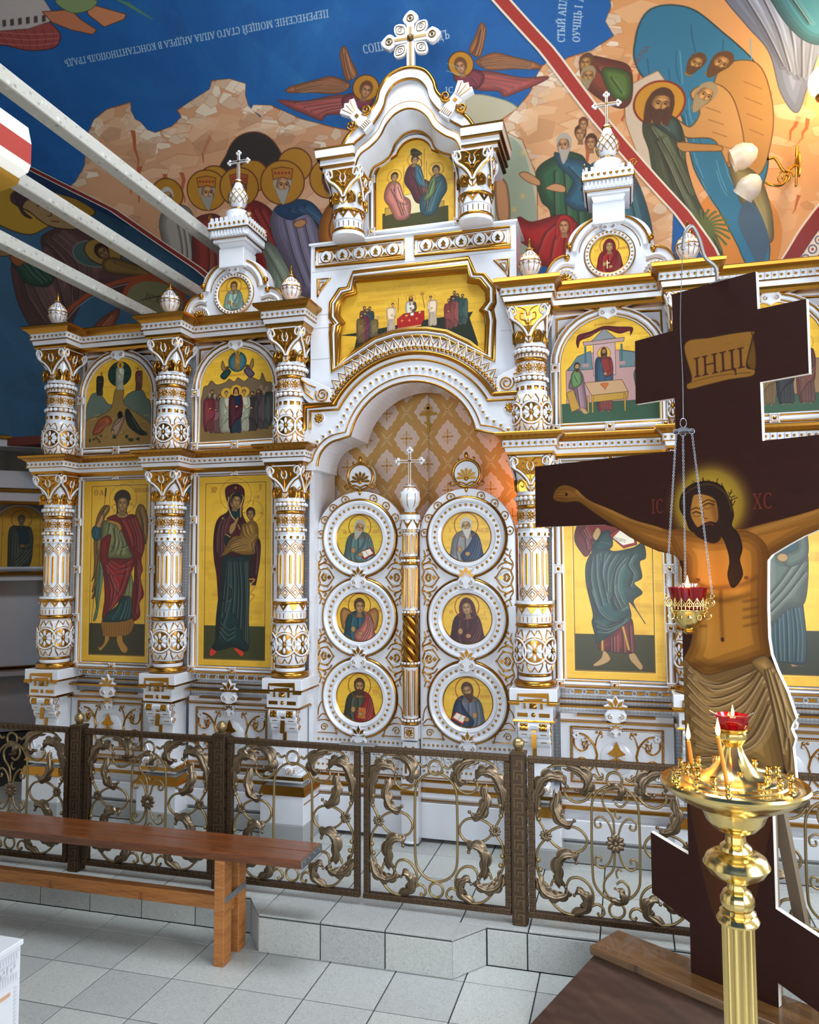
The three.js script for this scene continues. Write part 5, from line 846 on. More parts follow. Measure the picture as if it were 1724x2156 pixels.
function bay(cx, hw, key, lname, llabel, uname, ulabel, where, withUpper = true) {
  // --- lower panel below the icons
  const d = thing('dado_panel', `white panel with gilded vine scrolls ${where}`, 'panel', cx, PH, 0, 0, 'dado panels of the icon screen'), b = (y) => y - PH, W = 0.29, Z = 0.05;
  part('body', [bx(W * 2, 0.76, 0.08, 0, b(0.56), Z - 0.06), rb(W * 2, 0.1, 0.1, 0, b(0.343), Z - 0.03), rb(W * 2, 0.06, 0.11, 0, b(0.46), Z - 0.05)], M.white, d);
  part('base_stone', rb(W * 2, 0.1, 0.1, 0, b(0.222), Z - 0.028), M.grey, d);
  const gr = [], wh = [], line = (y, h, t, ww = W * 2) => gr.push(mould([[-ww / 2, Z - 0.02], [ww / 2, Z - 0.02]], [[0, b(y - h / 2)], [t, b(y - h / 4)], [t, b(y + h / 4)], [0, b(y + h / 2)]]));
  line(0.388, 0.008, 0.024); line(0.455, 0.03, 0.04); line(0.515, 0.02, 0.026); line(0.545, 0.01, 0.024);
  line(0.905, 0.014, 0.04); line(0.938, 0.016, 0.034, 0.4); line(0.985, 0.02, 0.04); line(1.02, 0.008, 0.03); line(1.092, 0.008, 0.034);
  const frame = [[-0.235, b(0.585)], [0.235, b(0.585)], [0.235, b(0.872)], [-0.235, b(0.872)]];
  for (let e = 0; e < 4; e++) { const p = frame[e], q = frame[(e + 1) % 4], n = Math.round(Math.hypot(q[0] - p[0], q[1] - p[1]) / 0.0105); for (let i = 0; i < n; i++) gr.push(mv(new THREE.SphereGeometry(0.0066, 6, 4), lerp(p[0], q[0], i / n), lerp(p[1], q[1], i / n), Z - 0.015, 0, 0, 0.6, [1.2, 0.75, 0.8])); }
  gr.push(ribbon(frame.map(([x, y]) => [x * 0.965, y + (y > b(0.7) ? -0.012 : 0.012)]), 0.003, 0.003, Z - 0.02, true));
  part('boss', mv(new THREE.SphereGeometry(0.088, 24, 10, 0, TAU, 0, PI / 2), 0, b(0.715), Z - 0.022, PI / 2, 0, 0, [1, 0.22, 1]), M.white, d);
  for (const s of [-1, 1]) for (const v of [-1, 1]) {
    const X = (L) => L.map(([a, q]) => [s * a, b(0.728 + v * q)]);
    for (const [L, w] of [[[[0.1, 0.0], [0.115, 0.05], [0.16, 0.1], [0.205, 0.105], [0.22, 0.075], [0.215, 0.04], [0.185, 0.018], [0.155, 0.03], [0.15, 0.058], [0.17, 0.066], [0.18, 0.052]], 0.012], [[[0.11, 0.04], [0.1, 0.085], [0.08, 0.115], [0.07, 0.1], [0.08, 0.092]], 0.008], [[[0.17, 0.03], [0.155, 0.075]], 0.006], [[[0.17, 0.03], [0.18, 0.08]], 0.006], [[[0.17, 0.03], [0.13, 0.06]], 0.006]]) gr.push(ribbon(X(L), (t) => w * (1 - 0.45 * t), 0.008, Z - 0.02, false, 4));
    for (const [x, y, r] of [[0.08, 0.118, 0.01], [0.1, 0.12, 0.008], [0.15, 0.07, 0.006], [0.16, 0.085, 0.006]]) gr.push(dome(r, s * x, b(0.728 + v * y), Z - 0.016, 6, 2));
    part('flower', Array.from({ length: 6 }, (_, k) => mv(new THREE.SphereGeometry(0.011, 6, 4), s * (0.208 + 0.012 * cos(k * 1.05)), b(0.728 + v * (0.1 + 0.012 * sin(k * 1.05))), Z - 0.014, 0, 0, k, [1, 0.7, 0.5])), M.white, d);
    gr.push(mv(slab([[0, 0], [0.024, 0.045], [-0.024, 0.045]], 0.006), 0, b(0.725), Z + 0.0, 0, 0, v > 0 ? s * -0.7 : PI + s * 0.7));
  }
  gr.push(mv(slab([[0, 0], [0.012, 0.03], [0.02, 0.034], [0, 0.075], [-0.02, 0.034], [-0.012, 0.03]], 0.007), 0, b(0.735), Z - 0.002), mv(slab([[0, 0], [0.012, 0.03], [0.02, 0.034], [0, 0.06], [-0.02, 0.034], [-0.012, 0.03]], 0.007), 0, b(0.715), Z - 0.002, 0, 0, PI));
  // interlaced band
  wh.push(ribbon([[-W * 0.9, b(1.045)], [W * 0.9, b(1.045)], [W * 0.9, b(1.075)], [-W * 0.9, b(1.075)]], 0.004, 0.006, Z - 0.02, true)); for (let i = 0; i < 8; i++) { const x = -W * 0.78 + i * W * 1.56 / 7; wh.push(ribbon(arc(x, b(1.06), 0.011, 0, TAU, 12).slice(0, 12), 0.005, 0.008, Z - 0.02, true)); gr.push(bx(0.04, 0.014, 0.006, x + 0.03, b(1.06), Z - 0.019)); }
  part('relief', wh, M.white, d); part('gilding', gr, M.gold, d);
  palmette(d, 0, b(0.972), Z - 0.002, 1.15); palmette(d, 0, b(0.868), Z - 0.012, 0.62);
  // --- tall icon with its frame
  const fr = thing('icon_frame', `white and gold frame around ${where.replace('under ', '')}`, 'frame', cx, 1.127, 0, 0, 'frames of the tall icons');
  const P0 = rect(hw, 1.168); framed(fr, P0);
  part('back', bx(hw * 2 + 0.1, 1.27, 0.02, 0, 0.584, -0.04), M.white, fr);
  const e = hw + 0.03; for (const y of [-0.03, 0.28, 0.59, 0.9, 1.198]) for (const s of [-1, 1]) clip(fr, s * e, y); clip(fr, 0, -0.03); clip(fr, 0, 1.198);
  icon(lname, llabel, ICON[key[0]], P0, [-hw, 0, hw, 1.168], cx, 1.127, 0.004);
  // --- arched icon of the upper tier
  const uf = thing('arched_frame', `white and gold arched frame of the ${ulabel.replace(/^arched /, '').split(' ').slice(0, 7).join(' ')}`, 'frame', cx, 2.522, 0, 0, 'frames of the arched icons');
  const A = archPath(hw, 0.58); framed(uf, A);
  const sp = shapeOf([[-0.31, -0.07], [0.31, -0.07], [0.31, 0.63], [-0.31, 0.63]]); part('back', slab(sp, 0.02, -0.05), M.white, uf);
  for (const s of [-1, 1]) { clip(uf, s * e, -0.03); clip(uf, s * e, 0.31); const tri = [[0.28, 0.6], [0.09, 0.61], [0.19, 0.56], [0.25, 0.5], [0.285, 0.43]].map(([a, q]) => [s * a, q]); const g = part('spandrel', [ribbon(tri, 0.012, 0.01, -0.03, true)], M.gold, uf); part('scroll', [ribbon(scrollTendril(s * 0.272, 0.515, -s, 0.9), (t) => 0.01 * (1 - t * 0.4), 0.011, -0.03, false, 4)], M.goldpale, g); }
  clip(uf, 0, -0.03); palmette(uf, 0, 0.63, 0.012, 1.05, 'keystone');
  icon(uname, ulabel, ICON[key[1]], archPath(hw, 0.58, 24), [-hw, 0, hw, 0.58], cx, 2.522, 0.004);
}
bay(-1.977, 0.248, ['archangel', 'transfiguration'], 'archangel_icon', 'tall gold icon of a winged archangel in a red cloak', 'transfiguration_icon', 'arched gold icon of a white figure on a rocky mountain', 'under the archangel icon');
bay(-1.122, 0.25, ['virgin', 'ascension'], 'virgin_icon', 'tall gold icon of a dark-robed woman holding a child', 'ascension_icon', 'arched gold icon of a crowd below a figure in a blue circle', 'under the woman and child icon');
bay(1.138, 0.258, ['christ', 'supper'], 'blessing_icon', 'tall gold icon of a barefoot man in a green mantle', 'supper_icon', 'arched gold icon of a man seated at a supper table', 'under the barefoot man icon');
bay(1.96, 0.25, ['holyman', 'feast'], 'saint_icon', 'tall gold icon of a grey-green robed saint behind the crucifix', 'feast_icon', 'arched gold icon seen past the right arm of the crucifix', 'under the saint icon behind the crucifix');
// ---------- icon screen: the centre with the royal doors ----------
const half2full = (L, c = 0) => [...L.map(([x, y]) => [c + x, y]), ...L.slice(0, -1).reverse().map(([x, y]) => [c - x, y])];   // from the right foot over the top (last point on the axis) to the left
const smoothPts = (L, n = 3) => new THREE.CatmullRomCurve3(L.map((p) => V3(p[0], p[1], 0)), false, 'centripetal').getPoints(L.length * n).map((v) => [v.x, v.y]);
{ // central block: frieze with two panels, plain white slabs, shaped recess for the communion icon
  const c = 0.02, Z = 0.05;
  const o = thing('central_block', 'plain white upper block above the royal doors with ornamental frieze', 'screen block', c, 2.3, 0), b = (y) => y - 2.3;
  const inner = [[0.345, b(3.442)], [0.345, b(3.37)], [0.41, b(3.355)], [0.45, b(3.3)], [0.452, b(3.24)], [0.418, b(3.19)], [0.44, b(3.165)], [0.447, b(3.12)], [0.447, b(2.935)], [0.35, b(3.018)], [0.22, b(3.09)], [0.1, b(3.118)], [0, b(3.124)]];
  const loop = [...inner, ...mirX(inner.slice(0, -1)).reverse()];
  const s = shapeOf([[-0.625, b(2.62)], ...arc(0.025, b(2.41), 0.45, PI - 0.48, 0.48, 24), [0.625, b(2.62)], [0.625, b(3.69)], [-0.625, b(3.69)]]); s.holes.push(new THREE.Path(loop.map((p) => V2(p[0], p[1]))));
  part('body', [slab(s, 0.2, Z - 0.2), bx(1.27, 0.012, 0.3, 0, b(3.688), Z - 0.14)], M.white, o);
  part('seam', [[-0.62, 3.518, 0.62, 3.518], [-0.62, 3.25, -0.5, 3.25], [0.53, 3.25, 0.62, 3.25], [-0.62, 3.17, -0.5, 3.17], [0.53, 3.06, 0.62, 3.06], [-0.62, 2.98, -0.5, 2.98]].map(([x0, y0, x1, y1]) => bx(x1 - x0, 0.0025, 0.002, (x0 + x1) / 2, b(y0), Z)), M.grey, o);
  const off = (d) => loop.map((p, i) => { const n = loop.length, a = loop[(i - 1 + n) % n], e = loop[(i + 1) % n], dx = e[0] - a[0], dy = e[1] - a[1], l = Math.hypot(dx, dy) || 1; return [p[0] - (dy / l) * -d * -1, p[1] + (dx / l) * -d * -1]; });
  const fr = part('frame', [ribbon(off(0.03), 0.014, 0.014, Z, true, 0)], M.white, o);
  part('gilding', [ribbon(off(0.05), 0.022, 0.012, Z, true, 0), ribbon(off(0.012), 0.024, 0.016, Z - 0.002, true, 0), ribbon(off(0.0), 0.02, 0.02, Z - 0.022, true, 0)], M.gold, fr);
  for (const q of [-1, 1]) {
    const x0 = q < 0 ? -0.592 : 0.03, x1 = q < 0 ? -0.032 : 0.592, y0 = b(3.548), y1 = b(3.656), xm = (x0 + x1) / 2;
    const p = part('frieze_panel', [bx(x1 - x0, y1 - y0, 0.008, xm, (y0 + y1) / 2, Z), ...Array.from({ length: 5 }, (_, i) => mv(slab(new THREE.Shape(arc(0, 0, 0.034, 0, TAU, 20).map((v) => V2(...v))), 0.008, 0), x0 + 0.07 + i * (x1 - x0 - 0.14) / 4, (y0 + y1) / 2, Z + 0.004))], M.white, o);
    const L = [ribbon([[x0, y0], [x1, y0], [x1, y1], [x0, y1]], 0.016, 0.012, Z + 0.002, true), ribbon([[x0 + 0.02, y0 + 0.018], [x1 - 0.02, y0 + 0.018], [x1 - 0.02, y1 - 0.018], [x0 + 0.02, y1 - 0.018]], 0.004, 0.005, Z + 0.003, true)];
    for (let i = 0; i < 5; i++) { const x = x0 + 0.07 + i * (x1 - x0 - 0.14) / 4, y = (y0 + y1) / 2; part('roundel', [ribbon(arc(x, y, 0.036, 0, TAU, 20).slice(0, 20), 0.008, 0.006, Z + 0.004, true), slab([[x - 0.016, y - 0.022], [x + 0.016, y - 0.022], [x + 0.006, y - 0.006], [x + 0.016, y - 0.004], [x, y + 0.018], [x - 0.016, y - 0.004], [x - 0.006, y - 0.006]], 0.004, Z + 0.011), i < 4 ? slab([[x + 0.036, y - 0.03], [x + 0.072, y - 0.03], [x + 0.054, y - 0.008]], 0.004, Z + 0.004) : null, i < 4 ? slab([[x + 0.036, y + 0.03], [x + 0.054, y + 0.008], [x + 0.072, y + 0.03]], 0.004, Z + 0.004) : null], M.gold, p); }
    part('gilding', L, M.gold, p);
    const t = [[q * 0.58, b(3.47)], [q * 0.5, b(3.47)], [q * 0.56, b(3.4)], [q * 0.58, b(3.36)]];
    part('corner_ornament', [ribbon(t, 0.01, 0.008, Z, true), ribbon(t.map(([x, y]) => [lerp(x, q * 0.557, 0.55), lerp(y, b(3.435), 0.55)]), 0.006, 0.006, Z, true)], M.gold, o);
  }
  icon('communion_icon', 'wide shaped gold icon of figures around a red altar table', ICON.communion, loop.map(([x, y]) => [x * 0.995, y - b(2.935)]), [-0.452, 0, 0.452, 0.507], c, 2.935, Z - 0.035);
}
{ // portal arch
  const c = 0.045, Z = 0.12, K = 0.984, CY = 2.41;
  const o = thing('portal_arch', 'white trefoil arch with gilded leaf crest over the royal doors', 'arch', c, 2.3, 0), b = (y) => y - 2.3;
  const inR = [[0.575, b(2.3)], [0.575, b(2.32)], ...arc(0.42, b(2.32), 0.155, 0.15, PI / 2 - 0.12, 8), ...arc(0, b(CY), 0.379, 0.22, PI / 2, 14)];
  const outR = [[0.80, b(2.3)], [0.80, b(2.43)], [0.75, b(2.45)], [0.655, b(2.55)], [0.655, b(2.685)], [0.475, b(2.685)], ...arc(0, b(CY), 0.55, 0.53, PI / 2, 14)];
  const IN = half2full(inR), OUT = half2full(outR);
  const body = part('body', [slab([...OUT, ...IN.slice().reverse()], 0.32, Z - 0.32)], M.white, o);
  const midR = [[0.69, b(2.355)], [0.62, b(2.42)], [0.55, b(2.485)], [0.47, b(2.535)], [0.435, b(2.555)], ...arc(0, b(CY), 0.452, 0.38, PI / 2, 16)], MID = smoothPts(half2full(midR), 4);
  let acc = 0; const dots = [];
  for (let i = 1; i < MID.length; i++) { acc += Math.hypot(MID[i][0] - MID[i - 1][0], MID[i][1] - MID[i - 1][1]); if (acc > 0.036) { acc = 0; dots.push(MID[i]); } }
  part('dentil_row', dots.map(([x, y]) => rb(0.026, 0.026, 0.01, x, y, Z + 0.002, 0.003)), M.white, o);
  part('bead_row', dots.map(([x, y]) => dome(0.0085, x, y, Z + 0.007)), M.gold, o);
  const goldOut = half2full([[0.80, b(2.43)], [0.75, b(2.45)], [0.655, b(2.55)], [0.655, b(2.685)], [0.475, b(2.685)], ...arc(0, b(CY), 0.545, 0.53, PI / 2, 18)]);
  part('gilt_moulding', [ribbon(IN.slice(1, -1), 0.013, 0.012, Z - 0.002), ribbon(half2full([[0.67, b(2.31)], ...arc(0.42, b(2.32), 0.19, 0.2, PI / 2 - 0.2, 8), ...arc(0, b(CY), 0.412, 0.26, PI / 2, 14)]), 0.008, 0.008, Z), ribbon(goldOut, 0.03, 0.026, Z - 0.004), ribbon(half2full([[0.62, b(2.54)], [0.62, b(2.65)], [0.5, b(2.65)], ...arc(0, b(CY), 0.503, 0.5, PI / 2, 18)]), 0.014, 0.014, Z)], M.gold, o);
  for (const s of [-1, 1]) {
    const r = part('rosette', [ribbon(arc(s * 0.565, b(2.605), 0.034, 0, TAU, 20).slice(0, 20), 0.006, 0.006, Z, true)], M.white, o); part('petals', [...Array.from({ length: 8 }, (_, k) => mv(new THREE.SphereGeometry(0.0115, 8, 5), s * 0.565 + 0.017 * cos(k * PI / 4), b(2.605) + 0.017 * sin(k * PI / 4), Z + 0.004, 0, 0, k * PI / 4, [1.1, 0.7, 0.6])), dome(0.007, s * 0.565, b(2.605), Z + 0.006)], M.gold, r);
    const X = (L) => L.map(([a, y]) => [s * a, b(y)]);                                    // ear scroll
    const e = part('ear_scroll', slab(shapeOf(X([[0.49, 2.70], [0.56, 2.685], [0.63, 2.70], [0.68, 2.76], [0.70, 2.83], [0.69, 2.86], [0.62, 2.845], [0.565, 2.815], [0.53, 2.80], [0.49, 2.77]]), true), 0.06, Z - 0.06, 0.004), M.white, o);
    part('gilding', [ribbon(X(spiral(0.545, 2.745, 0.045, 0.008, 0.6, -2, 30)), 0.009, 0.008, Z), ribbon(X([[0.6, 2.72], [0.655, 2.77], [0.685, 2.845]]), 0.012, 0.008, Z, false, 5), ribbon(X([[0.585, 2.79], [0.63, 2.81], [0.675, 2.84]]), 0.01, 0.008, Z, false, 5), ribbon(X([[0.62, 2.765], [0.655, 2.80], [0.67, 2.83]]), 0.008, 0.007, Z, false, 5)], M.gold, e);
  }
  for (let i = 0; i < 27; i++) {                                                            // leaf crest, one leaf after the other
    const a = lerp(2.69, 0.45, i / 26), g = [], q = new THREE.Group(), R = 0.565;
    const lf = slab(shapeOf([[-0.03, 0], [0.03, 0], [0.034, 0.03], [0.018, 0.06], [0, 0.088], [-0.018, 0.06], [-0.034, 0.03]]), 0.016, -0.008, 0.003);
    const place = (x) => mv(x, R * cos(a), b(CY) + R * sin(a), Z - 0.02 + (i % 2) * 0.006, 0, 0, a - PI / 2);
    const m = part('crest_leaf', place(lf), M.white, o);
    part('gilding', [place(ribbon([[-0.024, 0.012], [-0.028, 0.03], [0, 0.078], [0.028, 0.03], [0.024, 0.012]], 0.005, 0.005, 0.008)), place(ribbon([[0, 0.03], [0, 0.06]], (t) => 0.013 * (1 - t * 0.7), 0.006, 0.008)), place(dome(0.013, -0.014, 0.012, 0.008)), place(dome(0.013, 0.014, 0.012, 0.008))], M.gold, m);
  }
  // jamb linings beside the doors
  for (const s of [-1, 1]) struct(s < 0 ? 'wall_jamb_left' : 'wall_jamb_right', bx(0.03, 2.15, 0.34, 0.02 + s * 0.625, PH + 1.075, -0.15), M.white);
}
{ // brocade curtain behind the doors
  const t = canvasTex(512, 512, (c) => {
    c.fillStyle = '#cf9f58'; c.fillRect(0, 0, 512, 512);
    for (const [x, y] of [[256, 0], [256, 512], [0, 256], [512, 256]]) {                 // pale scalloped lozenges with a small gold flower
      const sc = Array.from({ length: 48 }, (_, k) => { const a = (k / 48) * TAU, r = 150 * (1 - 0.2 * Math.abs(sin(2 * a))) * (1 + 0.05 * cos(12 * a)); return [x + r * cos(a), y + r * sin(a)]; });
      area(c, sc, '#e9cfbd', '#f3e4d4', 6); for (let k = 0; k < 8; k++) { const a = (k * PI) / 4; oval(c, x + 46 * cos(a), y + 46 * sin(a), k % 2 ? 16 : 30, 11, k % 2 ? '#dcb98c' : '#cf9f58', null, 2, a); } oval(c, x, y, 16, 16, '#b98436');
    }
    for (const [x, y] of [[0, 0], [512, 0], [0, 512], [512, 512], [256, 256]]) { for (const a of [PI / 4, PI * 0.75]) { oval(c, x, y, 110, 20, '#dcb674', '#bd8b44', 3, a); } oval(c, x, y, 26, 26, '#e2c48c', '#b98436', 4); oval(c, x, y, 9, 9, '#a8742c'); }
    for (let i = 0; i < 9000; i++) { c.fillStyle = `rgba(${rnd() < 0.5 ? '90,60,20' : '255,235,200'},${rnd() * 0.09})`; c.fillRect(rnd() * 512, rnd() * 512, 1.5, 5); }
  }, true, 1);
  const o = thing('brocade_curtain', 'cream and gold brocade curtain behind the royal doors', 'curtain', 0, PH, -0.42);
  const g = sheet(80, 4, (a, b) => { const x = lerp(-0.95, 0.95, a), z = 0.006 * sin(a * 34) + 0.004 * sin(a * 77 + 1); return { p: [x, b * 2.85, z - (x > 0.4 ? 0 : 0)], uv: [x / 0.27, b * 2.85 / 0.34] }; });
  part('cloth', [g], phys(0xffffff, 0.8, { map: t, transmission: 0.22, thickness: 0 }), o);
  part('seam', [bx(0.003, 2.85, 0.003, 0.013, 1.425, 0.012)], std(0xa98a5c, 0.8), o);
  const x = thing('applique_cross', 'small gold eight-pointed cross sewn on the curtain', 'cross', 0.012, 2.58, -0.402);
  part('bars', [bx(0.016, 0.185, 0.004, 0, 0.092, 0), bx(0.112, 0.016, 0.004, 0, 0.118, 0), bx(0.05, 0.014, 0.004, 0, 0.155, 0), mv(bx(0.05, 0.014, 0.004), 0, 0.055, 0, 0, 0, -0.35)], std(0xa57c1e, 0.45, { metalness: 0.5 }), x);
  const al = thing('altar_lamp', 'warm lamp glowing orange through the right edge of the curtain', 'lamp', 0.72, 2.2, -0.62); part('bulb', ball(0.05, 0, 0, 0, 16, 12), new THREE.MeshStandardMaterial({ color: 0xffffff, emissive: new THREE.Color(1, 0.6, 0.22), emissiveIntensity: 4 }), al); part('pole', [bx(0.02, 1.99, 0.02, 0, -1.035, 0), rb(0.2, 0.03, 0.2, 0, -2.015, 0)], M.dark, al);
  const gl = new THREE.PointLight(0xff9a3c, 2); gl.castShadow = true; gl.shadow.radius = 2.5; gl.name = 'altar_lamp_glow'; al.add(gl);
  struct('wall_altar', [bx(2.4, 3.2, 0.05, 0, PH + 1.6, -1.15)], M.dark);
}
// royal doors
function doorLeaf(s, label, icons) {
  const o = thing('royal_door', label, 'door', s * 0.325, PH, -0.05), b = (y) => y - PH, W = 0.282;
  const out = [[W, b(0.19)], [W, b(1.9)], ...arc(0, b(1.9), W, 0.05, PI - 0.05, 24), [-W, b(1.9)], [-W, b(0.19)]];
  part('panel', [slab(out, 0.045, -0.045, 0.004), rb(W * 2, 0.2, 0.03, 0, b(0.29), 0.008), rb(W * 2, 0.03, 0.024, 0, b(0.43), 0.006)], M.white, o);
  const gr = [], wh = [];
  for (const [y, h, t] of [[0.4, 0.006, 0.022], [0.455, 0.028, 0.022], [0.505, 0.018, 0.012], [0.525, 0.006, 0.01]]) gr.push(mould([[-W, 0], [W, 0]], [[0, b(y - h / 2)], [t, b(y - h / 4)], [t, b(y + h / 4)], [0, b(y + h / 2)]]));
  // interlaced panel with bead borders
  for (let i = 0; i < 5; i++) { const x = -W * 0.72 + i * W * 0.36; part('interlace', [0, 1, 2, 3].map((k) => ribbon(arc(x + 0.022 * cos(k * PI / 2 + PI / 4), b(0.635) + 0.022 * sin(k * PI / 2 + PI / 4), 0.027, 0, TAU, 14).slice(0, 14), 0.004, 0.005, 0, true)), M.white, o); gr.push(ribbon(arc(x, b(0.635), 0.046, 0, TAU, 20).slice(0, 20), 0.003, 0.003, 0, true), ribbon([[x - 0.02, b(0.635)], [x + 0.02, b(0.635)]], 0.005, 0.004, 0), ribbon([[x, b(0.615)], [x, b(0.655)]], 0.005, 0.004, 0)); }
  for (const y of [0.562, 0.708]) for (let i = 0; i < 20; i++) gr.push(dome(0.0075, lerp(-W * 0.92, W * 0.92, i / 19), b(y), 0.001, 6, 2));
  // vine ornament between the medallions
  const vine = (x0, y0, d, v) => { const X = (L) => L.map(([a, q]) => [x0 + d * a, b(y0 + v * q)]); const R = (L, w) => gr.push(ribbon(X(L), (t) => w * 1.6 * (1 - 0.35 * t), 0.008, 0, false, 4));
    R([[0.0, 0.0], [0.02, 0.045], [0.06, 0.05], [0.1, 0.0]], 0.007); R([[0.02, 0.0], [0.035, 0.02], [0.05, 0.01], [0.04, -0.002]], 0.009); R([[0.0, 0.07], [0.03, 0.085], [0.07, 0.075], [0.09, 0.05]], 0.007); R([[0.01, 0.04], [0.0, 0.08], [0.02, 0.12], [0.01, 0.16]], 0.006); R([[0.01, 0.12], [0.035, 0.13], [0.05, 0.15], [0.035, 0.165], [0.025, 0.155]], 0.006); R([[0.03, 0.085], [0.05, 0.1], [0.04, 0.112]], 0.008); for (const [x, y] of [[0.1, 0.0], [0.06, 0.055], [0.035, 0.02], [0.03, 0.158]]) gr.push(dome(0.007, x0 + d * x, b(y0 + v * y), 0.003, 6, 2)); };
  for (const y of [1.667, 1.197]) for (const d of [-1, 1]) { for (const v of [-1, 1]) vine(-d * W * 0.94, y, d, v); gr.push(mv(slab([[0, -0.014], [0.016, 0], [0, 0.014], [-0.012, 0]], 0.006), -d * W * 0.94 + d * 0.07, b(y), 0.001)); wh.push(ribbon([[-d * W * 0.94 + d * 0.012, b(y - 0.04)], [-d * W * 0.94 + d * 0.05, b(y - 0.034)], [-d * W * 0.94 + d * 0.09, b(y)], [-d * W * 0.94 + d * 0.05, b(y + 0.034)], [-d * W * 0.94 + d * 0.012, b(y + 0.04)]], 0.006, 0.008, 0, false, 4)); }
  for (const d of [-1, 1]) { const X = (L) => L.map(([a, q]) => [-d * W * 0.94 + d * a, b(0.745 + q)]); gr.push(ribbon(X([[0.0, 0], [0.12, 0]]), 0.006, 0.006, 0), ribbon(X([[0.12, 0], [0.1, 0.05], [0.05, 0.075], [0.0, 0.07]]), 0.007, 0.007, 0, false, 4), ribbon(X(spiral(0.04, 0.032, 0.024, 0.005, 0, 1.4, 16)), 0.006, 0.006), ribbon(X([[0, 0.08], [0.03, 0.11], [0.07, 0.1], [0.08, 0.13]]), 0.007, 0.007, 0, false, 4), ribbon(X([[0, 0.1], [0.01, 0.16], [0.03, 0.19]]), 0.007, 0.006, 0, false, 4)); for (const [x, y] of [[0.12, 0], [0.1, 0.05]]) gr.push(dome(0.009, -d * W * 0.94 + d * x, b(0.745 + y), 0.003, 6, 2)); }
  for (let i = 0; i < 9; i++) { const a = lerp(0.12, PI - 0.12, i / 8); if (i === 4) continue; const X = (g) => mv(g, 0.253 * cos(a), b(1.9) + 0.253 * sin(a), 0, 0, 0, a - PI / 2); gr.push(X(ribbon([[-0.02, -0.018], [-0.026, 0.006], [-0.008, 0.02], [0.012, 0.012], [0.02, -0.008], [0.006, -0.02]], 0.007, 0.006, 0, false, 4)), X(dome(0.008, 0, 0, 0.002)), X(dome(0.006, 0.016, -0.016, 0.002))); }
  part('relief', wh, M.white, o); part('gilding', gr, M.gold, o);
  [1.9, 1.432, 0.962].forEach((y, i) => {
    const m = part('medallion', [lathe([[0.142, 0.004], [0.15, 0.02], [0.166, 0.024], [0.17, 0.02], [0.172, 0.016], [0.2, 0.016], [0.204, 0.026], [0.216, 0.03], [0.224, 0.024], [0.226, 0]], 56).rotateX(PI / 2).translate(0, b(y), 0)], M.white, o);
    part('gilding', [...Array.from({ length: 36 }, (_, k) => dome(0.0085, 0.186 * cos(k / 36 * TAU), b(y) + 0.186 * sin(k / 36 * TAU), 0.016, 8, 3)), lathe(arc(0.226, 0.008, 0.013, -PI / 2, PI / 2, 5), 56).rotateX(PI / 2).translate(0, b(y), 0), lathe(arc(0.146, 0.006, 0.006, 0, PI, 4), 48).rotateX(PI / 2).translate(0, b(y), 0)], M.gold, m);
    const sh = new THREE.Shape(arc(0, 0, 0.147, 0, TAU, 48).map((p) => V2(...p)));
    const ic = icon('round_icon', icons[i][1], ICON[icons[i][0]], sh, [-0.147, -0.147, 0.147, 0.147], s * 0.325, y, -0.043); ic.userData.group = 'round icons of the royal doors'; ic.scale.z = 0.3;
  });
  for (const y of [1.668, 1.199]) palmette(o, 0, b(y), 0.012, 1.05); palmette(o, 0, b(0.735), 0.006, 1.05);
  // crest: ring with a shell
  const cr = part('crest', [mv(lathe([[0.0, 0.01], [0.07, 0.012], [0.075, 0]], 32).rotateX(PI / 2), 0, b(2.27), -0.02), mv(slab(new THREE.Shape(arc(0, 0, 0.088, 0, TAU, 32).map((p) => V2(...p))), 0.03, -0.045), 0, b(2.27), 0)], M.white, o);
  for (let k = 0; k < 7; k++) part('petal', mv(slab([[-0.003, 0.012], [0.003, 0.012], [0.009, 0.05], [0, 0.064], [-0.009, 0.05]], 0.008), 0, b(2.24), -0.012, 0, 0, (k - 3) * 0.5), M.gold, cr);
  part('gilding', [new THREE.TorusGeometry(0.08, 0.008, 8, 40).translate(0, b(2.27), -0.008), dome(0.013, 0, b(2.238), 0, 8, 3), ...[-1, 1].map((d) => ribbon([[0, b(2.205)], [d * 0.04, b(2.22)], [d * 0.085, b(2.2)], [d * 0.1, b(2.215)], [d * 0.085, b(2.225)]], 0.011, 0.01, -0.008, false, 4)), ...[-1, 1].map((d) => ribbon([[0, b(2.36)], [d * 0.03, b(2.345)], [d * 0.05, b(2.355)], [d * 0.04, b(2.365)]], 0.009, 0.009, -0.01, false, 4)), mv(new THREE.SphereGeometry(0.012, 8, 6), 0, b(2.375), -0.005, 0, 0, 0, [1, 1.8, 0.8]), mv(new THREE.SphereGeometry(0.01, 8, 6), 0, b(2.178), 0.0, 0, 0, 0, [1, 2, 0.8])], M.gold, cr);
  return o;
}
doorLeaf(-1, 'left leaf of the white and gold royal doors', [['john', 'round icon of a grey-bearded man bending over an open red book'], ['gabriel', 'round icon of a winged angel in teal and pink'], ['luke', 'round icon of a man in a red cloak holding a closed book']]);
doorLeaf(1, 'right leaf of the white and gold royal doors', [['matthew', 'round icon of a white-bearded man in a dark blue mantle'], ['annunciate', 'round icon of a woman wrapped in dark red'], ['mark', 'round icon of a brown-bearded man in blue reading a red book']]);
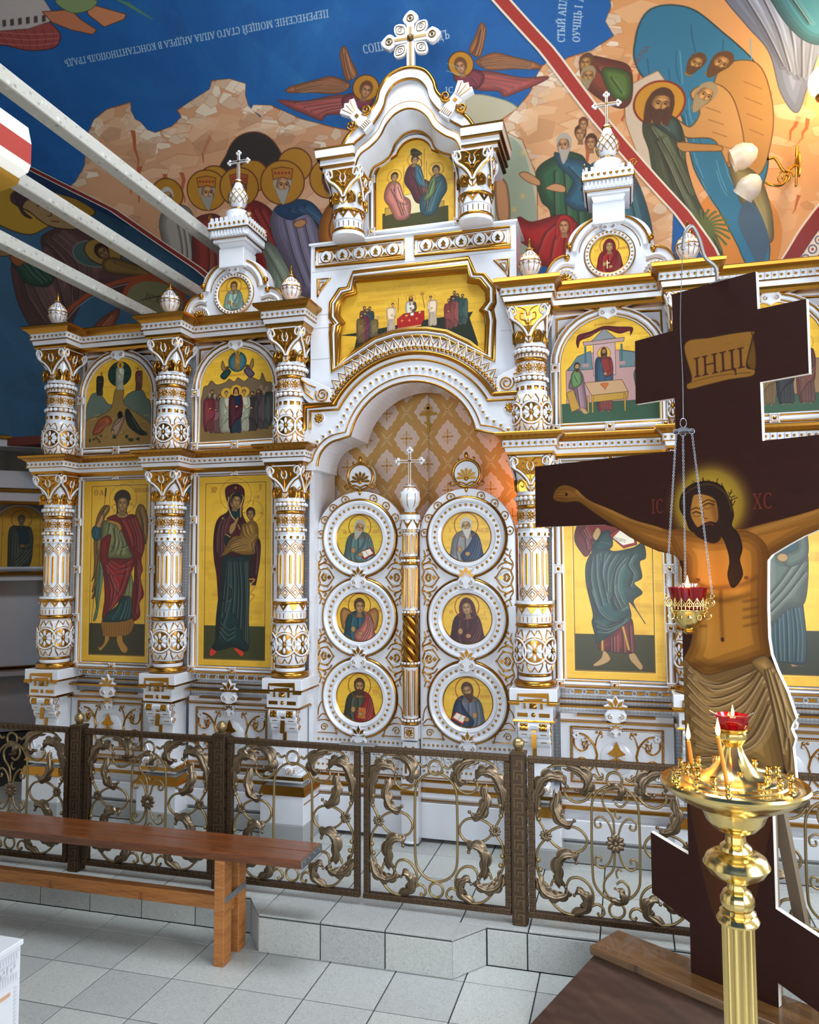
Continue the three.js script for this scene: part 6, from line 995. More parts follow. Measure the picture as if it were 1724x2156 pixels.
// small budded cross, foot at y = 0, height h
function buddedCross(parent, h, y, z, name = 'cross') {
  const w = h * 0.07, a = h * 0.36, cy = h * 0.64, L = [bx(w, h * 0.9, w, 0, h * 0.45, 0), bx(a * 1.7, w, w, 0, cy, 0)];
  const buds = [[0, h * 0.92], [-a * 0.86, cy], [a * 0.86, cy]];
  for (const [x, yy] of buds) for (const [dx, dy] of [[0, 1], [1, 0], [0, -1], [-1, 0]]) L.push(mv(new THREE.SphereGeometry(w * 0.72, 8, 6), x + dx * w * 0.75, yy + dy * w * 0.75, 0, 0, 0, 0, [1, 1, 0.7]));
  const m = part(name, L.map((g) => g.translate(0, y, z)), M.white, parent);
  part('gilding', [bx(w * 0.4, h * 0.8, 0.004, 0, y + h * 0.45, z + w * 0.5), bx(a * 1.5, w * 0.4, 0.004, 0, y + cy, z + w * 0.5), ...buds.map(([x, yy]) => ball(w * 0.35, x, y + yy, z + w * 0.5, 6, 4)), ribbon([[-w * 0.6, y], [-w * 0.6, y + h * 0.58]], 0.003, 0.003, z + w * 0.4), ribbon([[w * 0.6, y], [w * 0.6, y + h * 0.58]], 0.003, 0.003, z + w * 0.4)], M.gold, m);
}
{ // post between the leaves
  const o = thing('door_post', 'slender white and gold post topped by a cross between the royal doors', 'post', 0.004, PH, 0.01), b = (y) => y - PH;
  new Turned().white(b(0.18), b(0.19), 0.05).make('foot', o);
  part('base', [rb(0.1, 0.36, 0.07, 0, b(0.36), 0), rb(0.088, 0.2, 0.06, 0, b(0.64), 0), rb(0.098, 0.085, 0.07, 0, b(0.79), 0)], M.white, o);
  part('base_gilding', [ribbon([[-0.028, b(0.765)], [0.028, b(0.765)], [0.028, b(0.82)], [-0.028, b(0.82)]], 0.005, 0.005, 0.035, true), ...Array.from({ length: 8 }, (_, k) => mv(new THREE.SphereGeometry(0.009, 6, 4), 0.014 * cos(k * PI / 4), b(0.793) + 0.014 * sin(k * PI / 4), 0.036, 0, 0, k * PI / 4, [1.2, 0.6, 0.5])), bx(0.012, 0.15, 0.006, -0.022, b(0.64), 0.03), bx(0.012, 0.15, 0.006, 0.022, b(0.64), 0.03), mould([[-0.05, 0.03], [0.05, 0.03]], [[0, b(0.44)], [0.016, b(0.45)], [0.016, b(0.465)], [0, b(0.475)]]), mould([[-0.05, 0.03], [0.05, 0.03]], [[0, b(0.49)], [0.01, b(0.5)], [0, b(0.515)]])], M.gold, o);
  const fl = (y0, y1) => { const t = new Turned().white(b(y0), b(y1), 0.043); t.g.push(ringOf(8, (a) => mv(wrap(merge([ribbon([[0, b(y0) + 0.02], [0, b(y1) - 0.02]], 0.012, 0.004), ribbon([[-0.012, b(y0) + 0.014], [-0.012, b(y1) - 0.014], [0.012, b(y1) - 0.014], [0.012, b(y0) + 0.014]], 0.003, 0.003, 0, true)]), 0.043), 0, 0, 0, 0, a, 0))); return t; };
  new Turned().ring(b(0.835), b(0.85), 0.052).beads(b(0.85), b(0.87), 0.05, 14).make('lower_ring', o); fl(0.87, 1.16).make('lower_shaft', o); new Turned().ring(b(1.16), b(1.172), 0.052).beads(b(1.172), b(1.19), 0.05, 14).make('middle_ring', o);
  { const t = new Turned().white(b(1.19), b(1.45), 0.03); t.g.push(Array.from({ length: 5 }, (_, k) => tube(Array.from({ length: 22 }, (_, i) => { const u = i / 21, a = k * TAU / 5 + u * 5.5; return [0.031 * cos(a), lerp(b(1.19), b(1.45), u), 0.031 * sin(a)]; }), 0.017, 40, 7))); t.make('twisted_shaft', o); }
  new Turned().ring(b(1.45), b(1.462), 0.05).beads(b(1.462), b(1.48), 0.048, 14).make('upper_ring', o); fl(1.48, 1.74).make('upper_shaft', o);
  new Turned().ring(b(1.74), b(1.755), 0.055).beads(b(1.755), b(1.775), 0.05, 14).ring(b(1.775), b(1.788), 0.054).make('collar', o); fl(1.79, 1.93).make('short_shaft', o);
  new Turned().beads(b(1.93), b(1.945), 0.048, 14).zigzag(b(1.945), b(2.0), 0.058, 6).white(b(2.0), b(2.03), 0.06).ring(b(2.03), b(2.045), 0.05).make('crown', o);
  { const t = new Turned(); t.w.push(lathe([[0.034, b(2.045)], [0.03, b(2.06)], [0.05, b(2.085)], [0.062, b(2.12)], [0.058, b(2.16)], [0.036, b(2.185)], [0.03, b(2.19)], [0.032, b(2.2)], [0, b(2.205)]], 28)); t.g.push(ringOf(8, (a) => mv(tube([[0, b(2.07), 0.036], [0, b(2.09), 0.054], [0, b(2.125), 0.0625], [0, b(2.165), 0.052], [0, b(2.185), 0.036]], 0.0022, 14, 4), 0, 0, 0, 0, a, 0))); t.ring(b(2.186), b(2.194), 0.035).make('onion', o); }
  buddedCross(o, 0.225, b(2.2), 0);
}
// ---------- crown of the screen: gables, turrets, finials, porch ----------
function urnFinial(label) {
  const o = thing('urn_finial', label, 'finial', 0, 0, 0, 0, 'urn finials on the cornice'), t = new Turned();
  t.w.push(lathe([[0.028, 0], [0.026, 0.04], [0.022, 0.046], [0.04, 0.06], [0.058, 0.095], [0.062, 0.12], [0.055, 0.145], [0.036, 0.17], [0.018, 0.19], [0.014, 0.205]], 24));
  t.g.push(ringOf(12, (a) => mv(merge([tube([[0, 0.056, 0.034], [0, 0.085, 0.056], [0, 0.122, 0.063]], 0.0018, 8, 4), mv(ribbon([[-0.014, 0], [0, 0.016], [0.014, 0]], 0.003, 0.003), 0, 0.1, 0.061), tube([[0, 0.13, 0.061], [0, 0.155, 0.048], [0, 0.18, 0.026]], 0.0024, 8, 4)]), 0, 0, 0, 0, a, 0)));
  t.g.push(ringOf(12, (a) => around(ball(0.004, 0, 0, 0, 6, 4), a + 0.26, 0.052, 0.153)));
  t.ring(0.042, 0.05, 0.03).ring(0.122, 0.128, 0.066).make('bulb', o);
  part('spike', lathe([[0.02, 0.19], [0.026, 0.198], [0.012, 0.205], [0.01, 0.22], [0.004, 0.25], [0.006, 0.256], [0, 0.266]], 16), M.gold, o);
  return o;
}
{
  let f; COLX.forEach((x, i) => { const l = `white urn finial with gilt lattice on the cornice ${WHERE[i]}`; const xx = x + [-0.03, -0.015, 0, 0.005, 0.01, 0][i]; if (!i) { f = urnFinial(l); f.position.set(xx, 3.29, 0.1); } else copy(f, l, xx, 3.29, 0.1); });
  copy(f, 'white urn finial at the rear of the left cornice end', -2.5, 3.29, -0.05).scale.setScalar(0.85);
  struct('wall_screen_ledge', [bx(0.3, 0.1, 0.2, -2.45, 3.235, -0.1)], M.white);
}
function gable(cx, label, tex, ilabel, tlabel) {
  const o = thing('round_gable', label, 'gable', cx, 3.292, 0.03, 0, 'round gables on the cornice'), b = (y) => y - 3.292;
  const R = [[0.35, b(3.292)], [0.345, b(3.36)], [0.305, b(3.425)], [0.24, b(3.45)], [0.228, b(3.5)], [0.205, b(3.565)], [0.15, b(3.618)], [0.06, b(3.652)], [0, b(3.655)]], OUT = smoothPts(half2full(R), 3);
  part('body', slab(OUT, 0.09, -0.06, 0.004), M.white, o);
  const sc = (d) => smoothPts(half2full([[0.345, b(3.31)], [0.335, b(3.36)], [0.3, b(3.41)], [0.25, b(3.432)], [0.225, b(3.445)]]), 3);
  const inR = (k) => half2full(arc(0, b(3.44), 0.21 * k, 0.12, PI / 2, 12)), g = [], w = [];
  for (const s of [-1, 1]) {
    const X = (L) => L.map(([a, y]) => [s * a, b(y)]);
    w.push(ribbon(X([[0.32, 3.3], [0.3, 3.37], [0.25, 3.405], [0.19, 3.395]]), 0.022, 0.016, 0.028, false, 5)); g.push(ribbon(X([[0.348, 3.295], [0.342, 3.36], [0.3, 3.425], [0.24, 3.447], [0.222, 3.43], [0.235, 3.415]]), 0.012, 0.014, 0.03, false, 5), ribbon(X([[0.3, 3.3], [0.282, 3.36], [0.24, 3.385], [0.19, 3.375]]), 0.005, 0.006, 0.03, false, 5));
    g.push(ball(0.017, s * 0.228, b(3.438), 0.036), ball(0.019, s * 0.215, b(3.5), 0.036), ball(0.02, s * 0.05, b(3.628), 0.04));
    const fan = part('shell', [ribbon(arc(s * 0.245, b(3.297), 0.07, 0, PI, 14), 0.016, 0.012, 0.028)], M.white, o);
    part('gilding', [...Array.from({ length: 7 }, (_, k) => mv(new THREE.SphereGeometry(0.024, 6, 5), s * 0.245 + 0.03 * cos(0.25 + k * 0.44), b(3.3) + 0.03 * sin(0.25 + k * 0.44), 0.03, 0, 0, 0.25 + k * 0.44, [1, 0.42, 0.5])), dome(0.012, s * 0.245, b(3.3), 0.034), ...Array.from({ length: 12 }, (_, k) => dome(0.0045, s * 0.245 + 0.07 * cos(k * PI / 11), b(3.297) + 0.07 * sin(k * PI / 11), 0.038, 5, 2))], M.gold, fan);
  }
  w.push(ribbon(inR(0.9), 0.03, 0.018, 0.028)); g.push(ribbon(inR(1.02), 0.014, 0.016, 0.028), ribbon(inR(0.78), 0.005, 0.006, 0.03));
  part('moulding', w, M.white, o); part('gilding', g, M.gold, o);
  const ring = part('medallion', lathe([[0.105, 0.005], [0.112, 0.016], [0.128, 0.018], [0.134, 0.0]], 44).rotateX(PI / 2).translate(0, b(3.43), 0.03), M.white, o);
  part('bead_ring', [...Array.from({ length: 34 }, (_, k) => dome(0.0068, 0.12 * cos(k / 34 * TAU), b(3.43) + 0.12 * sin(k / 34 * TAU), 0.046, 7, 3)), new THREE.TorusGeometry(0.106, 0.004, 6, 40).translate(0, b(3.43), 0.036), new THREE.TorusGeometry(0.135, 0.003, 6, 44).translate(0, b(3.43), 0.033)], M.gold, ring);
  palmette(o, 0, b(3.6), 0.036, 0.8, 'keystone');
  const sh = new THREE.Shape(arc(0, 0, 0.106, 0, TAU, 40).map((p) => V2(...p))); const ic = icon('round_icon', ilabel, tex, sh, [-0.106, -0.106, 0.106, 0.106], cx, 3.43, 0.065); ic.scale.z = 0.3;
  // turret with onion and cross, on the wall top behind the gable
  const t = thing('onion_turret', tlabel, 'turret', cx, 3.56, 0.02, 0, 'onion turrets above the gables');
  part('bracket', [lathe([[0.045, 0], [0.06, 0.06], [0.12, 0.17], [0.13, 0.19]], 4).rotateY(PI / 4), rb(0.17, 0.12, 0.17, 0, 0.09, 0), rb(0.225, 0.03, 0.225, 0, 0.195, 0), rb(0.25, 0.045, 0.25, 0, 0.232, 0), rb(0.27, 0.05, 0.27, 0, 0.282, 0)], M.white, t);
  part('dentils', [...[0, 1, 2, 3].flatMap((k) => Array.from({ length: 11 }, (_, i) => mv(bx(0.009, 0.03, 0.008), (i - 5) * 0.021, 0.232, 0.128, 0, 0, 0)).map((q) => mv(q, 0, 0, 0, 0, k * PI / 2, 0))), ...[0, 1, 2, 3].flatMap((k) => Array.from({ length: 8 }, (_, i) => mv(bx(0.016, 0.024, 0.012), (i - 3.5) * 0.032, 0.318, 0.125).rotateY(k * PI / 2)))], M.white, t);
  part('bead_row', [0, 1, 2, 3].flatMap((k) => Array.from({ length: 8 }, (_, i) => dome(0.009, (i - 3.5) * 0.032, 0.284, 0.136, 7, 3).rotateY(k * PI / 2))), M.gold, t);
  for (let k = 0; k < 4; k++) part('volute', ribbon(spiral(0.135, 0.33, 0.022, 0.006, PI, -1.2, 14), 0.007, 0.007, 0.118).rotateY(k * PI / 2), M.gold, t);
  part('gilding', [...[0, 1, 2, 3].map((k) => ribbon([[-0.118, 0.2], [0.118, 0.2]], 0.006, 0.006, 0.115).rotateY(k * PI / 2)), ...[0, 1, 2, 3].map((k) => ribbon([[-0.135, 0.258], [0.135, 0.258]], 0.008, 0.006, 0.132).rotateY(k * PI / 2))], M.gold, t);
  part('drum', lathe([[0.088, 0.3], [0.088, 0.36], [0.08, 0.37], [0.078, 0.4], [0.05, 0.42], [0, 0.425]], 28), M.white, t);
  const on = new Turned(); on.w.push(lathe([[0.04, 0.42], [0.034, 0.435], [0.056, 0.47], [0.062, 0.5], [0.056, 0.53], [0.034, 0.565], [0.022, 0.6], [0.02, 0.62]], 24));
  for (const d of [-1, 1]) on.g.push(ringOf(10, (a) => tube(Array.from({ length: 9 }, (_, i) => { const u = i / 8, y = lerp(0.455, 0.55, u), q = a + d * u * 1.26, r = 0.064 - 0.016 * Math.pow(Math.abs(u - 0.45) * 2, 2); return [r * sin(q), y, r * cos(q)]; }), 0.0022, 12, 4)));
  on.ring(0.42, 0.434, 0.042).ring(0.6, 0.612, 0.028).make('onion', t);
  buddedCross(t, 0.2, 0.615, 0);
}
gable(-1.115, 'round white gable with a medallion above the woman and child bay', ICON.deacon, 'round icon of a young deacon in pale green', 'white onion turret with cross on the left wing');
gable(1.155, 'round white gable with a medallion above the supper icon', ICON.martyr, 'round icon of a red-veiled woman holding a cross', 'white onion turret with cross on the right wing');
{ // porch over the centre
  const c = 0.02, o = thing('crowning_porch', 'white trefoil porch with gilded edges crowning the screen', 'pediment', c, 3.68, 0), b = (y) => y - 3.68;
  const OR = [[0.4, b(4.243)], [0.362, b(4.3)], [0.31, b(4.345)], [0.235, b(4.418)], [0.182, b(4.487)], [0.165, b(4.55)], [0.11, b(4.625)], [0, b(4.658)]];
  const L1 = [[0.36, b(4.19)], [0.335, b(4.25)], [0.275, b(4.295)], [0.21, b(4.36)], [0.145, b(4.45)], [0.125, b(4.52)], [0.075, b(4.58)], [0, b(4.6)]];
  const L2 = [[0.34, b(4.13)], [0.31, b(4.215)], [0.24, b(4.262)], [0.18, b(4.32)], [0.14, b(4.39)], [0.08, b(4.445)], [0, b(4.465)]];
  const L3 = [[0.325, b(4.1)], [0.295, b(4.18)], [0.225, b(4.225)], [0.165, b(4.28)], [0.125, b(4.35)], [0.07, b(4.4)], [0, b(4.42)]];
  const L4 = [[0.275, b(4.1)], [0.25, b(4.16)], [0.185, b(4.19)], [0.14, b(4.225)], [0.11, b(4.29)], [0.055, b(4.34)], [0, b(4.352)]];
  const full = (L, n = 4) => smoothPts(half2full(L), n), band = (A, B, z0, z1) => slab([...full(A), ...full(B).reverse()], z1 - z0, z0);
  const loft = (A, zA, B, zB) => { const p = full(A), q = full(B), n = Math.min(p.length, q.length); return sheet(60, 6, (u, v) => { const i = Math.min(p.length - 1, Math.round(u * (p.length - 1))), j = Math.min(q.length - 1, Math.round(u * (q.length - 1))); return { p: [lerp(p[i][0], q[j][0], v), lerp(p[i][1], q[j][1], v), lerp(zA, zB, v)], uv: [u, v] }; }); };
  part('shell', [band(OR, L1, -0.2, 0.12), band(L1, L2, -0.2, 0.085), band(L2, L3, -0.2, 0.1), loft(L3, 0.1, L4, -0.03), band(L3, L4, -0.2, -0.028), slab([...full(L1)], 0.1, -0.3)], M.white, o);
  part('gilding', [ribbon(full(OR), 0.026, 0.02, 0.11), ribbon(full(L1), 0.013, 0.014, 0.1), ribbon(full(L2), 0.011, 0.014, 0.088), ribbon(full(L3), 0.009, 0.012, 0.098), ribbon(full(L4), 0.013, 0.012, -0.03), mv(loft(OR, 0.122, OR, -0.2), 0, 0.004, 0)], M.gold, o);
  for (const s of [-1, 1]) {
    const blk = part('entablature', [mould(s > 0 ? [[0.325, 0.075], [0.515, 0.075], [0.515, -0.2]] : [[-0.515, -0.2], [-0.515, 0.075], [-0.325, 0.075]], [[-0.1, b(4.06)], [0, b(4.06)], [0.004, b(4.1)], [0.018, b(4.105)], [0.018, b(4.135)], [0.03, b(4.14)], [0.03, b(4.18)], [0.05, b(4.19)], [0.055, b(4.23)], [0.05, b(4.245)], [-0.1, b(4.245)]])], M.white, o);
    part('gilding', [[4.102, 0.02], [4.138, 0.032], [4.185, 0.045], [4.24, 0.054]].map(([y, t]) => mould(s > 0 ? [[0.325, 0.075], [0.515, 0.075], [0.515, -0.2]] : [[-0.515, -0.2], [-0.515, 0.075], [-0.325, 0.075]], [[t - 0.02, b(y) - 0.008], [t + 0.002, b(y) - 0.005], [t + 0.004, b(y) + 0.005], [t - 0.02, b(y) + 0.008]])), M.gold, blk);
    // scroll clasp with a shell on the shoulder
    const a = s * -0.72, X = (g) => mv(g, s * 0.275, b(4.375), 0.115, 0, 0, a);
    const cl = part('clasp', [X(rb(0.07, 0.15, 0.05, 0, 0, 0)), X(slab(shapeOf([[-0.03, 0.06], [0.03, 0.06], [0.06, 0.13], [0.035, 0.145], [0.02, 0.135], [0, 0.155], [-0.02, 0.135], [-0.035, 0.145], [-0.06, 0.13]]), 0.04, -0.01, 0.004)), ...Array.from({ length: 5 }, (_, k) => X(bx(0.006, 0.03, 0.01, (k - 2) * 0.012, -0.045, 0.026)))], M.white, o);
    part('gilding', [...[-1, 1].map((d) => X(ribbon(spiral(d * 0.062, 0.02, 0.034, 0.006, d > 0 ? PI : 0, d * 1.5, 20), 0.013, 0.012, 0.02))), X(bx(0.02, 0.02, 0.008, 0, 0.035, 0.026)), ...Array.from({ length: 3 }, (_, k) => X(ribbon([[(k - 1) * 0.012, 0.065], [(k - 1) * 0.034, 0.135]], 0.006, 0.006, 0.028))), ...Array.from({ length: 6 }, (_, k) => X(bx(0.004, 0.032, 0.004, (k - 2.5) * 0.012, -0.045, 0.027)))], M.gold, cl);
  }
  const col = (x, label) => { const p = thing('porch_column', label, 'column', x, 3.672, 0.1, 0, 'columns of the crowning porch'), q = (y) => y - 3.672; new Turned().white(0, q(3.695), 0.098).ring(q(3.695), q(3.715), 0.1).ticks(q(3.715), q(3.765), 0.088, 18).zigzag(q(3.765), q(3.81), 0.092, 9).ring(q(3.81), q(3.83), 0.102).white(q(3.83), q(3.852), 0.092).make('drum', p); new Turned().capital(q(3.85), q(4.06), 0.098, 0.105).make('capital', p); return p; };
  const p1 = col(-0.343, 'stubby white and gold column left of the icon of three guests'); copy(p1, 'stubby white and gold column right of the icon of three guests', 0.425, 3.672, 0.1);
  part('back_wall', [bx(0.2, 0.5, 0.05, -0.38, b(3.93), -0.08), bx(0.2, 0.5, 0.05, 0.38, b(3.93), -0.08), bx(1.0, 0.06, 0.25, 0, b(3.68), -0.1)], M.white, o);
  const hw = 0.243, ic = [[-hw, 0], [hw, 0], [hw, 0.34], ...arc(hw - 0.1, 0.34, 0.1, 0.2, 1.35, 6), ...arc(0, 0.44, 0.112, 0.25, PI - 0.25, 12), ...arc(-hw + 0.1, 0.34, 0.1, PI - 1.35, PI - 0.2, 6), [-hw, 0.34]];
  const fr = part('icon_frame', [ribbon(ic.map(([x, y]) => [x * 1.1, y * 1.03 + b(3.765)]), 0.026, 0.02, -0.06, true)], M.white, o); part('gilding', [ribbon(ic.map(([x, y]) => [x * 1.045, y * 1.015 + b(3.765)]), 0.012, 0.016, -0.065, true), ribbon(ic.map(([x, y]) => [x * 1.16, y * 1.05 + b(3.765)]), 0.01, 0.014, -0.062, true)], M.gold, fr);
  for (const s of [-1, 1]) { clip(o, s * 0.268, b(4.1), -0.05, 0.044); clip(o, s * 0.268, b(3.77), -0.05, 0.044); }
  icon('guests_icon', 'arched gold icon of three robed guests at a table', ICON.guests, ic, [-hw, 0, hw, 0.552], c, 3.765, -0.066);
  // great cross on top
  const k = thing('ornate_cross', 'large white openwork cross with trefoil ends on the porch', 'cross', c, 4.655, 0.0);
  const CY = 0.255, W = 0.03, bud = (x, y) => slab(shapeOf([[x - 0.05, y], [x - 0.032, y - 0.03], [x, y - 0.038], [x + 0.032, y - 0.03], [x + 0.05, y], [x + 0.03, y + 0.032], [x, y + 0.052], [x - 0.03, y + 0.032]], true), 0.034, -0.017, 0.004);
  const fin = [[0, CY + 0.125], [-0.135, CY], [0.135, CY]];
  part('cross', [bx(0.046, CY + 0.1, 0.034, 0, (CY + 0.1) / 2 - 0.01, 0), bx(0.27, 0.046, 0.034, 0, CY, 0), mv(bud(0, 0), 0, CY + 0.125, 0), mv(bud(0, 0), -0.135, CY, 0, 0, 0, PI / 2), mv(bud(0, 0), 0.135, CY, 0, 0, 0, -PI / 2), ...[[-1, -1], [1, -1], [-1, 1], [1, 1]].map(([a, d]) => slab(shapeOf([[a * 0.02, CY + d * 0.03], [a * 0.03, CY + d * 0.02], [a * 0.088, CY + d * 0.034], [a * 0.106, CY + d * 0.072], [a * 0.098, CY + d * 0.1], [a * 0.07, CY + d * 0.106], [a * 0.034, CY + d * 0.09]], true), 0.022, -0.011, 0.003))], M.white, k);
  part('gilding', [bx(0.016, CY + 0.06, 0.004, 0, CY / 2 + 0.04, 0.018), bx(0.2, 0.016, 0.004, 0, CY, 0.018), ball(0.02, 0, CY, 0.02), ...fin.map(([x, y]) => new THREE.TorusGeometry(0.02, 0.005, 6, 20).translate(x, y, 0.019)), ...fin.map(([x, y]) => ball(0.009, x, y, 0.02)), ...[[-1, -1], [1, -1], [-1, 1], [1, 1]].flatMap(([a, d]) => [ribbon([[a * 0.04, CY + d * 0.04], [a * 0.085, CY + d * 0.045], [a * 0.09, CY + d * 0.09], [a * 0.045, CY + d * 0.08]], 0.006, 0.006, 0.01, true, 3), ribbon(spiral(a * 0.066, CY + d * 0.065, 0.018, 0.004, 0, 1.3, 14), 0.005, 0.005, 0.01)])], std(0x6a5430, 0.4, { metalness: 0.8 }), k);
}
// ---------- wrought-iron altar rail ----------
const FZ = 0.82;
function leafMesh(spine, W, lobes = 5, rise = 0.016) {                  // curled acanthus leaf along a 2D spine: deep lobes, raised ribs, tip rolled into a small ball
  const c = new THREE.CatmullRomCurve3(spine.map((p) => V3(p[0], p[1], 0)), false, 'centripetal'), N = 40, U = 10, pos = [], idx = [];
  for (let i = 0; i <= N; i++) {
    const t = i / N, p = c.getPoint(t), d = c.getTangent(t), env = Math.pow(sin(PI * Math.min(1, 0.1 + t * 0.86)), 0.6), lob = (k) => 0.5 + 0.5 * Math.pow(Math.abs(sin((t * lobes + k) * PI)), 0.7);
    for (let j = 0; j <= U; j++) {
      const u = (j / U) * 2 - 1, w = W * env * (u > 0 ? lob(0) * 1.1 : 0.8 * lob(0.35)), o = u * w, lag = -Math.abs(u) * Math.abs(u) * Math.abs(W) * 0.55;
      pos.push(p.x - d.y * o + d.x * lag, p.y + d.x * o + d.y * lag, rise * (1 - Math.pow(Math.abs(u), 1.5)) * (0.5 + 0.5 * env) + 0.0032 * cos(u * PI * 3 + Math.abs(u) * 2) + rise * 0.5 * sin(PI * t));
    }
  }
  for (let i = 0; i < N; i++) for (let j = 0; j < U; j++) { const a = i * (U + 1) + j, b = a + U + 1; idx.push(a, b, a + 1, a + 1, b, b + 1); }
  const g = new THREE.BufferGeometry(); g.setAttribute('position', new THREE.Float32BufferAttribute(pos, 3)); g.setIndex(idx); g.computeVertexNormals();
  const e = c.getPoint(1); return merge([g, ball(Math.abs(W) * 0.26, e.x, e.y, rise * 0.6, 8, 6), tube(spine.map(([x, y]) => [x, y, rise * 0.9]), 0.0022, 20, 5)]);
}
function rosetteGeo(r, n = 10) { const L = [dome(r * 0.22, 0, 0, 0.012, 10, 4, 1)]; for (let k = 0; k < n; k++) { const a = (k / n) * TAU; L.push(mv(new THREE.SphereGeometry(r * 0.42, 8, 6), r * 0.58 * cos(a), r * 0.58 * sin(a), 0.004, 0, 0, a, [1, 0.62, 0.3])); } return merge(L); }
function meander(len, h, vertical = false) {                                // continuous key pattern
  const L = [], u = h * 1.15, n = Math.floor(len / u), s = len / n; for (let i = 0; i < n; i++) { const x = i * s; L.push([x, -h * 0.36], [x, h * 0.36], [x + s * 0.72, h * 0.36], [x + s * 0.72, -h * 0.08], [x + s * 0.38, -h * 0.08], [x + s * 0.38, -h * 0.36]); }
  return ribbon(vertical ? L.map(([a, b]) => [b, a]) : L, h * 0.11, 0.003, 0, false, 0, true);
}
const leafMat = std(0x75644f, 0.36, { metalness: 0.9 }), ironMat = std(0x4b3a2b, 0.45, { metalness: 0.8 }), bronzeMat = std(0x8d7852, 0.4, { metalness: 0.8 }), keyMat = std(0x614e39, 0.42, { metalness: 0.8 });
function panelScrolls(w, h, inner) {                                        // returns {tubes, leaves, rosettes} for a panel of inner size w x h, origin at lower left
  const k = w / 0.62, tubes = [], leaves = [], ros = [];
  const halfTubes = [
    [[0.03, 0.575], [0.07, 0.61], [0.125, 0.616], [0.185, 0.6], [0.217, 0.56], [0.223, 0.515], [0.2, 0.479], [0.154, 0.468], [0.12, 0.497], [0.126, 0.528]],
    [[0.006, 0.44], [0.012, 0.39], [0.043, 0.318], [0.012, 0.26], [0.005, 0.2], [0.02, 0.14], [0.06, 0.095]],
    [[0.043, 0.318], [0.07, 0.345], [0.125, 0.365], [0.18, 0.35], [0.203, 0.31], [0.183, 0.27], [0.137, 0.258], [0.085, 0.275], [0.043, 0.318]],
    [[0.118, 0.115], [0.135, 0.148], [0.17, 0.155], [0.205, 0.132], [0.222, 0.09], [0.212, 0.04], [0.165, 0.004], [0.105, 0.008], [0.055, 0.055], [0.04, 0.085]],
    [[0.06, 0.11], [0.07, 0.135], [0.095, 0.13], [0.1, 0.115]],
    [[0.212, 0.57], [0.232, 0.585], [0.25, 0.57], [0.27, 0.578]], [[0.215, 0.045], [0.235, 0.055], [0.255, 0.045], [0.262, 0.02], [0.245, 0.008], [0.238, 0.02]],
  ];
  const halfLeaves = [
    [[[0.006, 0.41], [0.012, 0.49], [0.05, 0.56], [0.105, 0.56], [0.128, 0.53]], 0.03, 6], [[[0.088, 0.5], [0.08, 0.44], [0.1, 0.39], [0.135, 0.375], [0.155, 0.392]], 0.026, 4], [[[0.13, 0.612], [0.185, 0.59], [0.205, 0.545], [0.19, 0.52], [0.165, 0.52]], 0.028, 4],
    [[[0.01, 0.14], [0.03, 0.09], [0.08, 0.07], [0.122, 0.09], [0.118, 0.115]], 0.027, 6], [[[0.1, 0.12], [0.09, 0.18], [0.105, 0.235], [0.15, 0.245], [0.16, 0.22]], 0.027, 4], [[[0.15, 0.006], [0.195, 0.04], [0.195, 0.085], [0.165, 0.1], [0.15, 0.085]], 0.024, 4],
  ];
  for (const s of [1, -1]) {
    const X = (L) => L.map(([x, y]) => [s > 0 ? x * k : w - x * k, (y / 0.62) * h]);
    for (const T of halfTubes) tubes.push(tube(X(T), 0.0062, T.length * 5, 6)); for (const [L, W, n] of halfLeaves) leaves.push([X(L), W * s, n]);
    ros.push([s > 0 ? 0.043 * k : w - 0.043 * k, (0.318 / 0.62) * h, 0.028]);
    for (const [x, y] of [[0.016, 0.385], [0.018, 0.43], [0.012, 0.215], [0.02, 0.175]]) tubes.push(ball(0.011, s > 0 ? x * k : w - x * k, (y / 0.62) * h, 0.006, 6, 5));
  }
  const cx = w / 2, ring = (x, y, r) => tubes.push(new THREE.TorusGeometry(r, 0.006, 6, 28).translate(x, y, 0));
  ring(cx, h - 0.052, 0.032); ring(cx, 0.04, 0.032);
  const oval = Array.from({ length: 28 }, (_, i) => { const a = (i / 28) * TAU, q = 0.098; return [cx + q * cos(a), h * 0.5 + (sin(a) > 0 ? 1 : -1) * 0.14 * (h / 0.62) + q * sin(a)]; });
  tubes.push(tube(oval.map((p) => [p[0], p[1], -0.004]), 0.0062, 120, 6, true));
  if (inner) {
    ros.push([cx, h * 0.5, 0.042]);
    for (const s of [-1, 1]) for (const v of [-1, 1]) { const Y = (y) => h * 0.5 + v * y; tubes.push(tube([[cx + s * 0.01, Y(0.03)], [cx + s * 0.03, Y(0.085)], [cx + s * 0.06, Y(0.108)], [cx + s * 0.086, Y(0.09)], [cx + s * 0.08, Y(0.062)], [cx + s * 0.06, Y(0.066)], [cx + s * 0.064, Y(0.082)]], 0.005, 30, 6)); }
    for (const v of [-1, 1]) { const Y = (y) => h * 0.5 + v * y; tubes.push(tube([[cx - 0.004, Y(0.04)], [cx - 0.012, Y(0.11)], [cx - 0.048, Y(0.16)], [cx - 0.05, Y(0.2)], [cx, Y(0.245)], [cx + 0.048, Y(0.22)], [cx + 0.05, Y(0.18)], [cx + 0.022, Y(0.155)], [cx, Y(0.17)]], 0.0055, 44, 6), tube([[cx + 0.005, Y(0.145)], [cx + 0.0, Y(0.12)], [cx + 0.014, Y(0.105)], [cx + 0.024, Y(0.115)]], 0.0045, 16, 6)); leaves.push([[[cx - 0.02, Y(0.235)], [cx + 0.022, Y(0.235)], [cx + 0.018, Y(0.2)], [cx - 0.006, Y(0.185)]], 0.018 * v, 3]); }
  }
  return { tubes, leaves, ros };
}
